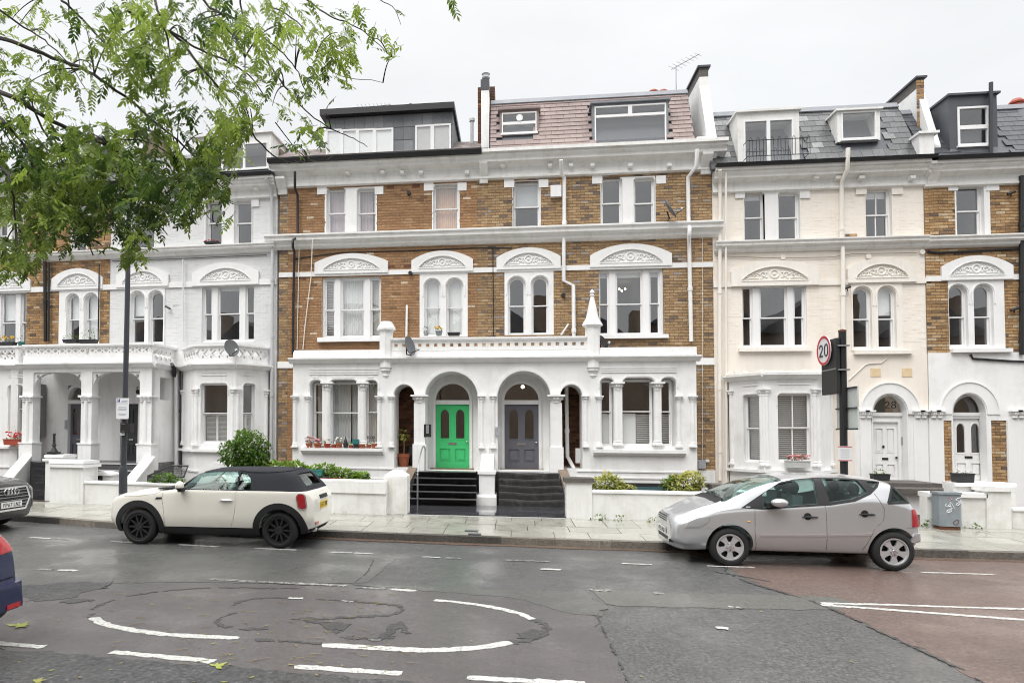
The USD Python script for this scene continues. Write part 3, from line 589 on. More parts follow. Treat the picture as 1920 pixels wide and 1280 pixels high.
def hood(fr, parent, pxl, pxr, base, shoulder, crown, bandh, d=0.0, material='trim_white', out=0.07):
    """The white segmental hood over a first-floor window, its tympanum filled with scrolled leaf relief."""
    pc = (pxl + pxr) / 2; u0, u1 = fr.U(pxl, base, d), fr.U(pxr, base, d)
    zb, zs, zt = fr.Z(pc, base, d), fr.Z(pc, shoulder, d), fr.Z(pc, crown, d)
    def seg(a, b, zl, zsh, ztop):
        t = np.linspace(-1, 1, 25); c = (a + b) / 2; h = (b - a) / 2
        R = (h * h + (ztop - zsh) ** 2) / (2 * (ztop - zsh)); top = [(c + h * x, ztop - R + math.sqrt(max(R * R - (h * x) ** 2, 0))) for x in t]
        return Polygon([(a, zl), (b, zl)] + top[::-1])
    outer = seg(u0, u1, zb, zs, zt); w = (u1 - u0) * 0.125
    inner = seg(u0 + w, u1 - w, zb + (zs - zb) * 0.35, zb + (zs - zb) * 0.42, zt - (zt - zb) * 0.26)
    mb = MB(fr); mb.poly(outer.difference(inner), d, d + out); mb.poly(inner.buffer(0.02), d, d + out * 0.35)
    mb.poly(inner.buffer(0.022).difference(inner.buffer(0.004)), d + out, d + out + 0.012)
    h = put(parent, 'window_hood', mb, material, 30)
    rel = MB(fr); c = (u0 + u1) / 2; iz0, iz1 = inner.bounds[1], inner.bounds[3]; W = (inner.bounds[2] - inner.bounds[0]) / 2; Hh = iz1 - iz0
    dd = d + out * 0.35 + 0.01
    rel.tube([(c + 0.3 * Hh * math.cos(a), dd, iz0 + 0.5 * Hh + 0.3 * Hh * math.sin(a)) for a in np.linspace(0, 2 * math.pi, 17)], 0.02, 6, False); rel.ball((c, dd, iz0 + 0.5 * Hh), (0.12 * Hh, 0.02, 0.12 * Hh), 1)
    for s in (-1, 1):
        for q, rad in ((0.34, 0.24), (0.58, 0.2), (0.79, 0.13)):
            cu, cz = c + s * W * q, iz0 + Hh * (0.42 if q < 0.4 else 0.36 if q < 0.7 else 0.24)
            sp = [(cu + s * rad * Hh * (1 - t / 9) * math.cos(t * (1 if q != 0.58 else -1)), dd, cz + rad * Hh * (1 - t / 9) * math.sin(t * (1 if q != 0.58 else -1))) for t in np.linspace(0, 7.5, 22)]
            rel.tube(sp, 0.016, 5, False)
            for a in range(4): rel.ball((cu + s * rad * 1.2 * Hh * math.cos(a * 1.4 + q * 7), dd, cz + rad * 1.1 * Hh * math.sin(a * 1.4 + q * 7)), (0.035, 0.018, 0.022), 1)
    put(h, 'leaf_relief', rel, material, 40); return h
def cornice(fr, parent, u0, u1, z, profile, material='cornice_white', name='cornice', d=0.0, label=None):
    mb = MB(fr); mb.prof([(d + a, z + b) for a, b in profile], u0, u1); return put(parent, name, mb, material, label=label)
def pipe(fr, parent, pts, r, material, name='downpipe', joints=True):
    mb = MB(fr); q = np.array(pts, float); mb.tube(q, r, 10)
    if joints:
        for a, b in zip(q[:-1], q[1:]):
            ln = np.linalg.norm(b - a)
            for t in np.arange(1.2, ln, 1.6):
                c = a + (b - a) * t / ln; e = (b - a) / ln * 0.05; mb.tube([c - e, c + e], r * 1.25, 10)
    return put(parent, name, mb, material, 40)
def tiles(fr, parent, u0, u1, d0, z0, d1, z1, rows, wid, material, holes=(), seed=0, name='slate', th=0.012, limit=300, stagger=True, jag=0.004, tsd=0.22):
    """A tiled slope from (d0, z0) at the eave to (d1, z1): every tile its own piece, lapped over the one below."""
    r = np.random.RandomState(seed); sl = np.array([d1 - d0, z1 - z0]); Ln = np.linalg.norm(sl); e = sl / Ln; nrm = np.array([e[1], -e[0]])
    if nrm[0] < 0: nrm = -nrm
    V, F, T = [], [], []
    n = 0
    for i in range(rows):
        t0, t1 = i / rows, (i + 1) / rows
        x = u0 - (wid / 2 if (stagger and i % 2) else 0)
        while x < u1:
            a, b = max(x, u0), min(x + wid - 0.006, u1); x += wid
            if b - a < 0.04: continue
            cu, ct = (a + b) / 2, (t0 + t1) / 2
            if any(h[0] < cu < h[1] and h[2] < d0 * 0 + z0 + (z1 - z0) * ct < h[3] for h in holes): continue
            p0 = np.array([d0, z0]) + sl * t0 - e * (0.02 + r.uniform(-jag, jag)); p1 = np.array([d0, z0]) + sl * min(1.0, t1 + 0.15 / rows)
            lift = th * 1.1 + r.uniform(0, th * 0.12)
            c = [p0 + nrm * (lift - th), p1 - nrm * 0.0, p0 + nrm * (lift + th * 0.3), p1 + nrm * th * 0.7]
            v = fr.W([[u, q[0], q[1]] for u in (a, b) for q in (c[0], c[2], c[1], c[3])])
            f = fix(v, BOXF); t = float(np.clip(r.normal(0.5, tsd), 0, 1))
            if n < limit: put(parent, name, trimesh.Trimesh(v, f, process=False), material, tint=t)
            else: F.append(f + 8 * len(V)); V.append(v); T += [t] * 8
            n += 1
    if V: put(parent, name + '_courses', trimesh.Trimesh(np.vstack(V), np.vstack(F), process=False), material, kind='stuff', tint=np.array(T))
def slab(fr, u0, u1, d0, z0, d1, z1, th=0.08):        # the boarded slope under the tiles
    mb = MB(fr); sl = np.array([d1 - d0, z1 - z0]); e = sl / np.linalg.norm(sl); n = np.array([e[1], -e[0]]); n = n if n[0] > 0 else -n
    p = [np.array([d0, z0]), np.array([d1, z1])]
    v = [[u, *(q - n * k)] for u in (u0, u1) for q in p for k in (0.0, th)]
    return mb.add(v, BOXF)
def lattice(u0, u1, z0, z1, kind, pitch):
    """A parapet band pierced with squares, or with lozenges between dots."""
    s = sbox(u0, z0, u1, z1); n = max(2, int((u1 - u0 - 0.1) / pitch)); q = (u1 - u0) / n; h = z1 - z0; cz = (z0 + z1) / 2; cut = []
    for i in range(n):
        c = u0 + (i + 0.5) * q
        if kind == 'square': cut.append(sbox(c - h * 0.19, cz - h * 0.19, c + h * 0.19, cz + h * 0.19))
        else:
            cut.append(Polygon([(c - h * 0.3, cz), (c, cz - h * 0.3), (c + h * 0.3, cz), (c, cz + h * 0.3)]))
            for s1 in (-1, 1): cut.append(Point(c + q / 2, cz + s1 * h * 0.24).buffer(h * 0.09, 3))
    return s.difference(unary_union(cut).intersection(sbox(u0 + 0.03, z0, u1 - 0.03, z1)))
def door(fr, parent, u0, u1, z0, z1, d, material, glazed=True, label=None, knob='chrome', plate='chrome', slot_z=0.47):
    """A panelled front door: two arched lights above, two raised panels below, letter plate and knob."""
    w, h = u1 - u0, z1 - z0; leafp = sbox(u0, z0, u1, z1); c = (u0 + u1) / 2
    lights = [arch(c + s * w * 0.23 - w * 0.125, c + s * w * 0.23 + w * 0.125, z0 + h * 0.47, z0 + h * 0.83, z0 + h * 0.92) for s in (-1, 1)]
    pan = [sbox(c + s * w * 0.23 - w * 0.155, z0 + h * 0.12, c + s * w * 0.23 + w * 0.155, z0 + h * 0.31) for s in (-1, 1)]
    mb = MB(fr); holes = unary_union(lights + pan) if glazed else unary_union(pan + [sbox(c + s * w * 0.23 - w * 0.155, z0 + h * 0.5, c + s * w * 0.23 + w * 0.155, z0 + h * 0.9) for s in (-1, 1)])
    mb.poly(leafp.difference(holes), d - 0.045, d)
    mb.poly(leafp.difference(unary_union(lights)) if glazed else leafp, d - 0.045, d - 0.02)
    for q in (pan if glazed else pan + [sbox(c + s * w * 0.23 - w * 0.155, z0 + h * 0.5, c + s * w * 0.23 + w * 0.155, z0 + h * 0.9) for s in (-1, 1)]):
        mb.poly(q.buffer(-0.035, join_style=2), d - 0.02, d - 0.006); mb.poly(ring(q.buffer(-0.008, join_style=2), 0.014), d, d + 0.008)
    if glazed:
        for q in lights: mb.poly(q.buffer(0.03).difference(q.buffer(0.012)), d, d + 0.01)
    p = put(parent, 'door', mb, material, label=label)
    if glazed:
        for q in lights: put(p, 'door_light', pane(fr, q.buffer(0.005), d - 0.03), 'pane_glass')
        rm = MB(fr); q0, q1 = d - 0.06, d - 1.6
        rm.add([[u, dd, z] for u in (u0 - 0.1, u1 + 0.1) for dd in (q1, q0) for z in (z0, z1 + 0.7)], [[0, 1, 5, 4], [0, 2, 3, 1], [4, 5, 7, 6], [0, 4, 6, 2], [1, 3, 7, 5]], False)
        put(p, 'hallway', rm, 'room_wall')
    put(p, 'letter_plate', MB(fr).box(c - 0.12 * w, c + 0.12 * w, d, d + 0.014, z0 + h * (slot_z - 0.10), z0 + h * (slot_z - 0.065)), plate)
    kb = MB(fr); kb.ball((u1 - 0.07 * w, d + 0.035, z0 + h * 0.42), (0.028, 0.03, 0.028), 1); put(p, 'door_knob', kb, knob, 30)
    return p
# ------------------------------------------------------------------ the brick pair in the middle
STRING = [(0, 0), (.30, 0), (.30, -.045), (.25, -.085), (.25, -.165), (.13, -.225), (.13, -.30), (.05, -.36), (0, -.38)]
TOPC = [(-.25, 0), (.44, 0), (.44, -.085), (.37, -.095), (.37, -.155), (.29, -.215), (.29, -.29), (.13, -.345), (.07, -.39), (.07, -.60), (.10, -.62), (.10, -.67), (0, -.70)]
def modillions(fr, parent, pxs, py, d=0.0, w=0.11, h=0.13, out=0.20, material='cornice_white'):
    for p in pxs:
        u, z = fr.hit(p, py, d + 0.1); mb = MB(fr); mb.prof([(d, z - h / 2), (d + out, z - h * 0.1), (d + out, z + h / 2), (d, z + h / 2)], u - w / 2, u + w / 2); put(parent, 'modillion', mb, material)
def corbel(fr, parent, px, py0, py1, w=0.26, d=0.0, material='cornice_white'):
    u = fr.U(px, py0, d); z0, z1 = fr.Z(px, py1, d), fr.Z(px, py0, d); mb = MB(fr)
    mb.prof([(d, z0), (d + .07, z0), (d + .09, z0 + .3 * (z1 - z0)), (d + .3, z1 - .15 * (z1 - z0)), (d + .3, z1), (d, z1)], u - w / 2, u + w / 2); put(parent, 'corbel', mb, material)
def rect(fr, l, r, t, b, d=0.0):
    c, m_ = (l + r) / 2, (t + b) / 2
    return fr.U(l, m_, d), fr.U(r, m_, d), fr.Z(c, b, d), fr.Z(c, t, d)
def win(fr, parent, l, r, t, b, d=0.0, inset=0.10, **kw):
    u0, u1, z0, z1 = rect(fr, l, r, t, b, d); return window(fr, parent, u0, u1, z0, z1, d - inset, **kw)
def opening(fr, l, r, t, b, d=0.0): u0, u1, z0, z1 = rect(fr, l, r, t, b, d); return sbox(u0, z0, u1, z1)
def triple(fr, parent, l, r, t, b, lights, d=0.0, hangs=(None, None, None), rail=0.52, sill=None, material='window_white', deep=1.4):
    """Three sashes side by side in one white box frame."""
    u0, u1, z0, z1 = rect(fr, l, r, t, b, d); m_ = (t + b) / 2
    ls = [(fr.U(a, m_, d), fr.U(c, m_, d)) for a, c in lights]
    mb = MB(fr); mb.poly(sbox(u0, z0, u1, z1).difference(unary_union([sbox(a - .03, z0 + .04, c + .03, z1 - .05) for a, c in ls])), d - 0.16, d - 0.06)
    f = put(parent, 'window_frame', mb, material)
    for (a, c), h in zip(ls, hangs): window(fr, parent, a - .03, c + .03, z0 + .04, z1 - .05, d - 0.10, rail=rail, hang=h, fw=0.02, sash=0.032, material=material, deep=deep)
    if sill: sl, sr, st, sb = sill; q = rect(fr, sl, sr, st, sb, d); put(parent, 'window_sill', MB(fr).box(q[0], q[1], d - .02, d + .12, q[2], q[3]), 'trim_white')
def twin_arch(fr, parent, l, r, t, b, lights, top, bot, d=0.0, hangs=(None, None), rail=0.48, material='window_white', surround='trim_white'):
    """A pair of round-headed sashes set in a white surround with moulded arches."""
    u0, u1, z0, z1 = rect(fr, l, r, t, b, d); m_ = (t + b) / 2; zt, zb = fr.Z((l + r) / 2, top, d), fr.Z((l + r) / 2, bot, d)
    ls = [(fr.U(a, m_, d), fr.U(c, m_, d)) for a, c in lights]
    arcs = [arch(a - .04, c + .04, zb - .04, zt - (c - a) / 2, zt + .04) for a, c in ls]
    mb = MB(fr); mb.poly(sbox(u0, z0, u1, z1).difference(unary_union(arcs)), d - 0.16, d + 0.015)
    for q in arcs: mb.poly(q.buffer(.05).difference(q.buffer(.022)).intersection(sbox(u0, zt - .45, u1, z1)), d + .015, d + .035)
    put(parent, 'window_surround', mb, surround)
    for (a, c), h in zip(ls, hangs): window(fr, parent, a - .04, c + .04, zb - .04, zt + .04, d - 0.09, rail=rail, arch_h=(c - a + .08) / 2, hang=h, fw=0.03, sash=0.03, material=material)
def pair_top(fr, parent, lights, t, b, outer, d=0.0, hangs=(None, None), blocks=(), material='trim_white', chamf=True, **kw):
    """Top-floor sashes under notched white lintel blocks."""
    for (l, r), h in zip(lights, hangs): win(fr, parent, l - 2, r + 2, t - 3, b, d, inset=0.11, hang=h, fw=0.03, sash=0.035, **kw)
    l, r = outer; u0, u1, z0, z1 = rect(fr, l, r, t - 4, b, d); cut = []
    for a, c in lights:
        q = rect(fr, a - 2, c + 2, t - 3, b, d); e = .06
        cut.append(Polygon([(q[0], q[2]), (q[1], q[2]), (q[1], q[3] - e), (q[1] - e, q[3]), (q[0] + e, q[3]), (q[0], q[3] - e)]))
    s = sbox(u0, z0, u1, z1).difference(unary_union(cut))
    mb = MB(fr); mb.poly(s, d - 0.12, d + .012)
    for a, c in blocks: q = rect(fr, a, c, blocks_t(t), t + 9, d); mb.box(q[0], q[1], d, d + .03, q[2], q[3])
    put(parent, 'window_surround', mb, material)
def blocks_t(t): return t - 6
def lamp_ball(parent, c, r=0.04):
    v = trimesh.creation.icosphere(subdivisions=1, radius=r); v.apply_translation(c); put(parent, 'light_bulb', v, 'lit_bulb')

DF = 0.9
uP = M.U(915, 600); uC0, uD1 = M.U(523, 600), M.U(1338, 600)
hC = thing('terraced_house', 'orange brick terraced house with a bright green front door', 'house', M.W([[(uC0 + uP) / 2, 0, 0]])[0], group='houses of the terrace')
hD = thing('terraced_house', 'brown brick terraced house with a slate-grey front door and pink tiled mansard', 'house', M.W([[(uP + uD1) / 2, 0, 0]])[0], group='houses of the terrace')
zEave = M.Z(960, 289)
for h, a, c, mor in ((hC, uC0, uP, 'mortar_buff'), (hD, uP, uD1, 'mortar_dark')):
    ops = ([opening(M, 611, 706, 352, 443), opening(M, 811, 861, 346, 437), opening(M, 604, 714, 518, 634), opening(M, 788, 876, 511, 633)] if h is hC else
           [opening(M, 962, 1014, 340, 432), opening(M, 1126, 1229, 332, 425), opening(M, 947, 1037, 507, 629), opening(M, 1123, 1244, 503, 629)])
    if h is hC: ops += [opening(M, 556, 905, 690, 930)]
    else: ops += [opening(M, 925, 1300, 690, 930)]
    face = sbox(a, 0, c, zEave - .05).difference(unary_union(ops))
    w = put(h, 'wall', MB(M).poly(face, -0.3, 0.0), mor)
    reg = face.intersection(sbox(a, 0.5, c, zEave - .68))
    if h is hC:
        east = sbox(uP - .28, 0, uP, 20); strip = sbox(a, 0, a + .26, 20)
        bricks(M, h, reg.difference(east).difference(strip), 0.0, 'brick_orange', n_parts=220, seed=1, tmix=(0.55, 0.11))
        bricks(M, h, reg.intersection(unary_union([east, strip])), 0.0, 'brick_stock', n_parts=40, seed=2)
    else: bricks(M, h, reg, 0.0, 'brick_stock', n_parts=260, seed=3, tmix=(0.6, 0.17))
    put(h, 'party_wall', MB(M).box(*( (a, a + .28) if h is hC else (c - .28, c)), -7, -0.3, 0, zEave), 'mortar_buff')
    put(h, 'back_wall', MB(M).box(a, c, -7.2, -7, 0, zEave), 'mortar_buff')
# cornice, string course, band
for h, a, c, ml in ((hC, uC0 - .2, uP, [589, 653, 718, 755, 790, 876]), (hD, uP, uD1 + .3, [943, 1031, 1070, 1110, 1181, 1254])):
    cornice(M, h, a, c, zEave, TOPC); modillions(M, h, ml, 318 + (960 - np.mean(ml)) * 0.036)
    cornice(M, h, a - (.15 if h is hC else 0), c + (.0 if h is hC else -.1), M.Z(960, 431), STRING, 'cornice_white', 'string_course')
    z0, z1 = M.Z(912, 511), M.Z(912, 502); put(h, 'stone_band', MB(M).box(a + (.2 if h is hC else 0), c - (0 if h is hC else .3), 0, .035, z0, z1), 'trim_white')
corbel(M, hC, 531, 338, 366); corbel(M, hC, 907, 308, 345, .22); corbel(M, hD, 1322, 292, 328)
q = rect(M, 521, 550, 678, 690); put(hC, 'stone_band', MB(M).box(q[0], q[1], 0, .04, q[2], q[3]), 'trim_white')
q = rect(M, 1300, 1339, 671, 684); put(hD, 'stone_band', MB(M).box(q[0], q[1], 0, .04, q[2], q[3]), 'trim_white')
for h, l, r, y in ((hC, 935 - 420, 560, 878), (hD, 1300, 1340, 881)):
    q = rect(M, l + 6, r, y, y + 60); put(h, 'plinth', MB(M).box(q[0], q[1], 0, .08, 0, q[3]), 'stucco_white')
# upper windows
ROL = ('roller', 0.12)
pair_top(M, hC, [(614, 646), (671, 703)], 356, 443, (609, 707), blocks=[(595, 613), (703, 719)], hangs=([('curtain', 0, 1, 'curtain_pink')], [('curtain', 0.0, 0.8, 'curtain_pink')]), rail=.5)
pair_top(M, hC, [(814, 858)], 349, 437, (810, 862), blocks=[(795, 813), (858, 875)], hangs=([('curtain', 0, 1, 'curtain_peach', 11)],), rail=.52)
pair_top(M, hD, [(964, 1011)], 343, 432, (961, 1014), blocks=[(945, 964), (1010, 1028)], rail=.5, hangs=([('roller', .5, 'curtain_grey')],))
pair_top(M, hD, [(1129, 1165), (1190, 1226)], 336, 425, (1126, 1229), blocks=[(1110, 1129), (1230, 1248)], rail=.5)
stripe = [('slats', 0, 1, 0, 1, 0.07, 'curtain_cloth')]
triple(M, hC, 603, 715, 518, 634, [(609, 625), (639, 681), (695, 711)], hangs=(stripe, [('curtain', 0, 1, 'blind_white', 12)], [('curtain', 0, .8, 'curtain_cloth', 4)]), sill=(597, 722, 633, 641), rail=.47)
triple(M, hD, 1122, 1245, 503, 629, [(1125, 1141), (1157, 1204), (1220, 1237)], hangs=([('roller', .08)], [('roller', .08)], [('roller', .08)]), sill=(1119, 1252, 628, 635), rail=.48, deep=3.0)
twin_arch(M, hC, 787, 877, 511, 632, [(798, 824), (839, 866)], 525, 627, hangs=([('roller', 1.0)], [('roller', .97)]), rail=.5)
twin_arch(M, hD, 946, 1038, 507, 628, [(955, 983), (999, 1026)], 521, 624, hangs=(None, None), rail=.5)
hood(M, hC, 591, 728, 513, 492, 476, 9); hood(M, hC, 772, 887, 510, 488, 471, 9); hood(M, hD, 931, 1051, 505, 483, 465, 9); hood(M, hD, 1106, 1259, 500, 478, 458, 9)
for px, py in ((732, 351), (780, 349), (734, 500), (764, 499), (567, 522), (550, 361)):
    q = rect(M, px - 7, px + 7, py - 3, py + 3); put(hC, 'air_brick', MB(M).box(q[0], q[1], 0, .014, q[2], q[3]), 'brick_red', tint=0.2)
for h, px, py in ((hC, 767, 363), (hC, 770, 513), (hD, 1056, 554)):
    u, z = M.hit(px, py, 0); mb = MB(M); mb.tube([(u, 0, z), (u, .1, z)], .055, 12); put(h, 'flue_vent', mb, 'black_paint')
q = rect(M, 1032, 1052, 350, 371); put(hD, 'vent_box', MB(M).poly(sbox(q[0], q[2], q[1], q[3]), 0.01, .12), 'stucco_white')

# --- the white ground floor: two square bays and the double porch
zt0, zt1 = M.Z(912, 671, DF), M.Z(912, 655, DF)       # cornice lip, top of the blocking course
dB = DF
def px_arch(l, r, crown, spring, bot, d): u0, u1, z0, zs = rect(M, l, r, spring, bot, d); return arch(u0, u1, z0, zs, M.Z((l + r) / 2, crown, d))
bayC = [(rbox(*rect(M, 581, 604, 713, 832, dB)[:2], *rect(M, 581, 604, 713, 832, dB)[2:], .13)), rbox(*rect(M, 616, 671, 712, 836, dB), .16), rbox(*rect(M, 683, 708, 713, 832, dB), .13)]
bayD = [rbox(*rect(M, 1126, 1152, 709, 836, dB), .13), rbox(*rect(M, 1167, 1229, 708, 836, dB), .16), rbox(*rect(M, 1240, 1268, 708, 836, dB), .13)]
alC, alD = px_arch(739, 777, 721, 741, 876, dB), px_arch(1051, 1092, 721, 743, 878, dB)
arC, arD = px_arch(797, 896, 697, 746, 882, dB), px_arch(933, 1033, 696, 746, 882, dB)
uB0, uB1 = M.U(549, 750, dB), M.U(1306, 750, dB); uQ0, uQ1 = M.U(729, 750, dB), M.U(1104, 750, dB); uPf = M.U(915, 750, dB)
zTop = zt1
for h, wins, a, b, pa, pb, ops in ((hC, bayC, uB0, uQ0, uQ0, uPf, [alC, arC]), (hD, bayD, uQ1, uB1, uPf, uQ1, [alD, arD])):
    put(h, 'bay_front', MB(M).poly(sbox(a, 0, b, zTop - .02).difference(unary_union(wins)), dB - .30, dB), 'stucco_white')
    low = unary_union([sbox(o.bounds[0], -1, o.bounds[2], o.bounds[1] + .01) for o in ops])
    put(h, 'porch_front', MB(M).poly(sbox(pa, 0, pb, zTop - .02).difference(unary_union(ops)), 0.16, dB), 'stucco_white')
    side = (a, a + .25) if h is hC else (b - .25, b)
    put(h, 'bay_cheek', MB(M).box(side[0], side[1], 0, dB - .3, 0, zTop - .02), 'stucco_white')
    put(h, 'bay_roof', MB(M).box(min(a, pa), max(b, pb), 0.02, dB - .02, zTop - .16, zTop - .10), 'lead_grey')
    for w_ in wins:
        mb = MB(M); q = w_.buffer(.045, join_style=1).difference(w_.buffer(.02)).intersection(sbox(w_.bounds[0] - .1, w_.bounds[3] - .25, w_.bounds[2] + .1, w_.bounds[3] + .1)); mb.poly(q, dB, dB + .02); put(h, 'label_mould', mb, 'stucco_white')
    for o, wdt in zip(ops, (.05, .08)):
        zsp = M.Z(915, 746, dB); q = o.buffer(wdt).difference(o.buffer(.012)).intersection(sbox(o.bounds[0] - .2, zsp, o.bounds[2] + .2, 9)); put(h, 'arch_mould', MB(M).poly(q, dB, dB + .03), 'stucco_white', 30)
# lips, blocking courses and incised lines
LIP = [(0, 0), (.17, -.02), (.17, -.06), (.1, -.12), (.04, -.16), (0, -.17)]
for h, a, b in ((hC, uB0 - .09, uQ0), (hC, uQ0, uPf), (hD, uPf, uQ1), (hD, uQ1, uB1 + .09)):
    cornice(M, h, a, b, zt0 + .05, LIP, 'stucco_white', 'bay_cornice', dB)
for h, l, r, ys in ((hC, 580, 709, (692, 697, 701)), (hD, 1127, 1268, (689, 693, 697)), (hC, 552, 738, (877, 896)), (hD, 1082, 1302, (884, 896))):
    for y in ys:
        q = rect(M, l, r, y - 1, y + 1, dB); put(h, 'string_mould', MB(M).box(q[0], q[1], dB, dB + .022, q[2] - .004, q[3] + .004), 'stucco_white')
for h, rows in ((hC, [(587, 597), (623, 664), (690, 700)]), (hD, [(1134, 1146), (1175, 1221), (1249, 1261)])):
    for l, r in rows:
        q = rect(M, l, r, 705.5 if h is hC else 703, 708.5 if h is hC else 705.5, dB); put(h, 'string_mould', MB(M).box(q[0], q[1], dB, dB + .016, q[2], q[3]), 'stucco_white')
# bay lights
cw, cg, cs = 'curtain_cloth', 'curtain_grey', 'blind_white'
for h, lst in ((hC, [(587, 605, 717, 833, [('curtain', .22, 1, cw, 4)], 0.52), (619, 673, 716, 836, [('curtain', 0, .66, cg, 6), ('curtain', .72, 1, cg, 4)], 0.52), (687, 708, 716, 833, [('curtain', 0, .85, cw, 4)], 0.52)]),
               (hD, [(1126, 1147, 712, 836, [('panel', 0, 1, 0, .49)], .52), (1164, 1223, 711, 836, [('panel', 0, .52, 0, .49), ('slats', .54, 1, 0, .48, .055)], .52), (1239, 1260, 712, 836, [('slats', 0, 1, 0, .48, .055)], .52)])):
    rs_ = [rect(M, l - 1, r + 1, t, b, dB - .16) for l, r, t, b, _, _ in lst]
    fr_ = sbox(rs_[0][0] - .16, rs_[0][2] - .06, rs_[-1][1] + .16, rs_[1][3] + .16).difference(unary_union([sbox(q[0] + .01, q[2] + .01, q[1] - .01, q[3] - .01).buffer(-.02) for q in rs_]))
    put(h, 'window_frame', MB(M).poly(fr_, dB - .36, dB - .315), 'window_white')
    for l, r, t, b, hg, rl in lst:
        win(M, h, l - 1, r + 1, t, b, dB - .16, inset=0.09, rail=rl, hang=hg, fw=.03, sash=.03, round_r=.07, deep=1.4)
        q = rect(M, l - 14, r + 14, t - 5, b + 2, dB - .2)
for h, cols, pil in ((hC, (613, 680), (553, 577, 711, 734)), (hD, (1159, 1234), (1124, 1273, 1299))):
    for p in cols: u, z = M.hit(p, 833, dB); colonette(M, h, u, dB - .07, z, M.Z(p, 732, dB), M.Z(p, 716, dB), .085)
    for p in pil: u, z = M.hit(p, 836, dB); colonette(M, h, u, dB - .0, z, M.Z(p, 753, dB), M.Z(p, 742, dB), .055)
for h, l, r, t, b in ((hC, 566, 719, 840, 847), (hD, 1112, 1284, 843, 851)):
    q = rect(M, l, r, t, b, dB); put(h, 'window_sill', MB(M).prof([(dB - .1, q[3] + .02), (dB + .13, q[3]), (dB + .13, q[2] + .03), (dB + .06, q[2] - .03), (dB, q[2] - .05), (dB - .1, q[2] - .05)], q[0], q[1]), 'trim_white')
# porch pillars
for h, p, py0 in ((hC, 787, 832), (hC, 903, 838), (hD, 925, 838), (hD, 1043, 838), (hD, 1098, 836), (hC, 734 - 8, 836)):
    if p == 726: continue
    u, z = M.hit(p, py0, dB)
    big = p in (787, 1043)
    if big:
        mb = MB(M); w_ = .145; mb.box(u - w_, u + w_, dB - .2, dB + .05, z, M.Z(p, 755, dB)); capital(mb, u, dB - .06, M.Z(p, 756, dB), M.Z(p, 740, dB), .125, 4 * 3)
        mb.box(u - w_ - .03, u + w_ + .03, dB - .2, dB + .09, 0.3, z); put(h, 'porch_pillar', mb, 'stucco_white')
    else: colonette(M, h, u, dB + .0, z, M.Z(p, 753, dB), M.Z(p, 741, dB), .05)
# inside the porch
zTh = M.Z(848, 879, .15)
for h, o, al, dl, dr, dmat, lab in ((hC, arC, alC, 817, 880, 'green_door', 'bright green panelled front door with two dark arched lights'), (hD, arD, alD, 946, 1010, 'grey_door', 'slate-grey panelled front door with two frosted arched lights')):
    dd = .15; u0, u1, z0, z1 = rect(M, dl, dr, 758, 879, dd); zf, zs = M.Z((dl + dr) / 2, 719, dd), M.Z((dl + dr) / 2, 750, dd)
    fan = arch(u0, u1, zs, zs + .01, zf); hole = unary_union([sbox(u0, 0, u1, z1), fan])
    a, b = o.bounds[0] - .3, o.bounds[2] + .3
    put(h, 'porch_wall', MB(M).poly(sbox(a, 0, b, o.bounds[3] + .3).difference(hole), 0.0, dd), 'stucco_white')
    case = arch(u0, u1, z0, zs + .01, zf)
    mb = MB(M); mb.poly(case.buffer(.075, join_style=1).difference(case.buffer(.004)).intersection(sbox(a, z0, b, 9)), dd, dd + .05); mb.poly(case.buffer(.2).difference(case.buffer(.18)).intersection(sbox(a, zs, b, 9)), dd, dd + .02)
    mb.box(u0, u1, dd - .08, dd + .03, z1, zs); put(h, 'door_frame', mb, 'trim_white', 30)
    put(h, 'fanlight', pane(M, fan.buffer(.01), dd - .05), 'pane_glass')
    door(M, h, u0 + .004, u1 - .004, zTh + .02, z1 - .004, dd - .03, dmat, label=lab)
    put(h, 'porch_floor', MB(M).box(o.bounds[0] - .25, o.bounds[2] + .25, dd, dB + .08, 0.0, zTh - .004), 'black_step' if h is hC else 'worn_step')
    put(h, 'threshold', MB(M).box(u0 - .12, u1 + .12, dd, dd + .28, zTh - .004, zTh + .03), 'mat_brown')
    reg = sbox(al.bounds[0] - .3, 0, al.bounds[2] + .1, al.bounds[3] + .1) if h is hC else sbox(al.bounds[0] - .15, 0, al.bounds[2] + .4, al.bounds[3] + .1)
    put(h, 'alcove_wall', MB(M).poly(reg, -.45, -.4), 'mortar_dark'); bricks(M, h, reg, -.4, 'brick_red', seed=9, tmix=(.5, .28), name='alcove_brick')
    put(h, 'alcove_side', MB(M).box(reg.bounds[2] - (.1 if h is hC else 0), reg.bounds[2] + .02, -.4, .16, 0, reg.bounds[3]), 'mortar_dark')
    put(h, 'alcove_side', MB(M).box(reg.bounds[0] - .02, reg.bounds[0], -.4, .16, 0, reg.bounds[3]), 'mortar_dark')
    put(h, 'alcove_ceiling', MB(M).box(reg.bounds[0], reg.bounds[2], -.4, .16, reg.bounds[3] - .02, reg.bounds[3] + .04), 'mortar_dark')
    put(h, 'alcove_floor', MB(M).box(reg.bounds[0], reg.bounds[2], -.4, dB - .01, zTh - .3, al.bounds[1]), 'stucco_white')
lamp_ball(hD, M.W([[M.U(980, 725, -.5), -.5, M.Z(980, 725, -.5)]])[0], .05)
for px, py in ((1161, 542), (1172, 542), (1166, 545)):
    lamp_ball(hD, M.W([[M.U(px, py, -1.6), -1.6, M.Z(px, py, -1.6)]])[0], .03)
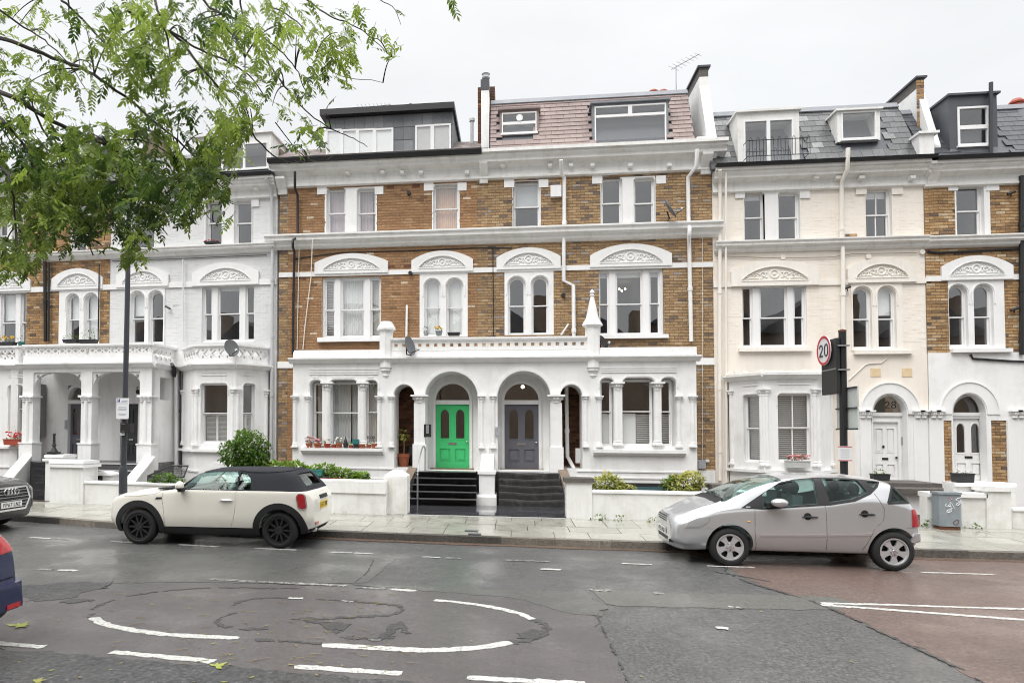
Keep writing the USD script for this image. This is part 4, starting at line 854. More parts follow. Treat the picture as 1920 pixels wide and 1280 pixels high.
# entry phones
for h, l, r, t, b, m_ in ((hC, 795, 808, 795, 819, 'ink_black'), (hD, 929, 937, 800, 816, 'ink_grey')):
    q = rect(M, l, r, t, b, dB + .05); pn = put(h, 'entry_phone', MB(M).box(q[0], q[1], dB - .02, dB + .065, q[2], q[3]), m_)
    put(pn, 'button_panel', MB(M).box(q[0] + .055, q[1] - .05, dB + .065, dB + .072, q[2] + .09, q[3] - .02), 'steel' if m_ == 'ink_black' else 'ink_black')
# balcony parapet over the porch and its piers
for h, l, r in ((hC, 735, 915), (hD, 915, 1100)):
    u0, u1 = M.U(l, 650, dB), M.U(r, 650, dB); z = lambda y: M.Z(915, y, dB)
    mb = MB(M); mb.box(u0, u1, dB - .14, dB, zt1 - .015, z(654)); put(h, 'parapet', mb, 'stucco_white')
    bd = MB(M); bd.poly(lattice(u0, u1, z(654), z(637), 'square', .185), dB - .12, dB - .01); put(h, 'pierced_band', bd, 'stucco_white')
    cornice(M, h, u0, u1, z(631.5), [(-.17, 0), (.06, -.01), (.06, -.05), (.0, -.09), (-.17, -.09)], 'trim_white', 'parapet_coping', dB)
for h, l, r in ((hC, 552, 716), (hD, 1124, 1306)):
    a, b = M.U(l, 660, dB), M.U(r, 660, dB); put(h, 'blocking_course', MB(M).box(a, b, dB - .12, dB + .02, zt0 + .02, zt1 + .02), 'stucco_white')
def pier(h, l, r, t, b, tip=None):
    u0, u1, z0, z1 = rect(M, l, r, t, b, dB); c = (u0 + u1) / 2; w = (u1 - u0) / 2; mb = MB(M); d0 = dB - .06
    mb.lathe([(w * 1.1, 0), (w * 1.1, z1 - z0)], (c, d0, z0), 8)
    zc = M.Z((l + r) / 2, b + 30, dB)
    mb.lathe([(w * .35, zc - z0), (w * .7, (zc - z0) * .8), (w * .6, (zc - z0) * .72), (w * .6, (zc - z0) * .55), (w * 1.0, (zc - z0) * .48), (w * .9, (zc - z0) * .36), (w * 1.15, (zc - z0) * .3), (w * 1.1, 0)], (c, d0, z0), 8)
    if tip is None: mb.lathe([(w * 1.1, 0), (w * 1.5, .05), (w * 1.5, .10), (w * 1.0, .24), (w * .95, .27), (.02, .29)], (c, d0, z1), 8)
    else:
        hh = M.Z((l + r) / 2, tip, dB) - z1
        mb.lathe([(w * 1.1, 0), (w * 1.55, hh * .06), (w * 1.5, hh * .10), (w * .95, hh * .26), (w * .85, hh * .34), (w * .28, hh * .80), (w * .42, hh * .83), (w * .2, hh * .86), (w * .4, hh * .91), (w * .3, hh * .95), (.004, hh)], (c, d0, z1), 8)
    put(h, 'parapet_pier', mb, 'stucco_white', 25)
pier(hC, 712, 735, 622, 680); pier(hD, 1099, 1124, 614, 680, 541)
# basement light of the right-hand bay
q = rect(M, 1165, 1248, 905, 930, dB); bw = put(hD, 'basement_window', MB(M).box(q[0], q[1], dB, dB + .03, q[2], q[3]), 'ink_black'); put(bw, 'board', MB(M).box(q[0] + .25, q[1], dB + .03, dB + .05, q[2], q[3] - .09), 'teal_board')
# stairs
def flight(h, l0, r0, l1, r1, material, seed):
    d1, zl = 2.15, .19; n = 5; dtop = dB + .08
    for i in range(n):
        f = (i + 0.5) / n; dd = d1 + (dtop - d1) * i / n; z1 = zl + (zTh - zl) * (i + 1) / n
        a = M.U(l1 + (l0 - l1) * f, 900, dd); b = M.U(r1 + (r0 - r1) * f, 900, dd)
        mb = MB(M); ns = 14; r = np.random.RandomState(seed + i); worn = h is hD
        us = np.linspace(a, b, ns); dip = -0.016 * np.exp(-((us - (a + b) / 2) / .4) ** 2) * (2.2 if worn else .4); jag = r.normal(0, .012, ns) * (1 if worn else .1)
        z0 = zl + (zTh - zl) * i / n - .02 if i else 0
        v = []; 
        for k_, u in enumerate(us): v += [[u, dd + jag[k_], z0], [u, dd + .025 + jag[k_], z1 - .035 + dip[k_]], [u, dd + .02 + jag[k_], z1 + dip[k_]], [u, dtop - .02 if i < n - 1 else dtop - .02, z1 + dip[k_] * .4], [u, dtop - .02, z0]]
        f_ = []
        for k_ in range(ns - 1):
            for e in range(5): f_.append([k_ * 5 + e, k_ * 5 + (e + 1) % 5, k_ * 5 + 5 + (e + 1) % 5, k_ * 5 + 5 + e])
        f_ = np.array(f_); f_ = np.vstack([f_[:, [0, 1, 2]], f_[:, [0, 2, 3]], [[0, 1, 2], [0, 2, 3], [0, 3, 4]], np.array([[0, 1, 2], [0, 2, 3], [0, 3, 4]]) + (ns - 1) * 5])
        mb.add(v, f_); st = put(h, 'step', mb, material)
        if h is hC: put(st, 'tread', MB(M).box(a, b, dd + .10, dd + .30, z1 - .004, z1 + .006).box(a, b, dd + .045, dd + .10, z1 - .03, z1 + .006), 'slate_step')  # added slabs: sky reflected on the wet steps, put into a lighter colour
flight(hC, 782, 893, 766, 893, 'black_step', 1); flight(hD, 935, 1046, 935, 1063, 'worn_step', 2)
a0, a1 = M.U(757, 955, 2.9), M.U(1068, 955, 2.9)
land = put('/World', 'landing', MB(M).box(a0, a1, 2.1, 3.95, 0, .185), 'wet_tile', kind='structure')
put(land, 'kerb_edge', MB(M).box(a0, a1, 3.95, 4.0, 0, .165), 'pipe_grey')
# centre pedestal between the flights, cheeks
mb = MB(M); c = M.U(913, 900, 1.5); zz = lambda y: M.Z(913, y, 1.5)
mb.box(c - .19, c + .19, dB, 1.62, 0, zz(886)); mb.box(c - .24, c + .24, dB, 1.72, 0, zz(930)); mb.prof([(dB, zz(930)), (1.72, zz(930)), (1.63, zz(926)), (dB, zz(926))], c - .23, c + .23)
mb.box(c - .22, c + .22, dB, 1.66, zz(888), zz(882)); mb.prof([(dB, zz(882)), (1.64, zz(882)), (1.5, zz(874)), (1.2, zz(864)), (dB, zz(852))], c - .16, c + .16); mb.box(c - .03, c + .03, dB, dB + .02, zz(858), zz(840))
put(hC, 'stair_pedestal', mb, 'stucco_white')
for h, l0, l1, s in ((hC, 774, 757, -1), (hD, 1055, 1068, 1)):
    u0, u1 = M.U(l0, 880, 1.0), M.U(l1, 905, 2.0); th = .13
    w0, w1 = zTh + .05, .55; mb = MB(M)
    for a, b, up, mt in ((0, .06, .0, None),):
        v = [[u0 + e, dB + .02, g] for e in (-th / 2, th / 2) for g in (0.1, w0)] + [[u1 + e, 2.05, g] for e in (-th / 2, th / 2) for g in (0.1, w1)]
        mb.add(v, [[0, 1, 5, 4], [2, 6, 7, 3], [0, 4, 6, 2], [1, 3, 7, 5], [0, 2, 3, 1], [4, 5, 7, 6]])
    put(h, 'stair_wall', mb, 'stucco_white')
    cs_ = MB(M); ww = .11
    v = [[u0 + (u1 - u0) * f + e, dB + .02 + (2.08 - dB) * f, w0 + (w1 - w0) * f + g] for f in (0, 1.0) for e in (-ww, ww) for g in (.004, .05)]
    cs_.add(v, [[0, 1, 3, 2], [4, 6, 7, 5], [0, 4, 5, 1], [2, 3, 7, 6], [0, 2, 6, 4], [1, 5, 7, 3]]); put(h, 'stair_coping', cs_, 'cheek_stone')
# ------------------------------------------------------------------ roofs of the middle pair
def sc(prof, k, kd=1.0): return [(a * kd if a > 0 else a, b * k) for a, b in prof]
zE = zEave
g0, g1 = uC0 - .2, M.U(903, 297, .45)
mb = MB(M); mb.prof([(.30, zE - .11), (.47, zE - .11), (.50, zE - .02), (.50, zE + .015), (.30, zE + .015)], g0, g1); put(hC, 'gutter', mb, 'black_paint')
zr = M.Z(870, 268, -1.5)
put(hC, 'roof', slab(M, uC0 - .1, uP, .33, zE + .0, -1.5, zr), 'zinc_dark')
tiles(M, hC, uC0 - .1, M.U(612, 280, -.3), .36, zE + .01, -1.4, zr - .02, 7, .24, 'tile_brown', seed=11, name='roof_tile')
tiles(M, hC, M.U(612, 280, -.3), M.U(850, 280, -.3), .36, zE + .01, -.15, zE + .01 + (zr - zE) * .28, 2, .24, 'tile_brown', seed=12, name='roof_tile')
tiles(M, hC, M.U(850, 280, -.3), uP - .2, .36, zE + .01, -1.4, zr - .02, 7, .24, 'tile_brown', seed=13, name='roof_tile')
put(hC, 'flat_roof', MB(M).box(uC0, uP, -7, -1.5, zr - .1, zr), 'lead_grey')
dd = -.15
u0, u1 = M.U(611, 260, dd), M.U(849, 260, dd); zt = M.Z(730, 216, dd)
mb = MB(M); mb.box(u0, u1, -4.5, dd, zE + .05, zt); dm = put(hC, 'roof_dormer', mb, 'grey_cladding')
mb = MB(M); mb.box(u0 - .12, u1 + .06, -4.6, dd + .22, zt, zt + .17); put(dm, 'fascia', mb, 'black_paint')
fl = M.sub(u0, dd, u1, dd)[0]
for i in range(13):
    x = u0 + (u1 - u0) * (i + .5) / 13
    for j in range(3):
        if j < 2 and (u0 + .02 < x < M.U(742, 260, dd) or x > M.U(776, 260, dd)): continue
        put(dm, 'cladding_slate', MB(M).box(u0 + (u1 - u0) * i / 13 + .004, u0 + (u1 - u0) * (i + 1) / 13 - .004, dd, dd + .012 + .003 * (i % 2), zt - .5 - (1 - j) * .0 + (j - 2) * .36 + .14, zt - .02 + (j - 2) * .36), 'slate_mid', tint=rnd.random())
for l, r, t, b, hg in ((612, 641, 244, 299, [('curtain', 0, 1, 'blind_white')]), (641, 671, 244, 299, [('curtain', 0, 1, 'blind_white')]), (671, 703, 243, 298, [('curtain', 0, 1, 'blind_white')]), (703, 738, 242, 297, [('curtain', 0, 1, 'blind_white')]), (779, 811, 236, 293, [('roller', .2, 'curtain_grey')]), (811, 846, 234, 291, [('roller', .9, 'curtain_grey')])):
    q = rect(M, l, r, t, b, dd); 
    wd = MB(M); s = sbox(q[0], q[2], q[1], q[3]); ho = s.buffer(-.05); wd.poly(s.difference(ho), dd + .016, dd + .06); w_ = put(dm, 'window', wd, 'window_white')
    put(w_, 'pane', pane(M, ho, dd + .035), 'pane_glass'); put(w_, 'blind', MB(M).poly(ho, dd + .014, dd + .018), hg[0][3] if hg[0][0] == 'curtain' else 'room_bright')
mb = MB(M); u, z = M.hit(885, 278, -1.0); zt2 = M.Z(885, 228, -1.0); mb.tube([(u, -1.0, z - .2), (u, -1.0, zt2)], .05, 10); mb.lathe([(.08, 0), (.08, .08), (.02, .12)], (u, -1.0, zt2), 10); put(hC, 'flue_pipe', mb, 'pipe_grey')
mb = MB(M); u, z = M.hit(770, 206, -1.0); mb.tube([(u, -1.0, z - .15), (u, -1.0, z + .12)], .045, 8); mb.lathe([(.07, 0), (.07, .05), (.02, .09)], (u, -1.0, z + .1), 8); put(hC, 'vent_pipe', mb, 'black_paint')
def yagi(label, px, py0, py1, d, ln, el=6, ang=0.4, parent='/World'):
    u, z0 = M.hit(px, py0, d); z1 = M.Z(px, py1, d); t = thing('television_aerial', label, 'aerial', M.W([[u, d, z0]])[0], group=None)
    put(t, 'mast', MB(M).tube([(u, d, z0 - .3), (u, d, z1)], .014, 6), 'steel')
    b = MB(M); c, s = math.cos(ang), math.sin(ang); b.tube([(u - ln * .2 * c, d - ln * .2 * s, z1 - .03), (u + ln * c, d + ln * s, z1 - .03)], .01, 5)
    for i in range(el):
        f = -.1 + 1.05 * i / (el - 1); hl = .22 - .012 * i; b.tube([(u + ln * f * c + hl * s, d + ln * f * s - hl * c, z1 - .03), (u + ln * f * c - hl * s, d + ln * f * s + hl * c, z1 - .03)], .005, 4)
    put(t, 'antenna', b, 'steel'); return t
# chimney stack at the party wall
u0, u1 = M.U(896, 220, -.9), M.U(928, 220, -.9); zc = M.Z(912, 163, -.9)
mb = MB(M); mb.box(u0, u1, -2.2, -.9, zE - .3, zc); ch = put(hC, 'chimney', mb, 'mortar_dark')
bricks(M, ch, sbox(u0, zE, u1, zc), -.9, 'brick_red', seed=31, tmix=(.12, .1), name='chimney_brick')
u0, u1 = M.U(902, 220, -.2), M.U(917, 220, -.2); put(ch, 'rendered_pier', MB(M).box(u0, u1, -.9, -.2, zE - .5, M.Z(910, 169, -.2)), 'stucco_white')
put(ch, 'pier_cap', MB(M).box(u0 - .01, u1 + .01, -.9, -.19, M.Z(910, 169, -.2), M.Z(910, 149, -.2)), 'slate_dark', tint=.5)
u, z = M.hit(911, 149, -.5); put(ch, 'chimney_pot', MB(M).lathe([(.1, 0), (.12, .03), (.09, .06), (.09, .11), (.12, .14), (.06, .16)], (u, -.5, z), 12), 'pot_stone')
# pink tiled mansard
def mansard(h, l, r, yb, yt, d0, d1, rows, wid, material, wins, seed, name, ridge=True, pxm=None, lim=300):
    pm = pxm or (l + r) / 2; u0, u1 = M.U(l, 250, d0), M.U(r, 250, d0); z0, z1 = M.Z(pm, yb, d0), M.Z(pm, yt, d1)
    rf = put(h, 'roof', slab(M, u0, u1, d0, z0, d1, z1), 'zinc_dark')
    holes = []
    for a, c, t, b in wins:
        dm_ = (d0 + d1) / 2; holes.append((M.U(a, 250, dm_) - .02, M.U(c, 250, dm_) + .02, M.Z((a + c) / 2, b, d0) - .02, M.Z((a + c) / 2, t, dm_) + .02))
    tiles(M, rf, u0, u1, d0 + .02, z0, d1 + .02, z1 - .02, rows, wid, material, holes, seed, name, limit=lim, **(dict(th=.028, jag=.001, tsd=.12) if 'pink' in material else {}))
    put(h, 'flat_roof', MB(M).box(u0, u1, -7, d1, z1 - .12, z1), 'lead_grey')
    if ridge: put(rf, 'ridge_lead', MB(M).prof([(d1 - .1, z1 - .02), (d1 + .10, z1 - .10), (d1 + .12, z1 - .08), (d1 + .02, z1 + .07), (d1 - .1, z1 + .07)], u0, u1), 'lead_grey')
    return rf, z0, z1
rfD, _, zD1 = mansard(hD, 919, 1303, 287 - 6, 183, .12, -.62, 13, .33, 'tile_pink', [(938, 1008, 205, 254), (1110, 1252, 190, 276)], 21, 'roof_tile', lim=300)
def boxwin(h, l, r, t, b, d, back, panes, surround='lead_grey', frame_w=.05, hang=None, cheek=.06, cap=.07, name='roof_dormer', mat2='window_white', room_='room_bright'):
    """A box dormer: cheeks, cap, white frame divided into panes given as fractions (x0, x1, z0, z1)."""
    u0, u1, z0, z1 = rect(M, l, r, t, b, d); mb = MB(M)
    mb.poly(sbox(u0 - cheek, z0 - .05, u1 + cheek, z1 + cap).difference(sbox(u0, z0, u1, z1)), back, d); mb.box(u0 - cheek - .05, u1 + cheek + .05, back, d + .07, z1 + cap, z1 + cap + .05)
    g = put(h, name, mb, surround); s = sbox(u0, z0, u1, z1)
    ps = [sbox(u0 + (u1 - u0) * a + frame_w * .6, z0 + (z1 - z0) * c + frame_w * .6, u0 + (u1 - u0) * b_ - frame_w * .6, z0 + (z1 - z0) * e - frame_w * .6) for a, b_, c, e in panes]
    wf = MB(M); wf.poly(s.difference(unary_union(ps)), d - .06, d + .02); w_ = put(g, 'window', wf, mat2)
    for q in ps: put(w_, 'pane', pane(M, q.buffer(.004), d - .025), 'pane_glass')
    put(w_, 'window_ledge', MB(M).box(u0 - .03, u1 + .03, d, d + .07, z0 - .05, z0), mat2)
    put(w_, 'room', MB(M).box(u0, u1, back - .02, back, z0, z1), room_)
    return g, (u0, u1, z0, z1)
gS, qS = boxwin(hD, 941, 1006, 211, 250, -.12, -.9, [(0, 1, 0, .48), (0, 1, .5, 1)], 'tile_pink', room_='curtain_grey')
u, z = M.hit(974, 221, -.1); put(gS, 'extractor_fan', MB(M).tube([(u, -.15, z), (u, -.08, z)], .09, 14), 'window_white')
boxwin(hD, 1115, 1249, 197, 270, .02, -.9, [(0, .49, .74, 1), (.51, 1, .74, 1), (0, 1, 0, .74)], 'lead_grey', frame_w=.055, room_='curtain_grey')
for px in (1225, 1243):
    u, z = M.hit(px, 176, -1.6); put(hD, 'chimney_pot', MB(M).lathe([(.13, -.25), (.13, 0), (.15, .02), (.15, .05), (.09, .1), (.02, .1)], (u, -1.6, z), 12), 'pot_red')
# party wall rising at the right end
def partywall(h, l, r, yt, yb, dfront, dtop, material='stucco_white', capm='slate_dark', brick_side=False, ymid=None):
    u0, u1 = M.U(l, 200, dtop), M.U(r, 200, dtop); zt, zb = M.Z((l + r) / 2, yt, dtop), M.Z((l + r) / 2, yb, dfront); ym = M.Z((l + r) / 2, ymid or yt + 20, dtop)
    p = put(h, 'party_parapet', MB(M).prof([(dfront, zb), (dfront, zb + .25), (dtop, ym), (dtop, zt - .25), (dtop - 6.0, zt - .25), (dtop - 6.0, zb - 1), (dfront - .3, zb - .4)], u0, u1), material)
    put(p, 'brick_top', MB(M).box(u0 + .003, u1 - .003, dtop - 6, dtop - .003, zt - .25, zt), 'dark_stone'); put(p, 'coping', MB(M).box(u0 - .05, u1 + .05, dtop - 6.1, dtop + .05, zt, zt + .05), 'slate_dark', tint=.6)
    return p
partywall(hD, 1312, 1329, 127, 284, .25, -.45, ymid=160)
q = rect(M, 1298, 1350, 284, 293, .1); put(hD, 'parapet_block', MB(M).box(M.U(1306, 280, .2), M.U(1332, 280, .2), -.3, .25, zE - .02, zE + .12), 'stucco_white')
# pipes and wires of the middle pair
zz = lambda x, y, d=.1: M.hit(x, y, d)[1]
def pp(h, pts, r, m_, d=.1, fr=M, **kw): return pipe(fr, h, [(fr.U(x, y, dd_), dd_, fr.Z(x, y, dd_)) for x, y, dd_ in [(p + (d,))[:3] if len(p) == 2 else p for p in pts]], r, m_, **kw)
pp(hC, [(553, 322, .42), (553, 352, .38), (558, 366, .12), (558, 444, .12), (549, 450, .36), (549, 463, .36), (552, 472, .12), (550, 560), (549, 665)], .035, 'black_paint')
pp(hD, [(1052, 300, .42), (1053, 326, .2), (1058, 334, .1), (1058, 430, .1)], .05, 'stucco_white'); pp(hD, [(1057, 446), (1057, 526), (1075, 535), (1076, 632)], .05, 'stucco_white')
pp(hD, [(1307, 280, .45), (1306, 312, .40), (1290, 332, .1), (1291, 420, .1), (1293, 428, .34), (1292, 442, .34), (1292, 455, .1), (1296, 640, .1)], .05, 'stucco_white')
pp(hC, [(586, 447, .3), (583, 520, .06), (572, 610, .06), (568, 655, .06)], .012, 'cream_trim', name='cable', joints=False); pp(hC, [(561, 460, .05), (557, 655, .05)], .010, 'cream_trim', name='cable', joints=False)
pp(hC, [(763, 572), (762, 632)], .03, 'stucco_white', joints=False); pp(hD, [(1066, 607), (1052, 628)], .025, 'stucco_white', joints=False)
pp(hC, [(549, 486, .03), (580, 481, .03), (640, 473, .03), (760, 470, .03), (900, 464, .03), (960, 465, .03)], .014, 'black_paint', name='cable', joints=False)
pp(hC, [(924, 466, .03), (925, 560, .03), (925, 630, .03)], .012, 'black_paint', name='cable', joints=False)
pp(hD, [(1062, 722, .25), (1064, 855, .25), (1077, 880, .7)], .05, 'stucco_white')
pp(hD, [(1317, 445, .03), (1317, 900, .03)], .006, 'cream_trim', name='cable', joints=False)
q = rect(M, 1308, 1322, 862, 878, .05); put(hD, 'meter_box', MB(M).box(q[0], q[1], 0.012, .13, q[2], q[3]), 'ink_grey'); q = rect(M, 1323, 1330, 861, 866, .05); put(hD, 'vent_box', MB(M).box(q[0], q[1], 0.012, .05, q[2], q[3]), 'stucco_white')
q = rect(M, 1082, 1092, 841, 869, .7); put(hD, 'white_panel', MB(M).box(q[0], q[1], .1, .3, q[2], q[3]), 'stucco_white')
yagi('television aerial on the pink tiled roof beside the white party wall', 1268, 182, 124, -.9, .75, 7, .9)
yagi('television aerial standing on the dark box dormer of the orange brick house', 679, 212, 200, -1.2, .9, 9, .1)

# ------------------------------------------------------------------ cream house (E) and the gold brick house (F) on the right
uE0, uE1 = uD1 + .002, M.U(1737, 600); uF1 = M.U(2130, 600)
hE = thing('terraced_house', 'cream painted house with a slate mansard and two white roof windows', 'house', M.W([[(uE0 + uE1) / 2, 0, 0]])[0], group='houses of the terrace')
hF = thing('terraced_house', 'golden brick house with white rendered ground floor and white half-glazed door', 'house', M.W([[(uE1 + uF1) / 2, 0, 0]])[0], group='houses of the terrace')
zT = M.Z(1345, 316, .3)
opsE = [opening(M, 1395, 1434, 360, 452), opening(M, 1459, 1500, 358, 451), opening(M, 1623, 1672, 352, 449), opening(M, 1392, 1513, 532, 652), opening(M, 1597, 1690, 531, 656)]
fan = px_arch(1637, 1699, 743, 773, 790, -.25); dq = rect(M, 1637, 1684, 790, 905, -.25)
uD0_, uD1_ = M.U(1637, 800, 0), M.U(1700, 800, 0)
archE = px_arch(1635, 1702, 738, 774, 910, 0); archF = px_arch(1785, 1850, 737, 774, 903, 0)
opsE.append(archE.union(sbox(archE.bounds[0], 0, archE.bounds[2], archE.bounds[1] + .01)))
zGE = M.Z(1500, 665)
faceE = sbox(uE0, 0, uE1, zT - .05).difference(unary_union(opsE)).difference(opening(M, 1366, 1556, 700, 960))
put(hE, 'wall', MB(M).poly(faceE, -.3, -.012), 'cream_paint')
bricks(M, hE, faceE.intersection(sbox(uE0, zGE, uE1, zT - .5)), -.012, 'cream_paint', proud=.001, mortar_w=.003, seed=41, name='painted_brick')
lower = faceE.intersection(sbox(uE0, 0, uE1, zGE)); wz = opening(M, 1603, 1745, 779, 990); put(hE, 'render', MB(M).poly(lower.difference(wz), -.012, 0.0), 'cream_paint'); put(hE, 'render', MB(M).poly(lower.intersection(wz), -.012, 0.002), 'stucco_white')
put(hE, 'back_wall', MB(M).box(uE0, uE1, -7.2, -7, 0, zT), 'mortar_buff'); put(hF, 'back_wall', MB(M).box(uE1, uF1, -7.2, -7, 0, zT), 'mortar_buff')
cornice(M, hE, uE0, uE1, zT, sc(TOPC, .80, .85), 'cornice_white')
modillions(M, hE, [1453, 1528, 1569, 1613, 1708], 336, w=.12, h=.12); corbel(M, hE, 1744, 318, 352, .22)
cornice(M, hE, uE0 + .03, uE1, M.Z(1345, 456), sc(STRING, .72, .8), 'cornice_white', 'string_course')
mb = MB(M); mb.prof([(.30, zT + .0), (.44, zT + .0), (.47, zT + .075), (.30, zT + .075)], uE0, uE1 + .1); put(hE, 'gutter', mb, 'black_paint')
pair_top(M, hE, [(1397, 1432), (1461, 1498)], 363, 452, (1394, 1501), blocks=[(1378, 1396), (1499, 1518)], material='trim_white', hangs=([('roller', .10)], None))
pair_top(M, hE, [(1625, 1670)], 356, 449, (1622, 1674), blocks=[(1604, 1624), (1671, 1692)], material='cream_trim', bars=1, hangs=([('roller', .14)],))
triple(M, hE, 1391, 1514, 532, 652, [(1395, 1411), (1428, 1476), (1492, 1509)], rail=.48, deep=3)
twin_arch(M, hE, 1596, 1692, 531, 657, [(1602, 1631), (1649, 1677)], 540, 650, hangs=(None, [('roller', .45)]), rail=.48, surround='cream_trim')
hood(M, hE, 1370, 1534, 536, 508, 489, 9, material='cream_trim'); hood(M, hE, 1588, 1716, 530, 503, 485, 9, material='cream_trim')
zb0, zb1 = M.Z(1540, 535), M.Z(1540, 526); put(hE, 'stone_band', MB(M).box(uE0, uE1, 0, .03, zb0, zb1), 'cream_trim')
for l, r, t, b in ((1384, 1520, 652, 659), (1600, 1708, 658, 664)): q = rect(M, l, r, t, b); put(hE, 'window_sill', MB(M).box(q[0], q[1], -.02, .1, q[2], q[3]), 'cream_trim')
for l, r in ((1632, 1651), (1691, 1710)): q = rect(M, l, r, 690, 706); put(hE, 'ochre_tile', MB(M).box(q[0], q[1], 0, .012, q[2], q[3]), 'ochre_tile')
q = rect(M, 1585, 1607, 437, 449); bricks(M, hE, sbox(q[0], q[2], q[1], q[3]), 0.0, 'brick_gold', seed=4, name='bare_brick')
# arched doorways of E and F
for h, o, dl, dr, dt, fl_, fr_, white, lab in ((hE, archE, 1637, 1684, 791, 1637, 1699, False, 'plain white panelled front door with a black letter slot'), (hF, archF, 1787, 1847, 784, 1786, 1848, True, 'white front door with two tall dark arched panes')):
    d = -.22; u0, u1, z0, z1 = rect(M, dl, dr, dt, 905, d); f0, f1 = M.U(fl_, 760, d), M.U(fr_, 760, d); zs, zf = M.Z((fl_ + fr_) / 2, 773, d), M.Z((fl_ + fr_) / 2, 743, d)
    fa = arch(f0, f1, zs, zs + .01, zf)
    put(h, 'porch_wall', MB(M).poly(sbox(o.bounds[0] - .1, 0, o.bounds[2] + .1, o.bounds[3] + .1).difference(fa).difference(sbox(u0, 0, u1, z1)), d - .1, d), 'stucco_white')
    mb = MB(M); mb.poly(fa.buffer(.05).difference(fa).intersection(sbox(f0 - 1, zs, f1 + 1, 9)), d, d + .03); mb.box(o.bounds[0], o.bounds[2], d, d + .05, zs - .09, zs - .005); mb.poly(ring(sbox(u0, z0, u1, z1), .05).intersection(sbox(u0 - 1, z0, u1 + 1, 9)), d, d + .025); put(h, 'door_frame', mb, 'trim_white')
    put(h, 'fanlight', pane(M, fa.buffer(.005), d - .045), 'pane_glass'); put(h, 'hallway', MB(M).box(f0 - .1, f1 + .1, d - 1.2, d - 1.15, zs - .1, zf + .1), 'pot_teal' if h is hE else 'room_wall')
    door(M, h, u0 + .003, u1 - .003, z0, z1 - .003, d - .03, 'trim_white', glazed=white, label=lab, knob='plastic_black', plate='plastic_black', slot_z=.48)
    put(h, 'porch_floor', MB(M).box(o.bounds[0] + .003, o.bounds[2] - .003, d - .1, .055, 0, z0), 'pipe_grey')
    put(h, 'porch_lining', MB(M).poly(o.buffer(.002).difference(o.buffer(-.014)), d, .034), 'trim_white')
    big = o.buffer(.28).difference(o.buffer(.01)).intersection(sbox(-99, M.Z(1670, 776), 99, 20)); put(h, 'arch_surround', MB(M).poly(big, 0, .05), 'trim_white'); put(h, 'arch_mould', MB(M).poly(o.buffer(.29).difference(o.buffer(.26)).intersection(sbox(-99, M.Z(1670, 776), 99, 20)), .05, .07), 'trim_white')
t28 = meshkit.text_mesh('28', .17, .004); tv = np.asarray(t28.vertices); cu, cz = M.hit(1668, 762, -.26); mb = MB(M); mb.add(np.column_stack([cu - .13 + tv[:, 0], -.262 + tv[:, 2], cz + tv[:, 1] - .04]), t28.faces); put(hE, 'house_number', mb, 'ink_black')
for h, ps in ((hE, ((1612, 1632, 784, 905), (1712, 1738, 784, 905))), (hF, ((1741, 1768, 784, 905), (1888, 1925, 784, 905)))):
    for l, r, t, b in ps:
        q = rect(M, l, r, t, b); mb = MB(M); mb.box(q[0], q[1], 0, .05, .1, q[3]); capital(mb, (q[0] + q[1]) / 2 - .06, .03, q[3], q[3] + .2, .07); capital(mb, (q[0] + q[1]) / 2 + .08, .03, q[3], q[3] + .2, .07); put(h, 'door_pilaster', mb, 'trim_white')
q = rect(M, 1695, 1701, 819, 834, -.1); put(hE, 'entry_phone', MB(M).box(q[0], q[1], -.22, -.17, q[2], q[3]), 'ink_grey')
u, z = M.hit(1656, 837, -.25); put(hE, 'door_knocker', MB(M).ball((u, -.24, z), (.03, .02, .04), 1), 'plastic_black')
q = rect(M, 1846, 1849, 838, 854, -.2); put(hF, 'door_handle', MB(M).box(q[0] - .06, q[1] - .05, -.25, -.2, q[2], q[3]), 'plastic_black')
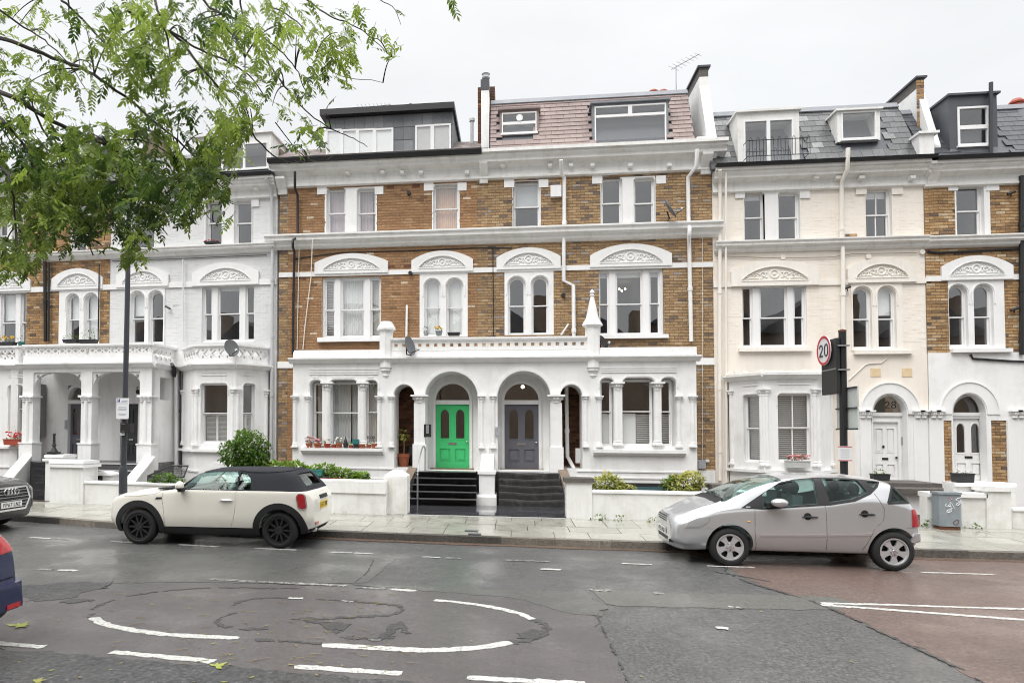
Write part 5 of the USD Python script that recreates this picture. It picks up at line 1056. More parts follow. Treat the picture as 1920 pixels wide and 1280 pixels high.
# canted bay of E
def canted(fr, h, fl_px, l0, l1, r0, r1, dback, dfront, ztop_y, material, px_ref):
    """Facets of a canted bay: left cant, front, right cant. Returns their frames and widths."""
    pts = [(fr.U(l0, 780, dback), dback), (fr.U(l1, 780, dfront), dfront), (fr.U(r0, 780, dfront), dfront), (fr.U(r1, 780, dback), dback)]
    return [fr.sub(*a, *b) for a, b in zip(pts[:-1], pts[1:])], pts
def canted_bay(fr, h, l0, l1, r0, r1, wins, y_cornice, y_top, y_sill, lattice_on, material, hangs, px_ref, roof='lead_grey', mullion=(0, 0, 0), cols=True):
    fs, pts = canted(fr, h, None, l0, l1, r0, r1, 0.05, 0.85, None, material, px_ref)
    zc, ztp, zs = fr.Z(px_ref, y_cornice, .85), fr.Z(px_ref, y_top, .85), fr.Z(px_ref, y_sill, .85)
    for i, (f, wdt) in enumerate(fs):
        ops = []
        if wins[i]: l, r, t, b = wins[i]; q = (f.U(l, (t + b) / 2), f.U(r, (t + b) / 2), f.Z((l + r) / 2, b), f.Z((l + r) / 2, t)); ops.append(rbox(*q[:2], *q[2:], .09))
        s = sbox(0, 0, wdt, zc).difference(unary_union(ops)) if ops else sbox(0, 0, wdt, zc)
        put(h, 'bay_front', MB(f).poly(s, -.2, 0), material)
        for q_ in ops:
            put(h, 'label_mould', MB(f).poly(q_.buffer(.04).difference(q_.buffer(.015)).intersection(sbox(-9, q_.bounds[3] - .3, 99, 99)), 0, .018), material)
            window(f, h, q_.bounds[0] - .02, q_.bounds[2] + .02, q_.bounds[1], q_.bounds[3] + .02, -.1, rail=.5, hang=hangs[i], fw=.03, sash=.03, round_r=.06, bars=mullion[i], deep=.7)
            for k_ in (0, 1): put(h, 'string_mould', MB(f).box(q_.bounds[0] + .02, q_.bounds[2] - .02, 0, .02, q_.bounds[3] + .22 + .07 * k_, q_.bounds[3] + .24 + .07 * k_), material)
        cornice(f, h, -.05, wdt + .05, zc + .06, LIP, material, 'bay_cornice')
        put(h, 'window_sill', MB(f).box(-.03, wdt + .03, -.05, .1, zs - .07, zs), material)
        put(h, 'string_mould', MB(f).box(-.0, wdt + .0, 0, .03, zs - .62, zs - .57), material)
        if cols:
            for u in (.07, wdt - .07):
                if wdt > .35: colonette(f, h, u, .0, zs + .12, fr.Z(px_ref, 742, .85), fr.Z(px_ref, 728, .85), .045, material)
        if lattice_on:
            put(h, 'parapet', MB(f).box(0, wdt, -.12, -.002, zc - .02, zc + .12), material)
            put(h, 'pierced_band', MB(f).poly(lattice(0, wdt, zc + .12, ztp - .06, 'lozenge', .2), -.10, -.01), material)
            cornice(f, h, -.02, wdt + .02, ztp, [(-.14, 0), (.05, -.01), (.05, -.05), (0, -.07), (-.14, -.07)], material, 'parapet_coping')
    v = [[u, d, z] for z in (zc - .1, zc - .04) for u, d in pts]; mb = MB(fr); mb.add(v, [[0, 1, 2, 3], [4, 5, 6, 7], [0, 1, 5, 4], [1, 2, 6, 5], [2, 3, 7, 6], [3, 0, 4, 7]]); put(h, 'bay_roof', mb, roof)
    return fs, pts, zc
ven = [('slats', 0, 1, 0, 1, .05)]
fsE, ptsE, zcE = canted_bay(M, hE, 1367, 1432, 1533, 1560, [(1394, 1424, 740, 866), (1459, 1521, 738, 866), None], 703, 660, 881, False, 'stucco_white', [ven, ven, None], 1480, mullion=(0, 1, 0))
for f_, w_ in fsE:                                       # peeling flashing along the top of the bay cornice
    r = np.random.RandomState(int(w_ * 100)); n = 26; up_ = [(w_ * k / n, zcE + .06 + .05 + r.uniform(-.02, .035)) for k in range(n + 1)]
    put(hE, 'peeling_flashing', MB(f_).poly(Polygon([(0, zcE + .055), (w_, zcE + .055)] + up_[::-1]), -.05, .10), 'cream_trim')
# E roof
rfE, _, zE1 = mansard(hE, 1333, 1728, 309, 206, .30, -.75, 10, .27, 'slate', [(1380, 1502, 205, 318), (1563, 1652, 204, 270)], 23, 'slate', pxm=1530, lim=300)
g, q = boxwin(hE, 1394, 1488, 224, 310, .22, -1.2, [(0, .5, 0, 1), (.5, 1, 0, 1)], 'wall_paint_worn', frame_w=.07, cheek=.14, cap=.20)
rl = thing('balcony_rail', 'thin black hooped railing across the white french window in the slate roof', 'railing', M.W([[(q[0] + q[1]) / 2, .55, q[2]]])[0])
for z in (q[2] + .12, q[2] + .52): put(rl, 'rail', MB(M).tube([(q[0] - .02, .28, z), (q[0] - .02, .55, z), (q[1] + .22, .55, z), (q[1] + .22, .28, z)], .011, 6), 'black_paint')
for i in range(9):
    u = q[0] + .03 + i * (q[1] + .15 - q[0]) / 8; put(rl, 'hoop', MB(M).tube([(u, .55, q[2] + .12), (u, .55, q[2] + .54), (u + .035, .55, q[2] + .6), (u + .07, .55, q[2] + .54), (u + .07, .55, q[2] + .12)], .007, 5), 'black_paint')
boxwin(hE, 1577, 1643, 209, 261, .04, -1.0, [(0, 1, 0, 1)], 'wall_paint_worn', frame_w=.06, cheek=.09, cap=.02)
pp(hE, [(1590, 278, .46), (1589, 318, .44), (1578, 340, .1), (1578, 455, .1)], .05, 'cream_trim'); pp(hE, [(1580, 462, .1), (1582, 690, .1), (1583, 880, .1)], .05, 'cream_trim')
pp(hE, [(1350, 318, .40), (1350, 345, .1), (1349, 640, .08), (1350, 900, .08)], .045, 'cream_trim'); pp(hE, [(1361, 320, .3), (1361, 545, .06), (1362, 905, .06)], .025, 'cream_trim', joints=False)
pp(hE, [(1342, 480, .03), (1460, 484, .03), (1560, 482, .03), (1600, 476, .03), (1720, 474, .03)], .008, 'cheek_stone', name='cable', joints=False)
pp(hE, [(1592, 712, .02), (1622, 684, .02), (1630, 681, .02), (1652, 680, .02), (1664, 671, .02)], .012, 'cream_trim', name='cable', joints=False)
for px, py in ((1467, 483), (1627, 481), (1728, 473)): u, z = M.hit(px, py, 0); put(hE, 'junction_box', MB(M).tube([(u, 0, z), (u, .05, z)], .06, 10), 'cream_trim')
pw = partywall(hE, 1721, 1734, 147, 292, .1, -.5, 'stucco_white', ymid=175)
u0, u1 = M.U(1721, 220, -.4), M.U(1735, 220, -.4); zb_, zt_ = M.Z(1728, 290, 0), M.Z(1728, 152, -.5); bricks(M, pw, sbox(u0, zb_, u1, zt_), -.44, 'brick_gold', seed=43, name='parapet_brick', tmix=(.4, .25))
q = rect(M, 1722, 1758, 248, 296, .3); mb = MB(M); mb.box(q[0], q[1] - .1, -.4, .34, q[2], q[3] - .06); mb.box(q[0] - .03, q[1], -.45, .4, q[3] - .06, q[3]); put(hE, 'parapet_block', mb, 'stucco_white')
# F
zTF = M.Z(1745, 303, .3); zGF = M.Z(1820, 661)
opsF = [opening(M, 1790, 1856, 345, 442), opening(M, 1779, 1882, 520, 655), archF.union(sbox(archF.bounds[0], 0, archF.bounds[2], archF.bounds[1] + .01))]
faceF = sbox(uE1, 0, uF1, zTF - .05).difference(unary_union(opsF)); put(hF, 'wall', MB(M).poly(faceF, -.3, 0), 'mortar_dark')
bricks(M, hF, faceF.intersection(sbox(uE1 + .01, zGF, uF1, zTF - .5)), 0, 'brick_gold', n_parts=200, seed=5, tmix=(.55, .25))
ren = faceF.intersection(sbox(uE1 + .01, 0, uF1, zGF)); bs = [rect(M, 1769, 1784, 788, 903), rect(M, 1858, 1887, 788, 903)]; bsh = [sbox(q[0], q[2], q[1], q[3]) for q in bs]
put(hF, 'render', MB(M).poly(ren.difference(unary_union(bsh)), 0, .03), 'stucco_white')
for i, s in enumerate(bsh): bricks(M, hF, s, 0, 'brick_gold', seed=60 + i, name='doorway_brick', proud=.012)
cornice(M, hF, uE1, uF1, zTF, sc(TOPC, .80, .85), 'cornice_white'); modillions(M, hF, [1785, 1884], 322, w=.12, h=.12)
cornice(M, hF, uE1, uF1, M.Z(1745, 446.5), sc(STRING, .72, .8), 'cornice_white', 'string_course')
put(hF, 'gutter', MB(M).prof([(.30, zTF), (.44, zTF), (.47, zTF + .08), (.30, zTF + .08)], uE1 + .12, uF1), 'black_paint')
pair_top(M, hF, [(1795, 1843)], 349, 441, (1790, 1856), blocks=[(1777, 1795), (1848, 1872)])
twin_arch(M, hF, 1778, 1883, 520, 655, [(1782, 1811), (1829, 1859)], 536, 646, rail=.48); hood(M, hF, 1763, 1897, 525, 500, 480, 9)
zb0, zb1 = M.Z(1740, 528), M.Z(1740, 518); put(hF, 'stone_band', MB(M).box(uE1, uF1, 0, .04, zb0, zb1), 'trim_white')
q = rect(M, 1781, 1893, 654, 661); put(hF, 'window_sill', MB(M).box(q[0], q[1], -.02, .12, q[2], q[3]), 'trim_white')
mansard(hF, 1738, 1990, 294, 205, .30, -.85, 10, .27, 'slate_dark', [(1778, 1866, 175, 300)], 25, 'slate', pxm=1830, lim=200)
g, q = boxwin(hF, 1795, 1855, 200, 273, .2, -1.6, [(0, 1, 0, .47), (0, 1, .47, 1)], 'zinc_dark', frame_w=.08, cheek=.18, cap=.28)
put(g, 'apron', MB(M).box(q[0] - .17, q[1] + .17, -.6, .195, q[2] - .35, q[2] - .05), 'lead_grey')
pp(hF, [(1858, 290, .3), (1858, 155, .3)], .045, 'post_grey', name='soil_vent', joints=False)
u0 = M.U(1905, 250, -.3); mb = MB(M); z0 = zTF; z1 = M.Z(1900, 205, -.85)
mb.add([[u0 - .1, .3, z0], [uF1, .3, z0], [uF1, -.85, z1 + .6], [u0 + .1, -.85, z1 + .02], [uF1, -3, z1 + .6], [u0 + .1, -3, z1]], np.array([[0, 1, 2], [0, 2, 3], [3, 2, 4], [3, 4, 5]]), False); put(hF, 'lead_valley', mb, 'zinc_dark')
u, z = M.hit(1906, 196, -1.5); put(hF, 'chimney_pot', MB(M).lathe([(.14, -.3), (.14, 0), (.17, .02), (.17, .06), (.1, .14), (.02, .14)], (u, -1.5, z), 12), 'pot_red')
pp(hF, [(1820, 664, .06), (1824, 672, .06), (1900, 677, .06), (1990, 680, .06)], .025, 'black_paint'); pp(hF, [(1915, 330, .08), (1916, 665, .08)], .05, 'black_paint')
pp(hF, [(1740, 472, .04), (1760, 474, .04), (1840, 470, .04), (1912, 466, .04)], .03, 'black_paint', name='cable', joints=False)
for px, py, h in ((1586, 540, hE), (1899, 580, hF), (1893, 363, hF), (316, 577, None)):
    if h: u, z = M.hit(px, py, .06); mb = MB(M); mb.tube([(u + .07, .0, z - .05), (u, .1, z)], .015, 6); mb.tube([(u + .08, .12, z + .03), (u - .08, .10, z - .03)], .035, 8); put(h, 'security_light', mb, 'black_paint')
# ------------------------------------------------------------------ the left pair: gold brick house (A) and the pale grey house (B)
uB_1 = -.002; uB_0 = L.U(205, 600); uA_0 = L.U(-240, 600)
hB = thing('terraced_house', 'pale grey painted brick house with a white canted bay and dark grey front door', 'house', L.W([[(uB_0 + uB_1) / 2, 0, 0]])[0], group='houses of the terrace')
hA = thing('terraced_house', 'brick house behind the overhanging leaves with a white bay and black side stair', 'house', L.W([[(uA_0 + uB_0) / 2, 0, 0]])[0], group='houses of the terrace')
zTB = L.Z(447, 334, .3)
opsB = [opening(L, 385, 472, 376, 458), opening(L, 244, 292, 385, 468), opening(L, 378, 476, 534, 641), opening(L, 242, 308, 538, 646)]
opsA = [opening(L, -8, 45, 400, 482), opening(L, 133, 164, 392, 474), opening(L, -22, 49, 546, 652), opening(L, 112, 186, 543, 643)]
for h, a, c, ops in ((hB, uB_0, uB_1, opsB), (hA, uA_0, uB_0, opsA)):
    doors_ = [opening(L, 226, 266, 745, 870)] if h is hB else [opening(L, 126, 166, 722, 866)]
    face = sbox(a, 0, c, zTB - .05).difference(unary_union(ops)).difference(opening(L, 340, 505, 690, 960) if h is hB else opening(L, -70, 40, 690, 960)).difference(unary_union(doors_))
    zg = L.Z(120, 662)
    up_, lo_ = face.intersection(sbox(a, zg, c, 20)), face.intersection(sbox(a, 0, c, zg))
    put(h, 'wall', MB(L).poly(up_, -.3, 0 if h is hA else -.012), 'mortar_buff' if h is hA else 'grey_paint'); put(h, 'rendered_wall', MB(L).poly(lo_, -.3, 0), 'stucco_white')
    if h is hA: bricks(L, h, up_.intersection(sbox(a, zg, c, zTB - .5)), 0, 'brick_gold', n_parts=160, seed=6, tmix=(.5, .22))
    else: bricks(L, h, up_.intersection(sbox(a, zg, c, zTB - .5)), -.012, 'grey_paint', proud=.002, mortar_w=.005, seed=42, name='painted_brick')
    cornice(L, h, a, c, zTB, sc(TOPC, .74, .9)); cornice(L, h, a, c, L.Z(470, 460), sc(STRING, .62, .85), 'cornice_white', 'string_course')
    put(h, 'gutter', MB(L).prof([(.30, zTB), (.44, zTB), (.47, zTB + .09), (.30, zTB + .09)], a, c), 'black_paint')
    z0, z1 = L.Z(340, 539), L.Z(340, 529); put(h, 'stone_band', MB(L).box(a, c, 0, .035, z0, z1), 'trim_white')
    put(h, 'back_wall', MB(L).box(a, c, -7.2, -7, 0, zTB), 'mortar_buff')
modillions(L, hB, [482, 420, 360, 300, 240], 356, w=.11, h=.11); modillions(L, hA, [180, 130, 80, 20], 372, w=.11, h=.11); corbel(L, hA, 207, 352, 385, .22)
pair_top(L, hB, [(388, 414), (441, 470)], 379, 457, (384, 473), blocks=[(372, 387), (472, 486)]); pair_top(L, hB, [(248, 288)], 388, 467, (244, 292), blocks=[(232, 247), (289, 304)])
pair_top(L, hA, [(-4, 12), (25, 41)], 403, 481, (-8, 45), blocks=[(-20, -5), (42, 56)]); pair_top(L, hA, [(137, 161)], 395, 473, (133, 165), blocks=[(122, 136), (162, 176)])
triple(L, hB, 377, 477, 533, 641, [(381, 394), (408, 446), (460, 474)], hangs=([('curtain', .6, 1, cs, 2)], [('roller', .05)], None), rail=.5, deep=3)
triple(L, hA, -23, 50, 545, 653, [(-18, -8), (0, 25), (37, 47)], hangs=(None, [('roller', .5)], [('roller', .5)]), rail=.45, deep=2)
twin_arch(L, hB, 241, 309, 537, 647, [(246, 269), (281, 304)], 548, 641, hangs=([('roller', .45)], None), rail=.48); twin_arch(L, hA, 111, 187, 542, 645, [(127, 147), (160, 182)], 553, 640, hangs=([('roller', .5)], [('roller', 1.0)]), rail=.48)
hood(L, hB, 362, 486, 535, 511, 493, 9); hood(L, hB, 220, 317, 538, 516, 500, 9); hood(L, hA, 99, 194, 543, 522, 504, 9); hood(L, hA, -48, 59, 547, 527, 509, 9)
shut = [('shutter', 0, .5, 0, .48), ('shutter', .5, 1, 0, .48), ('slats', .06, .46, .03, .45, .035), ('slats', .54, .94, .03, .45, .035)]
fsB, ptsB, _ = canted_bay(L, hB, 342, 364, 441, 503, [None, (376, 426, 719, 831), (456, 478, 719, 831)], 684, 645, 842, True, 'stucco_white', [None, shut, shut], 400)
canted_bay(L, hA, -75, -58, 33, 60, [None, (15, 44, 722, 812), None], 686, 648, 836, True, 'stucco_white', [None, shut, None], 10, cols=False)
for pxs in ((316, 577, hB),): u, z = L.hit(316, 577, .06); mb = MB(L); mb.tube([(u + .05, .0, z - .03), (u, .1, z)], .012, 6); mb.tube([(u + .07, .12, z - .03), (u - .07, .10, z + .04)], .03, 8); put(hB, 'security_light', mb, 'black_paint')
# roofs
dz = zTB + .04
for h, a, c, sd in ((hB, uB_0, uB_1, 51), (hA, uA_0, uB_0, 52)):
    ztop = L.Z(240, 300, -1.2)
    put(h, 'roof', slab(L, a, c, .35, dz, -1.2, ztop), 'zinc_dark'); put(h, 'flat_roof', MB(L).box(a, c, -7, -1.2, ztop - .1, ztop), 'lead_grey')
    if h is hA: tiles(L, h, L.U(100, 330, 0), c, .38, dz, -1.15, ztop, 6, .36, 'slate', seed=sd, name='slate')
    else:
        tiles(L, h, a, L.U(345, 300, 0), .38, dz, -1.15, ztop, 6, .36, 'slate', seed=sd, name='slate'); tiles(L, h, L.U(345, 300, 0), L.U(512, 300, 0), .38, dz, .12, dz + .1, 1, .36, 'slate', seed=sd, name='slate')
def boxwinL(h, l, r, t, b, d, back, panes, surround, cap):
    global M
    keep, M = M, L; g = boxwin(h, l, r, t, b, d, back, panes, surround, cheek=.1, cap=cap); M = keep; return g
boxwinL(hB, 366, 502, 271, 319, .05, -3.5, [(0, .38, 0, 1), (.38, .68, 0, 1), (.68, 1, 0, 1)], 'cornice_white', .26)
boxwinL(hA, 160, 192, 268, 302, -.4, -3.0, [(0, 1, 0, 1)], 'zinc_dark', .1)
u0, u1 = L.U(517, 280, -.8), L.U(534, 280, -.8); put(hC, 'party_parapet', MB(L).box(u0 + .0, u1, -3.5, -.5, zTB - .2, L.Z(530, 287, -.8)), 'mortar_dark')
u0, u1 = L.U(268, 250, -1.6), L.U(290, 250, -1.6); zc = L.Z(280, 250, -1.6); put(hA, 'chimney', MB(L).box(u0, u1, -2.6, -1.6, zTB, zc), 'mortar_dark')
# pipes
pp(hA, [(84, 490), (85, 640)], .05, 'black_paint', fr=L); pp(hA, [(92, 492), (91, 640)], .03, 'black_paint', fr=L); pp(hA, [(186, 495), (184, 640)], .018, 'black_paint', fr=L, name='cable', joints=False)
pp(hB, [(499, 334, .4), (509, 362, .1), (511, 445, .1), (510, 660, .1), (508, 880, .1)], .045, 'pipe_grey', fr=L); pp(hB, [(343, 486), (344, 640)], .022, 'grey_paint', fr=L)
pp(hB, [(322, 683, .5), (326, 690, .3), (327, 705, .15)], .06, 'black_paint', fr=L, joints=False); pp(hB, [(330, 700, .12), (331, 875, .12)], .05, 'stucco_white', fr=L); pp(hB, [(338, 692, .1), (338, 875, .1)], .03, 'post_grey', fr=L)
pp(hB, [(210, 489, .03), (340, 485, .03), (400, 482, .03), (500, 478, .03)], .010, 'post_grey', fr=L, name='cable', joints=False)
# the double porch shared by A and B
DP = 1.15; zc_, ztp, zsl = L.Z(160, 682, DP), L.Z(160, 644, DP), L.Z(160, 697, DP)
uq = [L.U(p, 750, DP) for p in (42, 62, 152, 172, 262, 284)]; uM_ = (uq[2] + uq[3]) / 2
zfl = L.Z(150, 863, .4)
for h, a, b, oa, ob in ((hA, uq[0], uM_, uq[1], uq[2]), (hB, uM_, uq[5], uq[3], uq[4])):
    rr = .30; t = np.linspace(0, math.pi / 2, 10)
    op = sbox(oa, 0, ob, zsl); put(h, 'porch_front', MB(L).poly(sbox(a, 0, b, zc_).difference(op), DP - .28, DP), 'stucco_white')
    for s in (0, 1):
        e = oa if s == 0 else ob; k = 1 if s == 0 else -1; R = .40
        br = Polygon([(e, zsl), (e + k * R * 1.15, zsl)] + [(e + k * R * (1.0 - math.sin(x)), zsl - R * (1.0 - math.cos(x)) - .04) for x in t] + [(e, zsl - R * 1.15)]).buffer(0)
        pc = unary_union([sbox(e + k * .07, zsl - .16, e + k * .15, zsl - .07), Point(e + k * .25, zsl - .09).buffer(.025), Point(e + k * .07, zsl - .26).buffer(.025)])
        put(h, 'spandrel', MB(L).poly(br.difference(pc), DP - .2, DP - .05), 'stucco_white')
    cornice(L, h, a - (.12 if h is hA else 0), b + (.12 if h is hB else 0), zc_ + .05, LIP, 'stucco_white', 'porch_cornice', DP)
    put(h, 'parapet', MB(L).box(a, b, DP - .14, DP - .003, zc_ + .0, L.Z(160, 664, DP)), 'stucco_white')
    put(h, 'pierced_band', MB(L).poly(lattice(a + .05, b - .05, L.Z(160, 664, DP), L.Z(160, 650, DP), 'lozenge', .19), DP - .12, DP - .012), 'stucco_white')
    cornice(L, h, a, b, ztp, [(-.16, 0), (.06, -.01), (.06, -.06), (0, -.09), (-.16, -.09)], 'trim_white', 'parapet_coping', DP)
    put(h, 'porch_roof', MB(L).box(a, b, 0, DP - .14, zc_ - .02, zc_ + .06), 'stucco_white')
    put(h, 'porch_floor', MB(L).box(a, b, -.4, DP + .1, 0, zfl), 'slate_step')
    z0, z1 = L.Z(160, 753, DP), L.Z(160, 743, DP)
    for u, w in (((uq[0] + uq[1]) / 2, (uq[1] - uq[0]) / 2),) if h is hA else ((uM_, (uq[3] - uq[2]) / 2), ((uq[4] + uq[5]) / 2, (uq[5] - uq[4]) / 2)):
        mb = MB(L)
        for s in (-.6, 0, .6): capital(mb, u + s * w, DP, z0, z1, .05)
        mb.box(u - w - .05, u + w + .05, DP - .3, DP + .07, z1 - .02, z1 + .03); mb.lathe([(.05, 0), (.05, z0 - L.Z(160, 832, DP))], (u, DP + .01, L.Z(160, 832, DP)), 12); mb.box(u - w - .04, u + w + .04, DP - .3, DP + .06, zfl - .2, L.Z(160, 832, DP)); mb.box(u - w - .06, u + w + .06, DP - .3, DP + .075, L.Z(160, 832, DP) - .01, L.Z(160, 832, DP) + .03)
        put(h, 'porch_pillar', mb, 'stucco_white', 35)
# right side of the porch
fs_, wd_ = L.sub(uq[5], DP - .003, uq[5], 0.0)
op = sbox(.42, zfl, wd_ - .18, L.Z(160, 705, DP)); put(hB, 'porch_side', MB(fs_).poly(sbox(.02, 0, wd_, zc_).difference(sbox(.4, L.Z(160, 748, DP), wd_ - .2, L.Z(160, 705, DP))), -.22, 0), 'stucco_white')
cornice(fs_, hB, -.05, wd_, zc_ + .05, LIP, 'stucco_white', 'porch_cornice'); put(hB, 'pierced_band', MB(fs_).poly(lattice(.03, wd_, zc_ + .05, ztp - .09, 'lozenge', .2), -.12, -.012), 'stucco_white'); cornice(fs_, hB, 0, wd_, ztp, [(-.16, 0), (.06, -.01), (.06, -.06), (0, -.09), (-.16, -.09)], 'trim_white', 'parapet_coping')
for h, l, r, t, b, fan_y, mt, lab in ((hA, 131, 162, 757, 866, (726, 750), 'grey_door', 'grey front door with a tall clear pane, half hidden by the porch pillar'), (hB, 229, 262, 757, 866, (0, 0), 'charcoal_door', 'charcoal panelled front door behind the lamp post')):
    d = -.08; u0, u1, z0, z1 = rect(L, l, r, t, b, d); frm = MB(L)
    if fan_y[0]:
        fa = arch(u0, u1, L.Z(146, fan_y[1], d), L.Z(146, fan_y[1], d) + .01, L.Z(146, fan_y[0], d)); frm.poly(arch(u0 - .09, u1 + .09, zfl, L.Z(146, fan_y[1], d), L.Z(146, fan_y[0], d) + .1).difference(fa).difference(sbox(u0, 0, u1, z1)), d - .1, d + .1)
        put(h, 'fanlight', pane(L, fa, d - .045), 'pane_glass'); put(h, 'hallway', MB(L).box(u0, u1, d - 1, d - .95, z0, z1 + 1), 'room_wall')
    else: frm.poly(sbox(u0 - .1, 0, u1 + .1, L.Z(246, 743, d)).difference(sbox(u0, 0, u1, z1)), d - .1, d + .1)
    put(h, 'door_frame', frm, 'trim_white'); door(L, h, u0 + .003, u1 - .003, z0, z1 - .003, d - .02, mt, glazed=h is hA, label=lab)
q = rect(L, 121, 125, 787, 804, .05); put(hA, 'entry_phone', MB(L).box(q[0], q[1], 0, .05, q[2], q[3]), 'ink_grey')
u, z = L.hit(259, 732, .2); mb = MB(L); mb.tube([(u, .0, z + .1), (u - .08, .15, z + .1), (u - .02, .2, z)], .012, 6); mb.lathe([(.05, 0), (.07, .1), (.02, .13)], (u, .2, z - .1), 8); put(hB, 'porch_lamp', mb, 'black_paint')
# steps of A (black, with a white sloping wall) and B (slate grey)
zl = .2
for i in range(5):
    z1 = zl + (zfl - zl) * (i + 1) / 5; dd0 = 2.75 - (2.75 - DP - .1) * i / 5
    a, b = L.U(70, 900, dd0), L.U(128, 900, dd0); put(hA, 'step', MB(L).box(a - .2, b, DP + .1, dd0, zl - .1, z1), 'black_step')
    a, b = L.U(160, 900, dd0), L.U(258, 900, dd0); st = put(hB, 'step', MB(L).box(a, b, DP + .1, dd0, zl - .1, z1), 'slate_step'); put(st, 'nosing', MB(L).box(a, b, dd0, dd0 + .015, z1 - .025, z1 + .004), 'pipe_grey')
for h, px0, px1 in ((hA, 52, 10), (hB, 281, 240)):
    p0, p1 = (L.U(px0, 860, DP), DP), (L.U(px1, 905, 2.9), 2.9); th = .12; mb = MB(L)
    v = [[p0[0] + e, p0[1], g_] for e in (-th, th) for g_ in (.1, zfl + .12)] + [[p1[0] + e, p1[1], g_] for e in (-th, th) for g_ in (.1, zl + .35)]
    mb.add(v, [[0, 1, 5, 4], [2, 6, 7, 3], [0, 4, 6, 2], [1, 3, 7, 5], [0, 2, 3, 1], [4, 5, 7, 6]]); put(h, 'stair_wall', mb, 'wall_paint_worn')
    v = [[p0[0] + (p1[0] - p0[0]) * f + e, p0[1] + (p1[1] - p0[1]) * f, zfl + .12 + (zl + .35 - zfl - .12) * f + g_] for f in (0, 1) for e in (-.16, .16) for g_ in (.003, .07)]
    cp_ = MB(L); cp_.add(v, [[0, 1, 3, 2], [4, 6, 7, 5], [0, 4, 5, 1], [2, 3, 7, 6], [0, 2, 6, 4], [1, 5, 7, 3]]); put(h, 'stair_coping', cp_, 'stucco_white')
# ------------------------------------------------------------------ garden walls, piers and what stands on the pavement
GW = Frame(0, 14.05); GL = Frame(-11.0, 14.70, math.degrees(math.atan2(14.02 - 14.70, 6.86)))
def gwall(fr, l, r, top, label, cop=.05, over=.03, th=.24, ledge=None, material='wall_paint_worn', capm='stucco_white', d=0.0, pxr=None, z0=.05):
    u0, u1 = fr.U(l, 940, d), fr.U(r, 940, d); zt = fr.Z(pxr or (l + r) / 2, top, d)
    t = thing('garden_wall', label, 'wall', fr.W([[(u0 + u1) / 2, d - th / 2, .1]])[0], group='white front garden walls')
    put(t, 'wall_body', MB(fr).box(u0, u1, d - th, d, z0, zt - cop), material)
    put(t, 'coping', MB(fr).prof([(d - th - over, zt - cop), (d + over, zt - cop), (d + over, zt - .012), (d + over - .012, zt), (d - th - over + .012, zt), (d - th - over, zt - .012)], u0, u1), capm)
    if ledge: zl_ = fr.Z((l + r) / 2, ledge, d); put(t, 'ledge', MB(fr).box(u0, u1, d - .02, d + .035, zl_, zt - cop - .003), material)
    return t
def gpier(fr, l, r, top, label, d=.05, th=.42, kind='flat', capm='stucco_white', material='wall_paint_worn', base_py=None):
    u0, u1 = fr.U(l, 930, d), fr.U(r, 930, d); zt = fr.Z((l + r) / 2, top, d); c = (u0 + u1) / 2
    t = thing('gate_pier', label, 'gate pier', fr.W([[c, d - th / 2, .1]])[0])
    h = .09 if kind == 'flat' else .16
    put(t, 'shaft', MB(fr).box(u0, u1, d - th, d, .05, zt - h), material); mb = MB(fr)
    if kind == 'flat': mb.box(u0 - .04, u1 + .04, d - th - .04, d + .04, zt - h, zt)
    elif kind == 'mould':
        mb.box(u0 - .05, u1 + .05, d - th - .05, d + .05, zt - h, zt - h + .06); mb.box(u0 - .0, u1 + .0, d - th, d, zt - h + .06, zt - h + .09); mb.prof([(d - th - .03, zt - h + .09), (d + .03, zt - h + .09), (d + .01, zt), (d - th - .01, zt)], u0 - .02, u1 + .02)
    else:
        m_ = d - th / 2; v = [[u0, d - th, zt - h], [u1, d - th, zt - h], [u1, d, zt - h], [u0, d, zt - h], [u0, d - th, zt - h + .05], [u1, d - th, zt - h + .05], [u1, d, zt - h + .05], [u0, d, zt - h + .05], [c - .1, m_ - .08, zt], [c + .1, m_ - .08, zt], [c + .1, m_ + .08, zt], [c - .1, m_ + .08, zt]]
        f = []
        for a in (0, 4):
            for k in range(4): f.append([a + k, a + (k + 1) % 4, a + 4 + (k + 1) % 4, a + 4 + k])
        f += [[8, 9, 10, 11], [3, 2, 1, 0]]; mb.add(v, f)
    put(t, 'cap', mb, capm); return t
gwall(GL, 153, 420, 904, 'low stained white wall in front of the grey house, behind the lamp post', pxr=250)
gwall(GL, 420, 724, 898, 'white wall with a stepped ledge behind the white convertible', ledge=921, pxr=600)
gpier(GL, 93, 155, 863, 'broad white gate pier with moulded cap beside the black stair', kind='mould', th=.5)
gpier(GW, 720, 763, 882, 'white gate pier with a blunt pyramid cap left of the green door steps', kind='pyramid')
gpier(GW, 1062, 1110, 896, 'square white gate pier with a dark stone slab on top', capm='dark_stone')
gwall(GW, 1110, 1338, 921, 'plain white low wall with yellow-green bushes above it')
gpier(GW, 1338, 1358, 908, 'narrow white pier with dark cap behind the silver hatchback', capm='dark_stone', d=-.3)
gwall(GW, 1738, 1849, 923, 'white wall with projecting coping behind the grey utility cabinet', cop=.09, over=.05)
gwall(GW, 1788, 1904, 905, 'taller white wall with slab coping carrying the black planter', d=-.35, th=.3, cop=.07, over=.05)
gpier(GW, 1850, 1896, 912, 'tall blank white pier at the right edge of the terrace', th=.34)
gwall(GW, 1897, 1990, 953, 'low white wall at the far right edge of the photo', d=-.02)
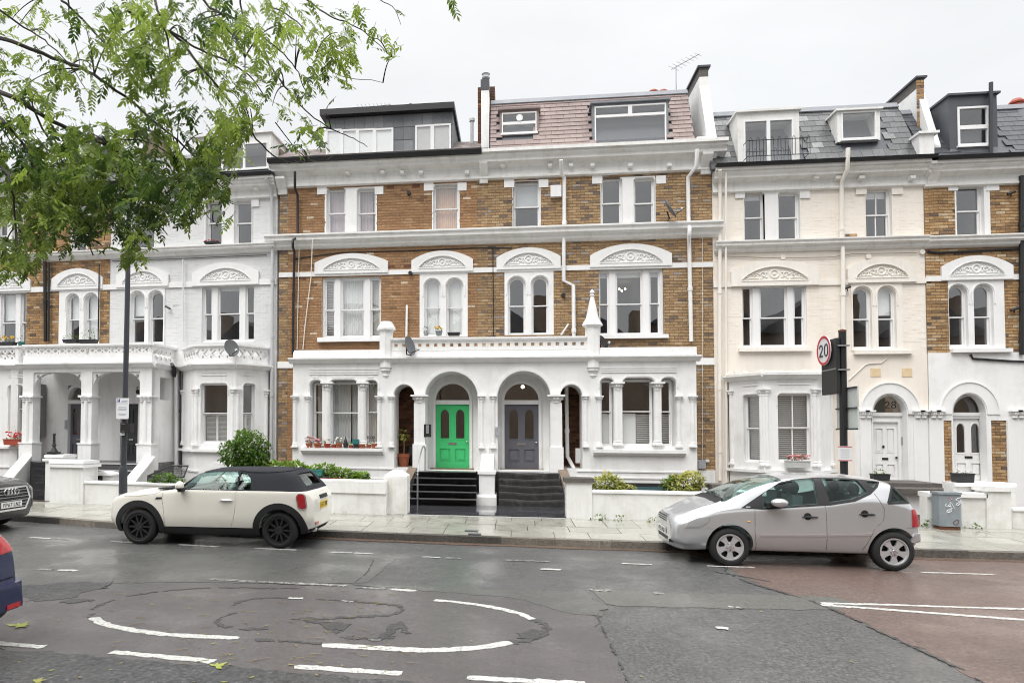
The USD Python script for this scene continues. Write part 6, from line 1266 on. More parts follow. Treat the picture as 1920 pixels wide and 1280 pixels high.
# pier with the black iron stump
t = gpier(L, 84, 117, 852, 'white pier carrying a black iron lamp stump', d=2.9, th=.45, kind='mould')
u, z = L.hit(100, 852, 2.7); mb = MB(L); s = (L.Z(100, 812, 2.7) - z)
mb.box(u - .16, u + .16, 2.52, 2.84, z, z + .03); mb.box(u - .11, u + .11, 2.57, 2.79, z + .03, z + .07); mb.lathe([(.10, .07), (.05, .16), (.035, .2), (.06, .24), (.035, .28), (.03, s * .9), (.045, s * .93), (.03, s)], (u, 2.68, z), 10); put(t, 'lamp_stump', mb, 'black_paint', 30)
# name plaque on its little pillar
u0, u1, z0, z1 = rect(L, 167, 211, 884, 915, 2.9); t = thing('sign_pillar', 'small white pillar with curved cap and a black name plaque', 'sign', L.W([[(u0 + u1) / 2, 2.9, z0]])[0])
put(t, 'pillar', MB(L).box(u0 + .03, u1 - .03, 2.6, 2.9, .1, z1 - .09), 'wall_paint_worn')
mb = MB(L); n = 9; mb.poly(Polygon([(u0, z1 - .09), (u1, z1 - .09), (u1, z1 - .05)] + [(u1 + (u0 - u1) * k / n, z1 - .05 + .055 * math.sin(math.pi * k / n)) for k in range(1, n)] + [(u0, z1 - .05)]), 2.56, 2.94); put(t, 'cap', mb, 'stucco_white')
pl_ = (u0 + .035, u0 + .035 + (u1 - u0) * .52, z1 - .34, z1 - .10); pq = put(t, 'plaque', MB(L).box(pl_[0], pl_[1], 2.9, 2.915, pl_[2], pl_[3]), 'ink_black')
def letters(fr, parent, text, u, d, z, h, material='sign_white', w_max=None, name='lettering', bold=False, flip=False):
    m = meshkit.text_mesh(text, h, .003, bold); v = np.asarray(m.vertices).copy(); w = v[:, 0].max() - v[:, 0].min(); k = min(1, (w_max or 9) / w); v[:, 0] = (v[:, 0] - v[:, 0].min() - w / 2) * k
    mb = MB(fr); mb.add(np.column_stack([u + v[:, 0], d + v[:, 2], z + v[:, 1]]), m.faces); return put(parent, name, mb, material)
c_ = (pl_[0] + pl_[1]) / 2
for tx, k in (('51', .80), ('GARDEN', .48), ('FLAT', .17)): letters(L, pq, tx, c_, 2.916, pl_[2] + (pl_[3] - pl_[2]) * k - .02, .042, w_max=(pl_[1] - pl_[0]) * .85)
# dark treads of the stair to the cream house
for t_, b_, l_, r_, d_ in ((904, 913, 1615, 1757, 1.0), (915, 923, 1640, 1786, 1.6)): q = rect(M, l_, r_, t_, b_, d_); put(hE, 'step', MB(M).box(q[0], q[1], .06, d_ + .2, q[2], q[3]), 'dark_stone'); put(hE, 'stair_block', MB(M).box(q[0], q[1] - .1, .06, d_, 0.05, q[2]), 'stucco_white')
# handrail of the left flight
u0, z0 = M.hit(797, 840, 1.12); u1, z1 = M.hit(783, 884, 2.4); t = thing('handrail', 'grey metal handrail beside the steps to the green door', 'handrail', M.W([[u1, 2.4, .2]])[0])
put(t, 'rail', MB(M).tube(smooth_line([(u0, 1.05, z0 - .06), (u0, 1.14, z0), (u1, 2.36, z1), (u1, 2.42, z1 - .08)], 5), .018, 8), 'steel', 40)
put(t, 'post', MB(M).tube([(u0, 1.12, zTh - .15), (u0, 1.12, z0)], .018, 8), 'steel', 40); put(t, 'post', MB(M).tube([(u1, 2.4, .18), (u1, 2.4, z1)], .018, 8), 'steel', 40)

# lamp post with its plate and box
PV = Frame(0, 13.75)
u, _ = PV.hit(231, 900); zp = .13; t = thing('lamp_post', 'dark grey lamp column rising into the leaves on the left', 'lamp post', PV.W([[u, 0, zp]])[0])
zc = PV.Z(232, 880); ztop = PV.Z(240, 318); lean = .06
put(t, 'base_column', MB(PV).lathe([(.10, 0), (.09, .05), (.088, zc - zp - .1), (.088, zc - zp), (.062, zc - zp + .09), (.06, zc - zp + .1)], (u, 0, zp), 16), 'post_grey', 30)
put(t, 'shaft', MB(PV).tube([(u + .005, 0, zc + .08), (u + .005 + lean * .5, 0, zc + 3), (u + lean, 0, ztop)], [.062, .056, .045], 14), 'post_grey', 40)
q = rect(PV, 227, 246, 793, 811, .1); bx = put(t, 'meter_box', MB(PV).box(q[0], q[1], -.02, .13, q[2], q[3]), 'black_paint')
for z in (q[2] + .02, q[3] - .03): put(bx, 'steel_band', MB(PV).box(q[0] + .03, q[0] + .11, .13, .136, z, z + .014), 'chrome')
q = rect(PV, 227, 234, 811, 816, .07); put(t, 'sticker', MB(PV).box(q[0], q[1], .07, .095, q[2], q[3]), 'sign_white')
q = rect(PV, 218, 241, 746, 785, .1); s = thing('parking_sign', 'white parking plate with a blue symbol fixed to the lamp column', 'sign', PV.W([[(q[0] + q[1]) / 2, .08, q[2]]])[0])
put(s, 'plate', MB(PV).poly(sbox(q[0], q[2], q[1], q[3]).buffer(-.02).buffer(.02), .085, .10), 'sign_white'); put(s, 'bracket', MB(PV).box(u - .07, u + .09, .0, .085, (q[2] + q[3]) / 2, (q[2] + q[3]) / 2 + .03), 'steel')
h_ = q[3] - q[2]; w_ = q[1] - q[0]; ps_ = put(s, 'symbol_square', MB(PV).box(q[0] + .02, q[0] + .085, .10, .103, q[3] - .085, q[3] - .02), 'ink_blue'); letters(PV, ps_, 'P', q[0] + .052, .104, q[3] - .075, .045, bold=True)
for f, a, b in ((.86, .42, .92), (.80, .42, .85), (.56, .2, .8), (.49, .12, .88), (.42, .2, .8), (.25, .15, .85), (.19, .25, .75)): put(s, 'printed_line', MB(PV).box(q[0] + w_ * a, q[0] + w_ * b, .10, .102, q[2] + h_ * f - .006, q[2] + h_ * f + .006), 'ink_grey')
put(s, 'printed_line', MB(PV).box(q[0] + .01, q[1] - .01, .10, .102, q[2] + h_ * .735, q[2] + h_ * .745), 'ink_grey')

# sign pole on the right: black column, speed disc on its dark housing, backs of two boards, small notice
SP = Frame(0, 13.55)
u, _ = SP.hit(1582, 880); ptop = SP.Z(1578, 622); x0 = u; t = thing('sign_pole', 'tall black sign column on the pavement behind the silver hatchback', 'sign pole', SP.W([[u, 0, .13]])[0])
put(t, 'column', MB(SP).tube([(u, 0, .13), (u + .02, 0, ptop)], .066, 14), 'black_paint', 40); put(t, 'cap', MB(SP).lathe([(.07, 0), (.07, .03), (.02, .05)], (u + .02, 0, ptop), 12), 'rust')
z = lambda y, px=1578: SP.Z(px, y)
t2 = thing('speed_sign', 'round white 20 speed limit sign with a red rim on a black housing', 'road sign', SP.W([[u - .1, -.3, z(740)]])[0])
RX = lambda p: p
def ybox(mb, xa, xb, da, db, za, zb): return mb.box(xa, xb, da, db, za, zb)      # a thin board seen nearly edge on
hs = put(t2, 'housing', ybox(MB(SP), u - .12, u - .06, -.56, .06, z(738), z(634)), 'ink_black')
for zz_ in (z(650), z(695)): put(t2, 'bracket', MB(SP).box(u - .1, u + .1, -.02, .1, zz_, zz_ + .03), 'steel')
put(hs, 'seam', MB(SP).box(u - .126, u - .12, -.54, .04, z(692), z(690)), 'steel')
dc = (-.36, z(653, 1560)); R = .29
def disc(xa, xb, r): m = trimesh.creation.cylinder(r, abs(xb - xa), sections=40); v = np.asarray(m.vertices); mb = MB(SP); mb.add(np.column_stack([(xa + xb) / 2 + v[:, 2], dc[0] + v[:, 0], dc[1] + v[:, 1]]), m.faces); return mb
put(t2, 'disc', disc(u - .165, u - .15, R), 'sign_white', 30)
rg = Point(0, 0).buffer(R * .995, 32).difference(Point(0, 0).buffer(R * .82, 32)); mr = trimesh.creation.extrude_polygon(rg, .004, engine='earcut'); v = np.asarray(mr.vertices); mb = MB(SP); mb.add(np.column_stack([u - .169 + v[:, 2], dc[0] + v[:, 0], dc[1] + v[:, 1]]), mr.faces); put(t2, 'red_rim', mb, 'sign_red')
mt = meshkit.text_mesh('20', .24, .004, False); v = np.asarray(mt.vertices); w = v[:, 0].max(); mb = MB(SP); mb.add(np.column_stack([u - .170 - v[:, 2], dc[0] + (v[:, 0] - w / 2), dc[1] + v[:, 1] - .12]), mt.faces); put(t2, 'numerals', mb, 'ink_black')
t3 = thing('road_sign_board', 'grey back of a rectangular road sign, two panels crossed by rails', 'road sign', SP.W([[u + .09, 0, z(805)]])[0])
zm = (z(726) + z(805)) / 2
for a, b in ((z(805), zm - .008), (zm + .008, z(726))): put(t3, 'panel', MB(SP).box(u + .075, u + .10, -.40, .40, a, b), 'sign_back')
for zz_ in (z(805) + .01, zm, z(726) - .02): put(t3, 'rail', MB(SP).box(u + .05, u + .075, -.40, .40, zz_ - .014, zz_ + .014), 'post_grey')
q = rect(SP, 1571, 1598, 836, 864, .08); t4 = thing('notice', 'small white notice with red lines fixed low on the black column', 'notice', SP.W([[(q[0] + q[1]) / 2, .08, q[2]]])[0])
put(t4, 'plate', MB(SP).box(q[0], q[1], .068, .08, q[2], q[3]), 'sign_white')
for f, m_ in ((.93, 'sign_red'), (.02, 'sign_red')): put(t4, 'red_line', MB(SP).box(q[0] + .004, q[1] - .004, .08, .083, q[2] + (q[3] - q[2]) * f, q[2] + (q[3] - q[2]) * f + .014), m_)
for f in (.75, .62, .49, .36, .22): put(t4, 'printed_line', MB(SP).box(q[0] + .05, q[1] - .05, .08, .082, q[2] + (q[3] - q[2]) * f, q[2] + (q[3] - q[2]) * f + .008), 'ink_grey')

# utility cabinet
CB = Frame(0, 13.62); q = rect(CB, 1766, 1808, 923, 991, .0); t = thing('utility_cabinet', 'weathered grey street cabinet with scribbles and a rusty foot', 'cabinet', CB.W([[(q[0] + q[1]) / 2, -.15, .13]])[0])
pl = Polygon([(q[0] + .06, -.02), (q[1] - .06, -.02), (q[1], -.08), (q[1], -.30), (q[0], -.30), (q[0], -.08)])
def plan(mb, fr, shape, z0, z1):
    m = trimesh.creation.extrude_polygon(shape, z1 - z0, engine='earcut'); v = np.asarray(m.vertices); return mb.add(np.column_stack([v[:, 0], v[:, 1], z0 + v[:, 2]]), m.faces)
put(t, 'body', plan(MB(CB), CB, pl, .22, q[3] - .04), 'cabinet_grey'); put(t, 'lid', plan(MB(CB), CB, pl.buffer(.02, join_style=2), q[3] - .04, q[3]), 'cabinet_grey'); put(t, 'plinth', plan(MB(CB), CB, pl.buffer(-.015), .10, .22), 'rust')
r_ = np.random.RandomState(5)
for k, (fx, fz, m_) in enumerate(((.42, .86, 'flower_pink'), (.35, .68, 'sign_white'), (.5, .6, 'sign_white'), (.38, .48, 'sign_white'), (.78, .84, 'sign_white'), (.8, .76, 'sign_white'), (.62, .15, 'rust'))):
    cx_, cz_ = q[0] + (q[1] - q[0]) * fx, .22 + (q[3] - .26) * fz; pts = [(cx_ + r_.uniform(-.05, .05), -.017, cz_ + r_.uniform(-.05, .05)) for _ in range(5)]; put(t, 'scribble', MB(CB).tube(smooth_line(pts, 4), .006, 4), m_)

# dishes
def dish(px, py, d, size, label, aim, fr=M, mount=None, material='dish_grey'):
    u, z = fr.hit(px, py, d); c = fr.W([[u, d, z]])[0]; t = thing('satellite_dish', label, 'satellite dish', c); ax = np.array(aim, float); ax /= np.linalg.norm(ax)
    sd = np.cross([0, 0, 1], ax); sd /= np.linalg.norm(sd); upv = np.cross(ax, sd); n = 20; V = []; rs = (0.02, .3, .6, .85, 1.0)
    for back in (0, .02):
        for r0 in rs:
            for a in np.arange(n) * 2 * math.pi / n: V.append(c + size * (r0 * math.cos(a) * sd + 1.08 * r0 * math.sin(a) * upv + ax * (.22 * r0 * r0 - .12)) - ax * back)
    F = []; k = len(rs)
    for b in (0, 1):
        for i in range(k - 1):
            for j in range(n): F.append([b * k * n + i * n + j, b * k * n + i * n + (j + 1) % n, b * k * n + (i + 1) * n + (j + 1) % n, b * k * n + (i + 1) * n + j])
    for j in range(n): F.append([(k - 1) * n + j, (k - 1) * n + (j + 1) % n, k * n + (k - 1) * n + (j + 1) % n, k * n + (k - 1) * n + j])
    mb = MB(); mb.raw(V, F); put(t, 'reflector', mb, material, 40)
    e = c + ax * size * 1.05 - upv * size * .75; mb = MB(); mb.tube([c - upv * size * .8, e], .012, 5); put(t, 'arm', mb, 'black_paint'); mb = MB(); mb.tube([e - ax * .03, e + upv * .05 - ax * .05], .035, 8); put(t, 'receiver', mb, 'pipe_grey')
    mb = MB(); base = fr.W([[u, (mount if mount is not None else d - .25), z - size * .9]])[0]; mb.tube([c - ax * .1, c - ax * .14 - upv * size * .8, base], .018, 6); put(t, 'bracket', mb, 'black_paint'); return t
aim = (.80, -.52, .28)
dish(434, 652, 1.05, .22, 'grey satellite dish on the pierced parapet of the grey house bay', aim, L, .9)
dish(768, 648, 1.15, .24, 'grey satellite dish on the pierced parapet above the green door', (.9, -.35, .25), M, DF)
dish(1257, 392, .42, .25, 'grey satellite dish high on the brown brick wall', (.85, -.30, .5), M, .0)
dish(1131, 641, .62, .17, 'small black dish on the flat bay roof beside the pinnacle', (.7, -.5, .4), M, .5, 'black_paint')

# terrace across the road, behind the camera: seen only as a reflection in the panes
op = thing('opposite_terrace', 'dark row of gabled houses mirrored in the lower window panes', 'building', (0, -9, 0))
paint('far_brick', (0.20, 0.15, 0.11), 0.9, 0.2, 1.0); paint('far_roof', (0.06, 0.06, 0.065), 0.7, 0.2, 1.0)
mb = MB(); mr_ = MB(); mc = MB()
for i, (x, h) in enumerate(((-40, 8.0), (-33, 8.4), (-26, 8.0), (-19, 8.6), (-12, 8.2), (-5, 8.8), (2, 7.6), (9, 9.2), (16, 8.4), (23, 8.0), (30, 8.5), (37, 8.2))):
    mb.box(x, x + 6.9, -18, -10, -.3, h); v = [[x, -18.3, h], [x + 6.9, -18.3, h], [x, -9.7, h], [x + 6.9, -9.7, h], [x + 3.4, -18.3, h + 2.4], [x + 3.4, -9.7, h + 2.4]]
    mr_.raw(v, np.array([[0, 1, 3], [0, 3, 2], [0, 4, 1], [2, 3, 5], [0, 2, 5], [0, 5, 4], [1, 4, 5], [1, 5, 3]])); mc.box(x + 6.4, x + 7.4, -14, -12.5, h, h + 3.0)
put(op, 'wall', mb, 'far_brick'); put(op, 'roof', mr_, 'far_roof'); put(op, 'chimney', mc, 'far_brick')
# ------------------------------------------------------------------ cars
from scipy.interpolate import PchipInterpolator
def man(v, f):
    v = np.asarray(v, np.float32); f = np.asarray(f, np.uint32)
    m = m3.Manifold(m3.Mesh(vert_properties=v, tri_verts=f))
    return m
def poly_man(pts, h): 
    a = np.asarray(pts, float); area = 0.5 * np.sum(a[:, 0] * np.roll(a[:, 1], -1) - np.roll(a[:, 0], -1) * a[:, 1])
    if area < 0: a = a[::-1]
    return m3.Manifold.extrude(m3.CrossSection([a.tolist()]), h)
class Car:
    """A body lofted from cross-sections along X (front at 0); +Y is the side towards the camera. Panels, glass and trim are cut from it."""
    def __init__(s, name, label, L, keys, ox, oy, sgn, squash=None):
        if squash: keys = {k: [(x if x <= squash[0] else squash[0] + (x - squash[0]) * squash[1], q) for x, q in v] for k, v in keys.items()}
        s.L, s.ox, s.oy, s.sgn = L, ox, oy, sgn
        s.fn = {k: PchipInterpolator([p[0] for p in v], [p[1] for p in v]) for k, v in keys.items()}
        c = ox + sgn * L / 2; s.t = thing(name, label, 'car', (c, oy, grade(c)))
    def place(s, v):
        v = np.asarray(v, float); x = s.ox + s.sgn * v[:, 0]; y = s.oy - v[:, 1]; return np.column_stack([x, y, v[:, 2] + grade(x)])
    def solid(s, ins=0.0, N=90):
        X = np.unique(np.r_[np.linspace(0, .12, 8), np.linspace(.12, s.L - .12, N), np.linspace(s.L - .12, s.L, 8)])
        rings = []
        for x in X:
            g = {k: float(f(x)) for k, f in s.fn.items()}
            tp, bt, be, w, wr, lo = g['top'] - ins, g['bot'] + ins, g['belt'], g['wid'] - ins, g['roof'] - ins, g['low'] - ins
            be = min(be, tp - .04)
            h = [(0, bt), (lo * .9, bt), (lo, bt + .07), (w * .99, bt + (be - bt) * .34), (w, bt + (be - bt) * .62), (w * .99, be - .05), (w * .968, be), (w + (wr - w) * .22, be + .10 * (tp - be)),
                 (w + (wr - w) * .82, be + .76 * (tp - be)), (wr * .93, be + .93 * (tp - be)), (wr * .55, tp - .004), (0, tp + .008)]
            p = np.array(h)
            for _ in range(3):
                q = np.empty((2 * len(p), 2)); q[0] = p[0]; q[-1] = p[-1]; q[1:-1:2] = .75 * p[:-1] + .25 * p[1:]; q[2:-1:2] = .25 * p[:-1] + .75 * p[1:]; p = q
            p = p[::1]; rings.append(np.vstack([p, (p * [-1, 1])[-2:0:-1]]))
        k = len(rings[0]); sx_ = (s.L - 2 * ins) / s.L
        V = np.vstack([np.column_stack([np.full(k, ins + x * sx_), r[:, 0], r[:, 1]]) for x, r in zip(X, rings)]); n = len(X)
        i, j = np.meshgrid(np.arange(n - 1), np.arange(k), indexing='ij'); a, b = (i * k + j).ravel(), (i * k + (j + 1) % k).ravel()
        F = np.vstack([np.column_stack([a, b, b + k]), np.column_stack([a, b + k, a + k])])
        c0, c1 = len(V), len(V) + 1; V = np.vstack([V, V[:k].mean(0), V[-k:].mean(0)]); jj = np.arange(k)
        F = np.vstack([F, np.column_stack([np.full(k, c0), (jj + 1) % k, jj]), np.column_stack([np.full(k, c1), (n - 1) * k + jj, (n - 1) * k + (jj + 1) % k])])
        F = fix(V, F); return man(V, F)
    def side(s, pts, y0=-2, y1=2):                    # (X, Z) outline through the car's width
        m = poly_man(pts, y1 - y0); return m.transform(np.array([[1, 0, 0, 0], [0, 0, -1, y1], [0, 1, 0, 0]], float))
    def front(s, pts, x0, x1):                        # (Y, Z) outline along the length
        m = poly_man(pts, x1 - x0); return m.transform(np.array([[0, 0, 1, x0], [1, 0, 0, 0], [0, 1, 0, 0]], float))
    def plan(s, pts, z0, z1): return poly_man(pts, z1 - z0).translate([0, 0, z0])
    def box(s, a, b): return m3.Manifold.cube(np.subtract(b, a)).translate(list(a))
    def cyl(s, x, z, r, y0, y1, n=48): return m3.Manifold.cylinder(y1 - y0, r, r, n).rotate([-90, 0, 0]).translate([x, y0, z])
    def put(s, name, m, material, parent=None, smooth=32, label=None):
        if isinstance(m, m3.Manifold):
            if m.is_empty(): return None
            q = m.to_mesh(); v, f = s.place(q.vert_properties[:, :3]), np.asarray(q.tri_verts)
        else: v, f = s.place(m.vertices), np.asarray(m.faces)
        v2 = np.asarray(v); f = fix_world(v2, f, s.sgn)
        return put(parent or s.t, name, trimesh.Trimesh(v2, f, process=False), material, smooth, label=label)
    def put2(s, name, m, material):
        for y in (0, -2): s.put(name, m ^ s.box((-1, y, -1), (9, y + 2, 3)), material)
    def lathe_y(s, prof, x, z, n=48):                 # (radius, y) about the wheel axis
        a = np.linspace(0, 2 * math.pi, n, endpoint=False); pr = np.asarray(prof, float); k = len(pr)
        v = np.array([[x + r * math.cos(t), y, z + r * math.sin(t)] for r, y in pr for t in a])
        f = np.array([[i * n + j, i * n + (j + 1) % n, ((i + 1) % k) * n + (j + 1) % n, ((i + 1) % k) * n + j] for i in range(k) for j in range(n)])
        f = np.vstack([f[:, [0, 1, 2]], f[:, [0, 2, 3]]]); return trimesh.Trimesh(v, fix(v, f), process=False)
    def wheel(s, x, r, y_out, w, style, rim_r, mrim):
        o, i = y_out, y_out - w if y_out > 0 else y_out + w; sg = 1 if y_out > 0 else -1
        prof = [(rim_r, o - sg * .012), (rim_r + .25 * (r - rim_r), o), (r - .03, o - sg * .006), (r - .008, o - sg * .025), (r, o - sg * .05), (r, i + sg * .05), (r - .008, i + sg * .025), (r - .03, i), (rim_r, i)]
        wl = s.put('wheel', s.lathe_y(prof, x, r), 'tyre_rubber')
        rim = m3.Manifold.cylinder(.03, rim_r, rim_r, 48); holes = m3.Manifold()
        if style == 'five':
            for k in range(5):
                a = 2 * math.pi * (k + .5) / 5 + .3; p = [(rim_r * q * math.cos(a + e), rim_r * q * math.sin(a + e)) for q, e in ((.40, -.20), (.55, -.30), (.80, -.31), (.86, -.2), (.86, .2), (.80, .31), (.55, .30), (.40, .20))]
                holes += poly_man(p, .1).translate([0, 0, -.02])
        else:
            for k in range(10):
                for e0 in (0, ):
                    a = 2 * math.pi * (k + .5) / 10; p = [(rim_r * q * math.cos(a + e), rim_r * q * math.sin(a + e)) for q, e in ((.34, -.14), (.62, -.20), (.88, -.24), (.88, .24), (.62, .20), (.34, .14))]
                    holes += poly_man(p, .1).translate([0, 0, -.02])
                    sp = poly_man([(rim_r * .5 * math.cos(a - .02), rim_r * .5 * math.sin(a - .02)), (rim_r * .9 * math.cos(a - .03), rim_r * .9 * math.sin(a - .03)), (rim_r * .9 * math.cos(a + .03), rim_r * .9 * math.sin(a + .03)), (rim_r * .5 * math.cos(a + .02), rim_r * .5 * math.sin(a + .02))], .03)
                    if k % 1 == 0 and style == 'multi': pass
        rim = rim - holes
        rim += m3.Manifold.cylinder(.045, rim_r * .3, rim_r * .26, 24); rim += (m3.Manifold.cylinder(.045, rim_r, rim_r, 48) - m3.Manifold.cylinder(.1, rim_r * .92, rim_r * .92, 48).translate([0, 0, -.02]))
        if style == 'five':
            for k in range(5): a = 2 * math.pi * k / 5 + .3; rim -= m3.Manifold.cylinder(.1, .012, .012, 8).translate([rim_r * .24 * math.cos(a), rim_r * .24 * math.sin(a), .02])
        rot = rim.rotate([-90 if sg > 0 else 90, 0, 0]).translate([x, o - sg * .055, r]); s.put('rim', rot, mrim, wl)
        back = m3.Manifold.cylinder(.02, rim_r * .98, rim_r * .98, 32).rotate([-90 if sg > 0 else 90, 0, 0]).translate([x, o - sg * .12, r]); s.put('brake_drum', back, 'ink_black', wl)
        if style == 'five': s.put('wheel_hub', m3.Manifold.cylinder(.01, .028, .026, 16).rotate([-90 if sg > 0 else 90, 0, 0]).translate([x, o - sg * .012, r]), 'chrome', wl)
        return wl
def fix_world(v, f, sgn): return fix(v, np.asarray(f))
def groove(car, pts, w=.010):                         # a shut line: a thin ribbon along (X, Z) points
    q = LineString(pts).buffer(w / 2, cap_style=2); return car.side(list(q.exterior.coords)[:-1], 0.0, 2)
def seat(car, x, y, zb, h=.62, mat_='seat_cloth'):
    b = m3.Manifold.cube([.14, .42, h * .72]).translate([x, y - .21, zb]); b += m3.Manifold.cube([.5, .42, .14]).translate([x - .42, y - .21, zb - .02]); hd = m3.Manifold.sphere(.12, 20).scale([.5, 1.0, .8]).translate([x + .10, y, zb + h * .88])
    b = b.rotate([0, 0, 0]); car.put('seat', b + hd, mat_, smooth=40)
def plate(car, x, y, z, w, h, text, material, tilt_front=True, side=1):
    """Number plate across the car at (x, y, z) facing along X."""
    d = -.012 if side < 0 else .012
    p = car.put('number_plate', car.box((min(x, x + d), y - w / 2, z - h / 2), (max(x, x + d), y + w / 2, z + h / 2)), material, smooth=False)
    m = meshkit.text_mesh(text, h * .62, .002, True); v = np.asarray(m.vertices); tw = v[:, 0].max(); k = min(1, w * .92 / tw)
    # the text reads from the viewer's left to right when one looks at the plate
    s_ = 1 if (car.sgn * d > 0) else -1               # plate faces +x of the world when s_ > 0
    yy = (v[:, 0] - tw / 2) * k * (-1 if s_ > 0 else 1)
    xx = x + d + (0.002 if d > 0 else -.002) * (v[:, 2] / .002)
    car.put('plate_text', trimesh.Trimesh(np.column_stack([xx, y + yy, z - h * .31 + v[:, 1]]), m.faces, process=False), 'ink_black', p, smooth=False)
    return p

# --- white convertible
X0, Yc = -6.86, 11.215
mini = Car('parked_car', 'white two-door convertible with black soft top and black wheels', 3.597, {
    'top': [(0, .66), (.05, .74), (.14, .80), (.3, .85), (.6, .885), (.95, .915), (1.22, .945), (1.42, 1.08), (1.66, 1.235), (1.95, 1.275), (2.6, 1.285), (3.05, 1.275), (3.3, 1.21), (3.5, 1.04), (3.62, .93), (3.70, .88), (3.76, .78)],
    'belt': [(0, .60), (.2, .78), (.6, .84), (1.2, .90), (1.5, .925), (3.5, .93), (3.65, .88), (3.76, .72)],
    'bot': [(0, .26), (.15, .2), (.6, .17), (3.2, .17), (3.5, .22), (3.7, .28), (3.76, .34)],
    'wid': [(0, .50), (.06, .62), (.18, .69), (.4, .735), (.8, .75), (3.0, .755), (3.4, .735), (3.62, .68), (3.72, .60), (3.76, .52)],
    'roof': [(0, .40), (.3, .55), (1.2, .62), (1.5, .60), (1.9, .565), (2.8, .57), (3.3, .58), (3.6, .58), (3.76, .45)],
    'low': [(0, .42), (.2, .62), (.6, .68), (3.2, .68), (3.6, .60), (3.76, .45)]}, X0, Yc, 1, squash=(3.05, .77))
c = mini; S0 = c.solid(0); FW, RW, R = .625, 3.06, .298
wells = m3.Manifold()
for x in (FW, RW):
    for y0, y1 in ((.40, 1.2), (-1.2, -.40)): wells += c.cyl(x, R, .345, y0, y1)
bel = .93
upper = c.box((1.22, -1, bel), (3.53, 1, 1.6)) + c.side([(1.0, .905), (1.22, .93), (1.22, .96), (1.0, .96)])
wscreen = c.front([(-.60, .955), (.60, .955), (.535, 1.215), (-.535, 1.215)], 1.1, 1.85)
gl_f = [(1.33, .945), (1.56, 1.155), (1.66, 1.205), (1.80, 1.222), (2.32, 1.225), (2.32, .945)]; gl_r = [(2.345, .945), (2.345, 1.222), (2.46, 1.205), (2.54, 1.12), (2.575, .945)]
sidewin = c.side(gl_f) + c.side(gl_r)
rearwin = c.front([(-.42, 1.0), (.42, 1.0), (.36, 1.2), (-.36, 1.2)], 3.2, 3.8)
cav = c.solid(.045) ^ c.box((.98, -.68, .42), (3.3, .68, 1.5))
shell = S0 - cav
gr = groove(c, [(1.06, .90), (1.04, .8), (1.07, .6), (1.09, .32)]) + groove(c, [(2.33, .92), (2.33, .72), (2.30, .5), (2.24, .33)]) + groove(c, [(.33, .80), (.62, .81), (.9, .845), (1.0, .89)], .008)
cut = gr ^ (S0 - c.solid(.012))
lower = shell - upper - wells - cut
white_low = c.side([(-.1, .0), (.2, .0), (.2, .34), (1.0, .335), (1.0, .315), (2.8, .325), (3.36, .33), (3.40, .29), (3.9, .37), (3.9, 2), (-.1, 2)])
c.put('body', lower ^ white_low, 'car_white')
c.put('lower_trim', lower - white_low, 'plastic_black')
up = (shell ^ upper) - wscreen - sidewin - rearwin
roofcut = c.side([(1.0, .9), (1.22, .9), (1.40, 1.09), (1.58, 1.19), (1.72, 1.25), (1.72, 1.5), (1.0, 1.5)])
c.put('windscreen_frame', up ^ roofcut, 'plastic_black'); st_ = c.put('soft_top', up - roofcut, 'soft_top')
seam = (c.solid(-.007) - c.solid(.0)) ^ c.side(list(LineString([(2.30, 1.262), (2.55, 1.235), (2.85, 1.238), (3.15, 1.262)]).buffer(.010).exterior.coords)[:-1])
c.put('seam', seam, 'soft_top', st_)
gsh = c.solid(.010) - c.solid(.014)
for nm, w_ in (('windscreen', wscreen ^ c.box((1.0, -1, .9), (1.9, 1, 1.5))), ('side_window', c.side(gl_f)), ('side_window', c.side(gl_r)), ('rear_window', rearwin ^ c.box((3.1, -1, .9), (3.9, 1, 1.5)))): (c.put2 if 'side' in nm else c.put)(nm, gsh ^ w_, 'car_glass')
ring_ = lambda x: c.cyl(x, R, .445, -1.2, 1.2) - c.cyl(x, R, .345, -1.3, 1.3)
gro = c.solid(-.014) - c.solid(.02)
for x in (FW, RW): 
    for sd in (1, -1): c.put('wheel_arch', gro ^ ring_(x) ^ c.box((-1, 0 if sd > 0 else -2, .20), (5, 2 if sd > 0 else 0, 1.2)), 'plastic_black')
c.put('sill_trim', (c.solid(-.010) - c.solid(.02)) ^ c.side([(1.03, .18), (2.66, .18), (2.66, .315), (1.03, .30)]), 'plastic_black')
for x in (FW, RW):
    for y in (.735, -.735): c.wheel(x, R, y, .19, 'multi', .215, 'alloy_black')
tlo = Polygon([(3.395, .67), (3.485, .655), (3.50, .69), (3.475, .85), (3.445, .885), (3.385, .885), (3.365, .84)]).buffer(-.035).buffer(.04)
for sd in (1, -1):
    rng = (.35, 2) if sd > 0 else (-2, -.35); o1, o2 = list(tlo.exterior.coords)[:-1], list(tlo.buffer(.016).exterior.coords)[:-1]
    tlp = c.put('tail_light', (c.solid(-.014) - c.solid(.02)) ^ c.side(o1, *rng), 'red_lens'); c.put('chrome_ring', (c.solid(-.010) - c.solid(.02)) ^ (c.side(o2, *rng) - c.side(o1, -3, 3)), 'chrome', tlp)
c.put('boot_handle', (c.solid(-.014) - c.solid(.01)) ^ c.front([(-.2, .78), (.2, .78), (.2, .84), (-.2, .84)], 3.5, 3.9), 'plastic_black')
plate(c, 3.592, 0, .67, .44, .12, 'LF67 OBK', 'plate_yellow')
c.put('rear_fog_light', (c.solid(-.010) - c.solid(.01)) ^ c.front([(.30, .36), (.46, .38), (.46, .42), (.30, .41)], 3.4, 3.9), 'red_lens')
c.put('exhaust', c.box((3.45, .28, .24), (3.57, .38, .30)), 'chrome')
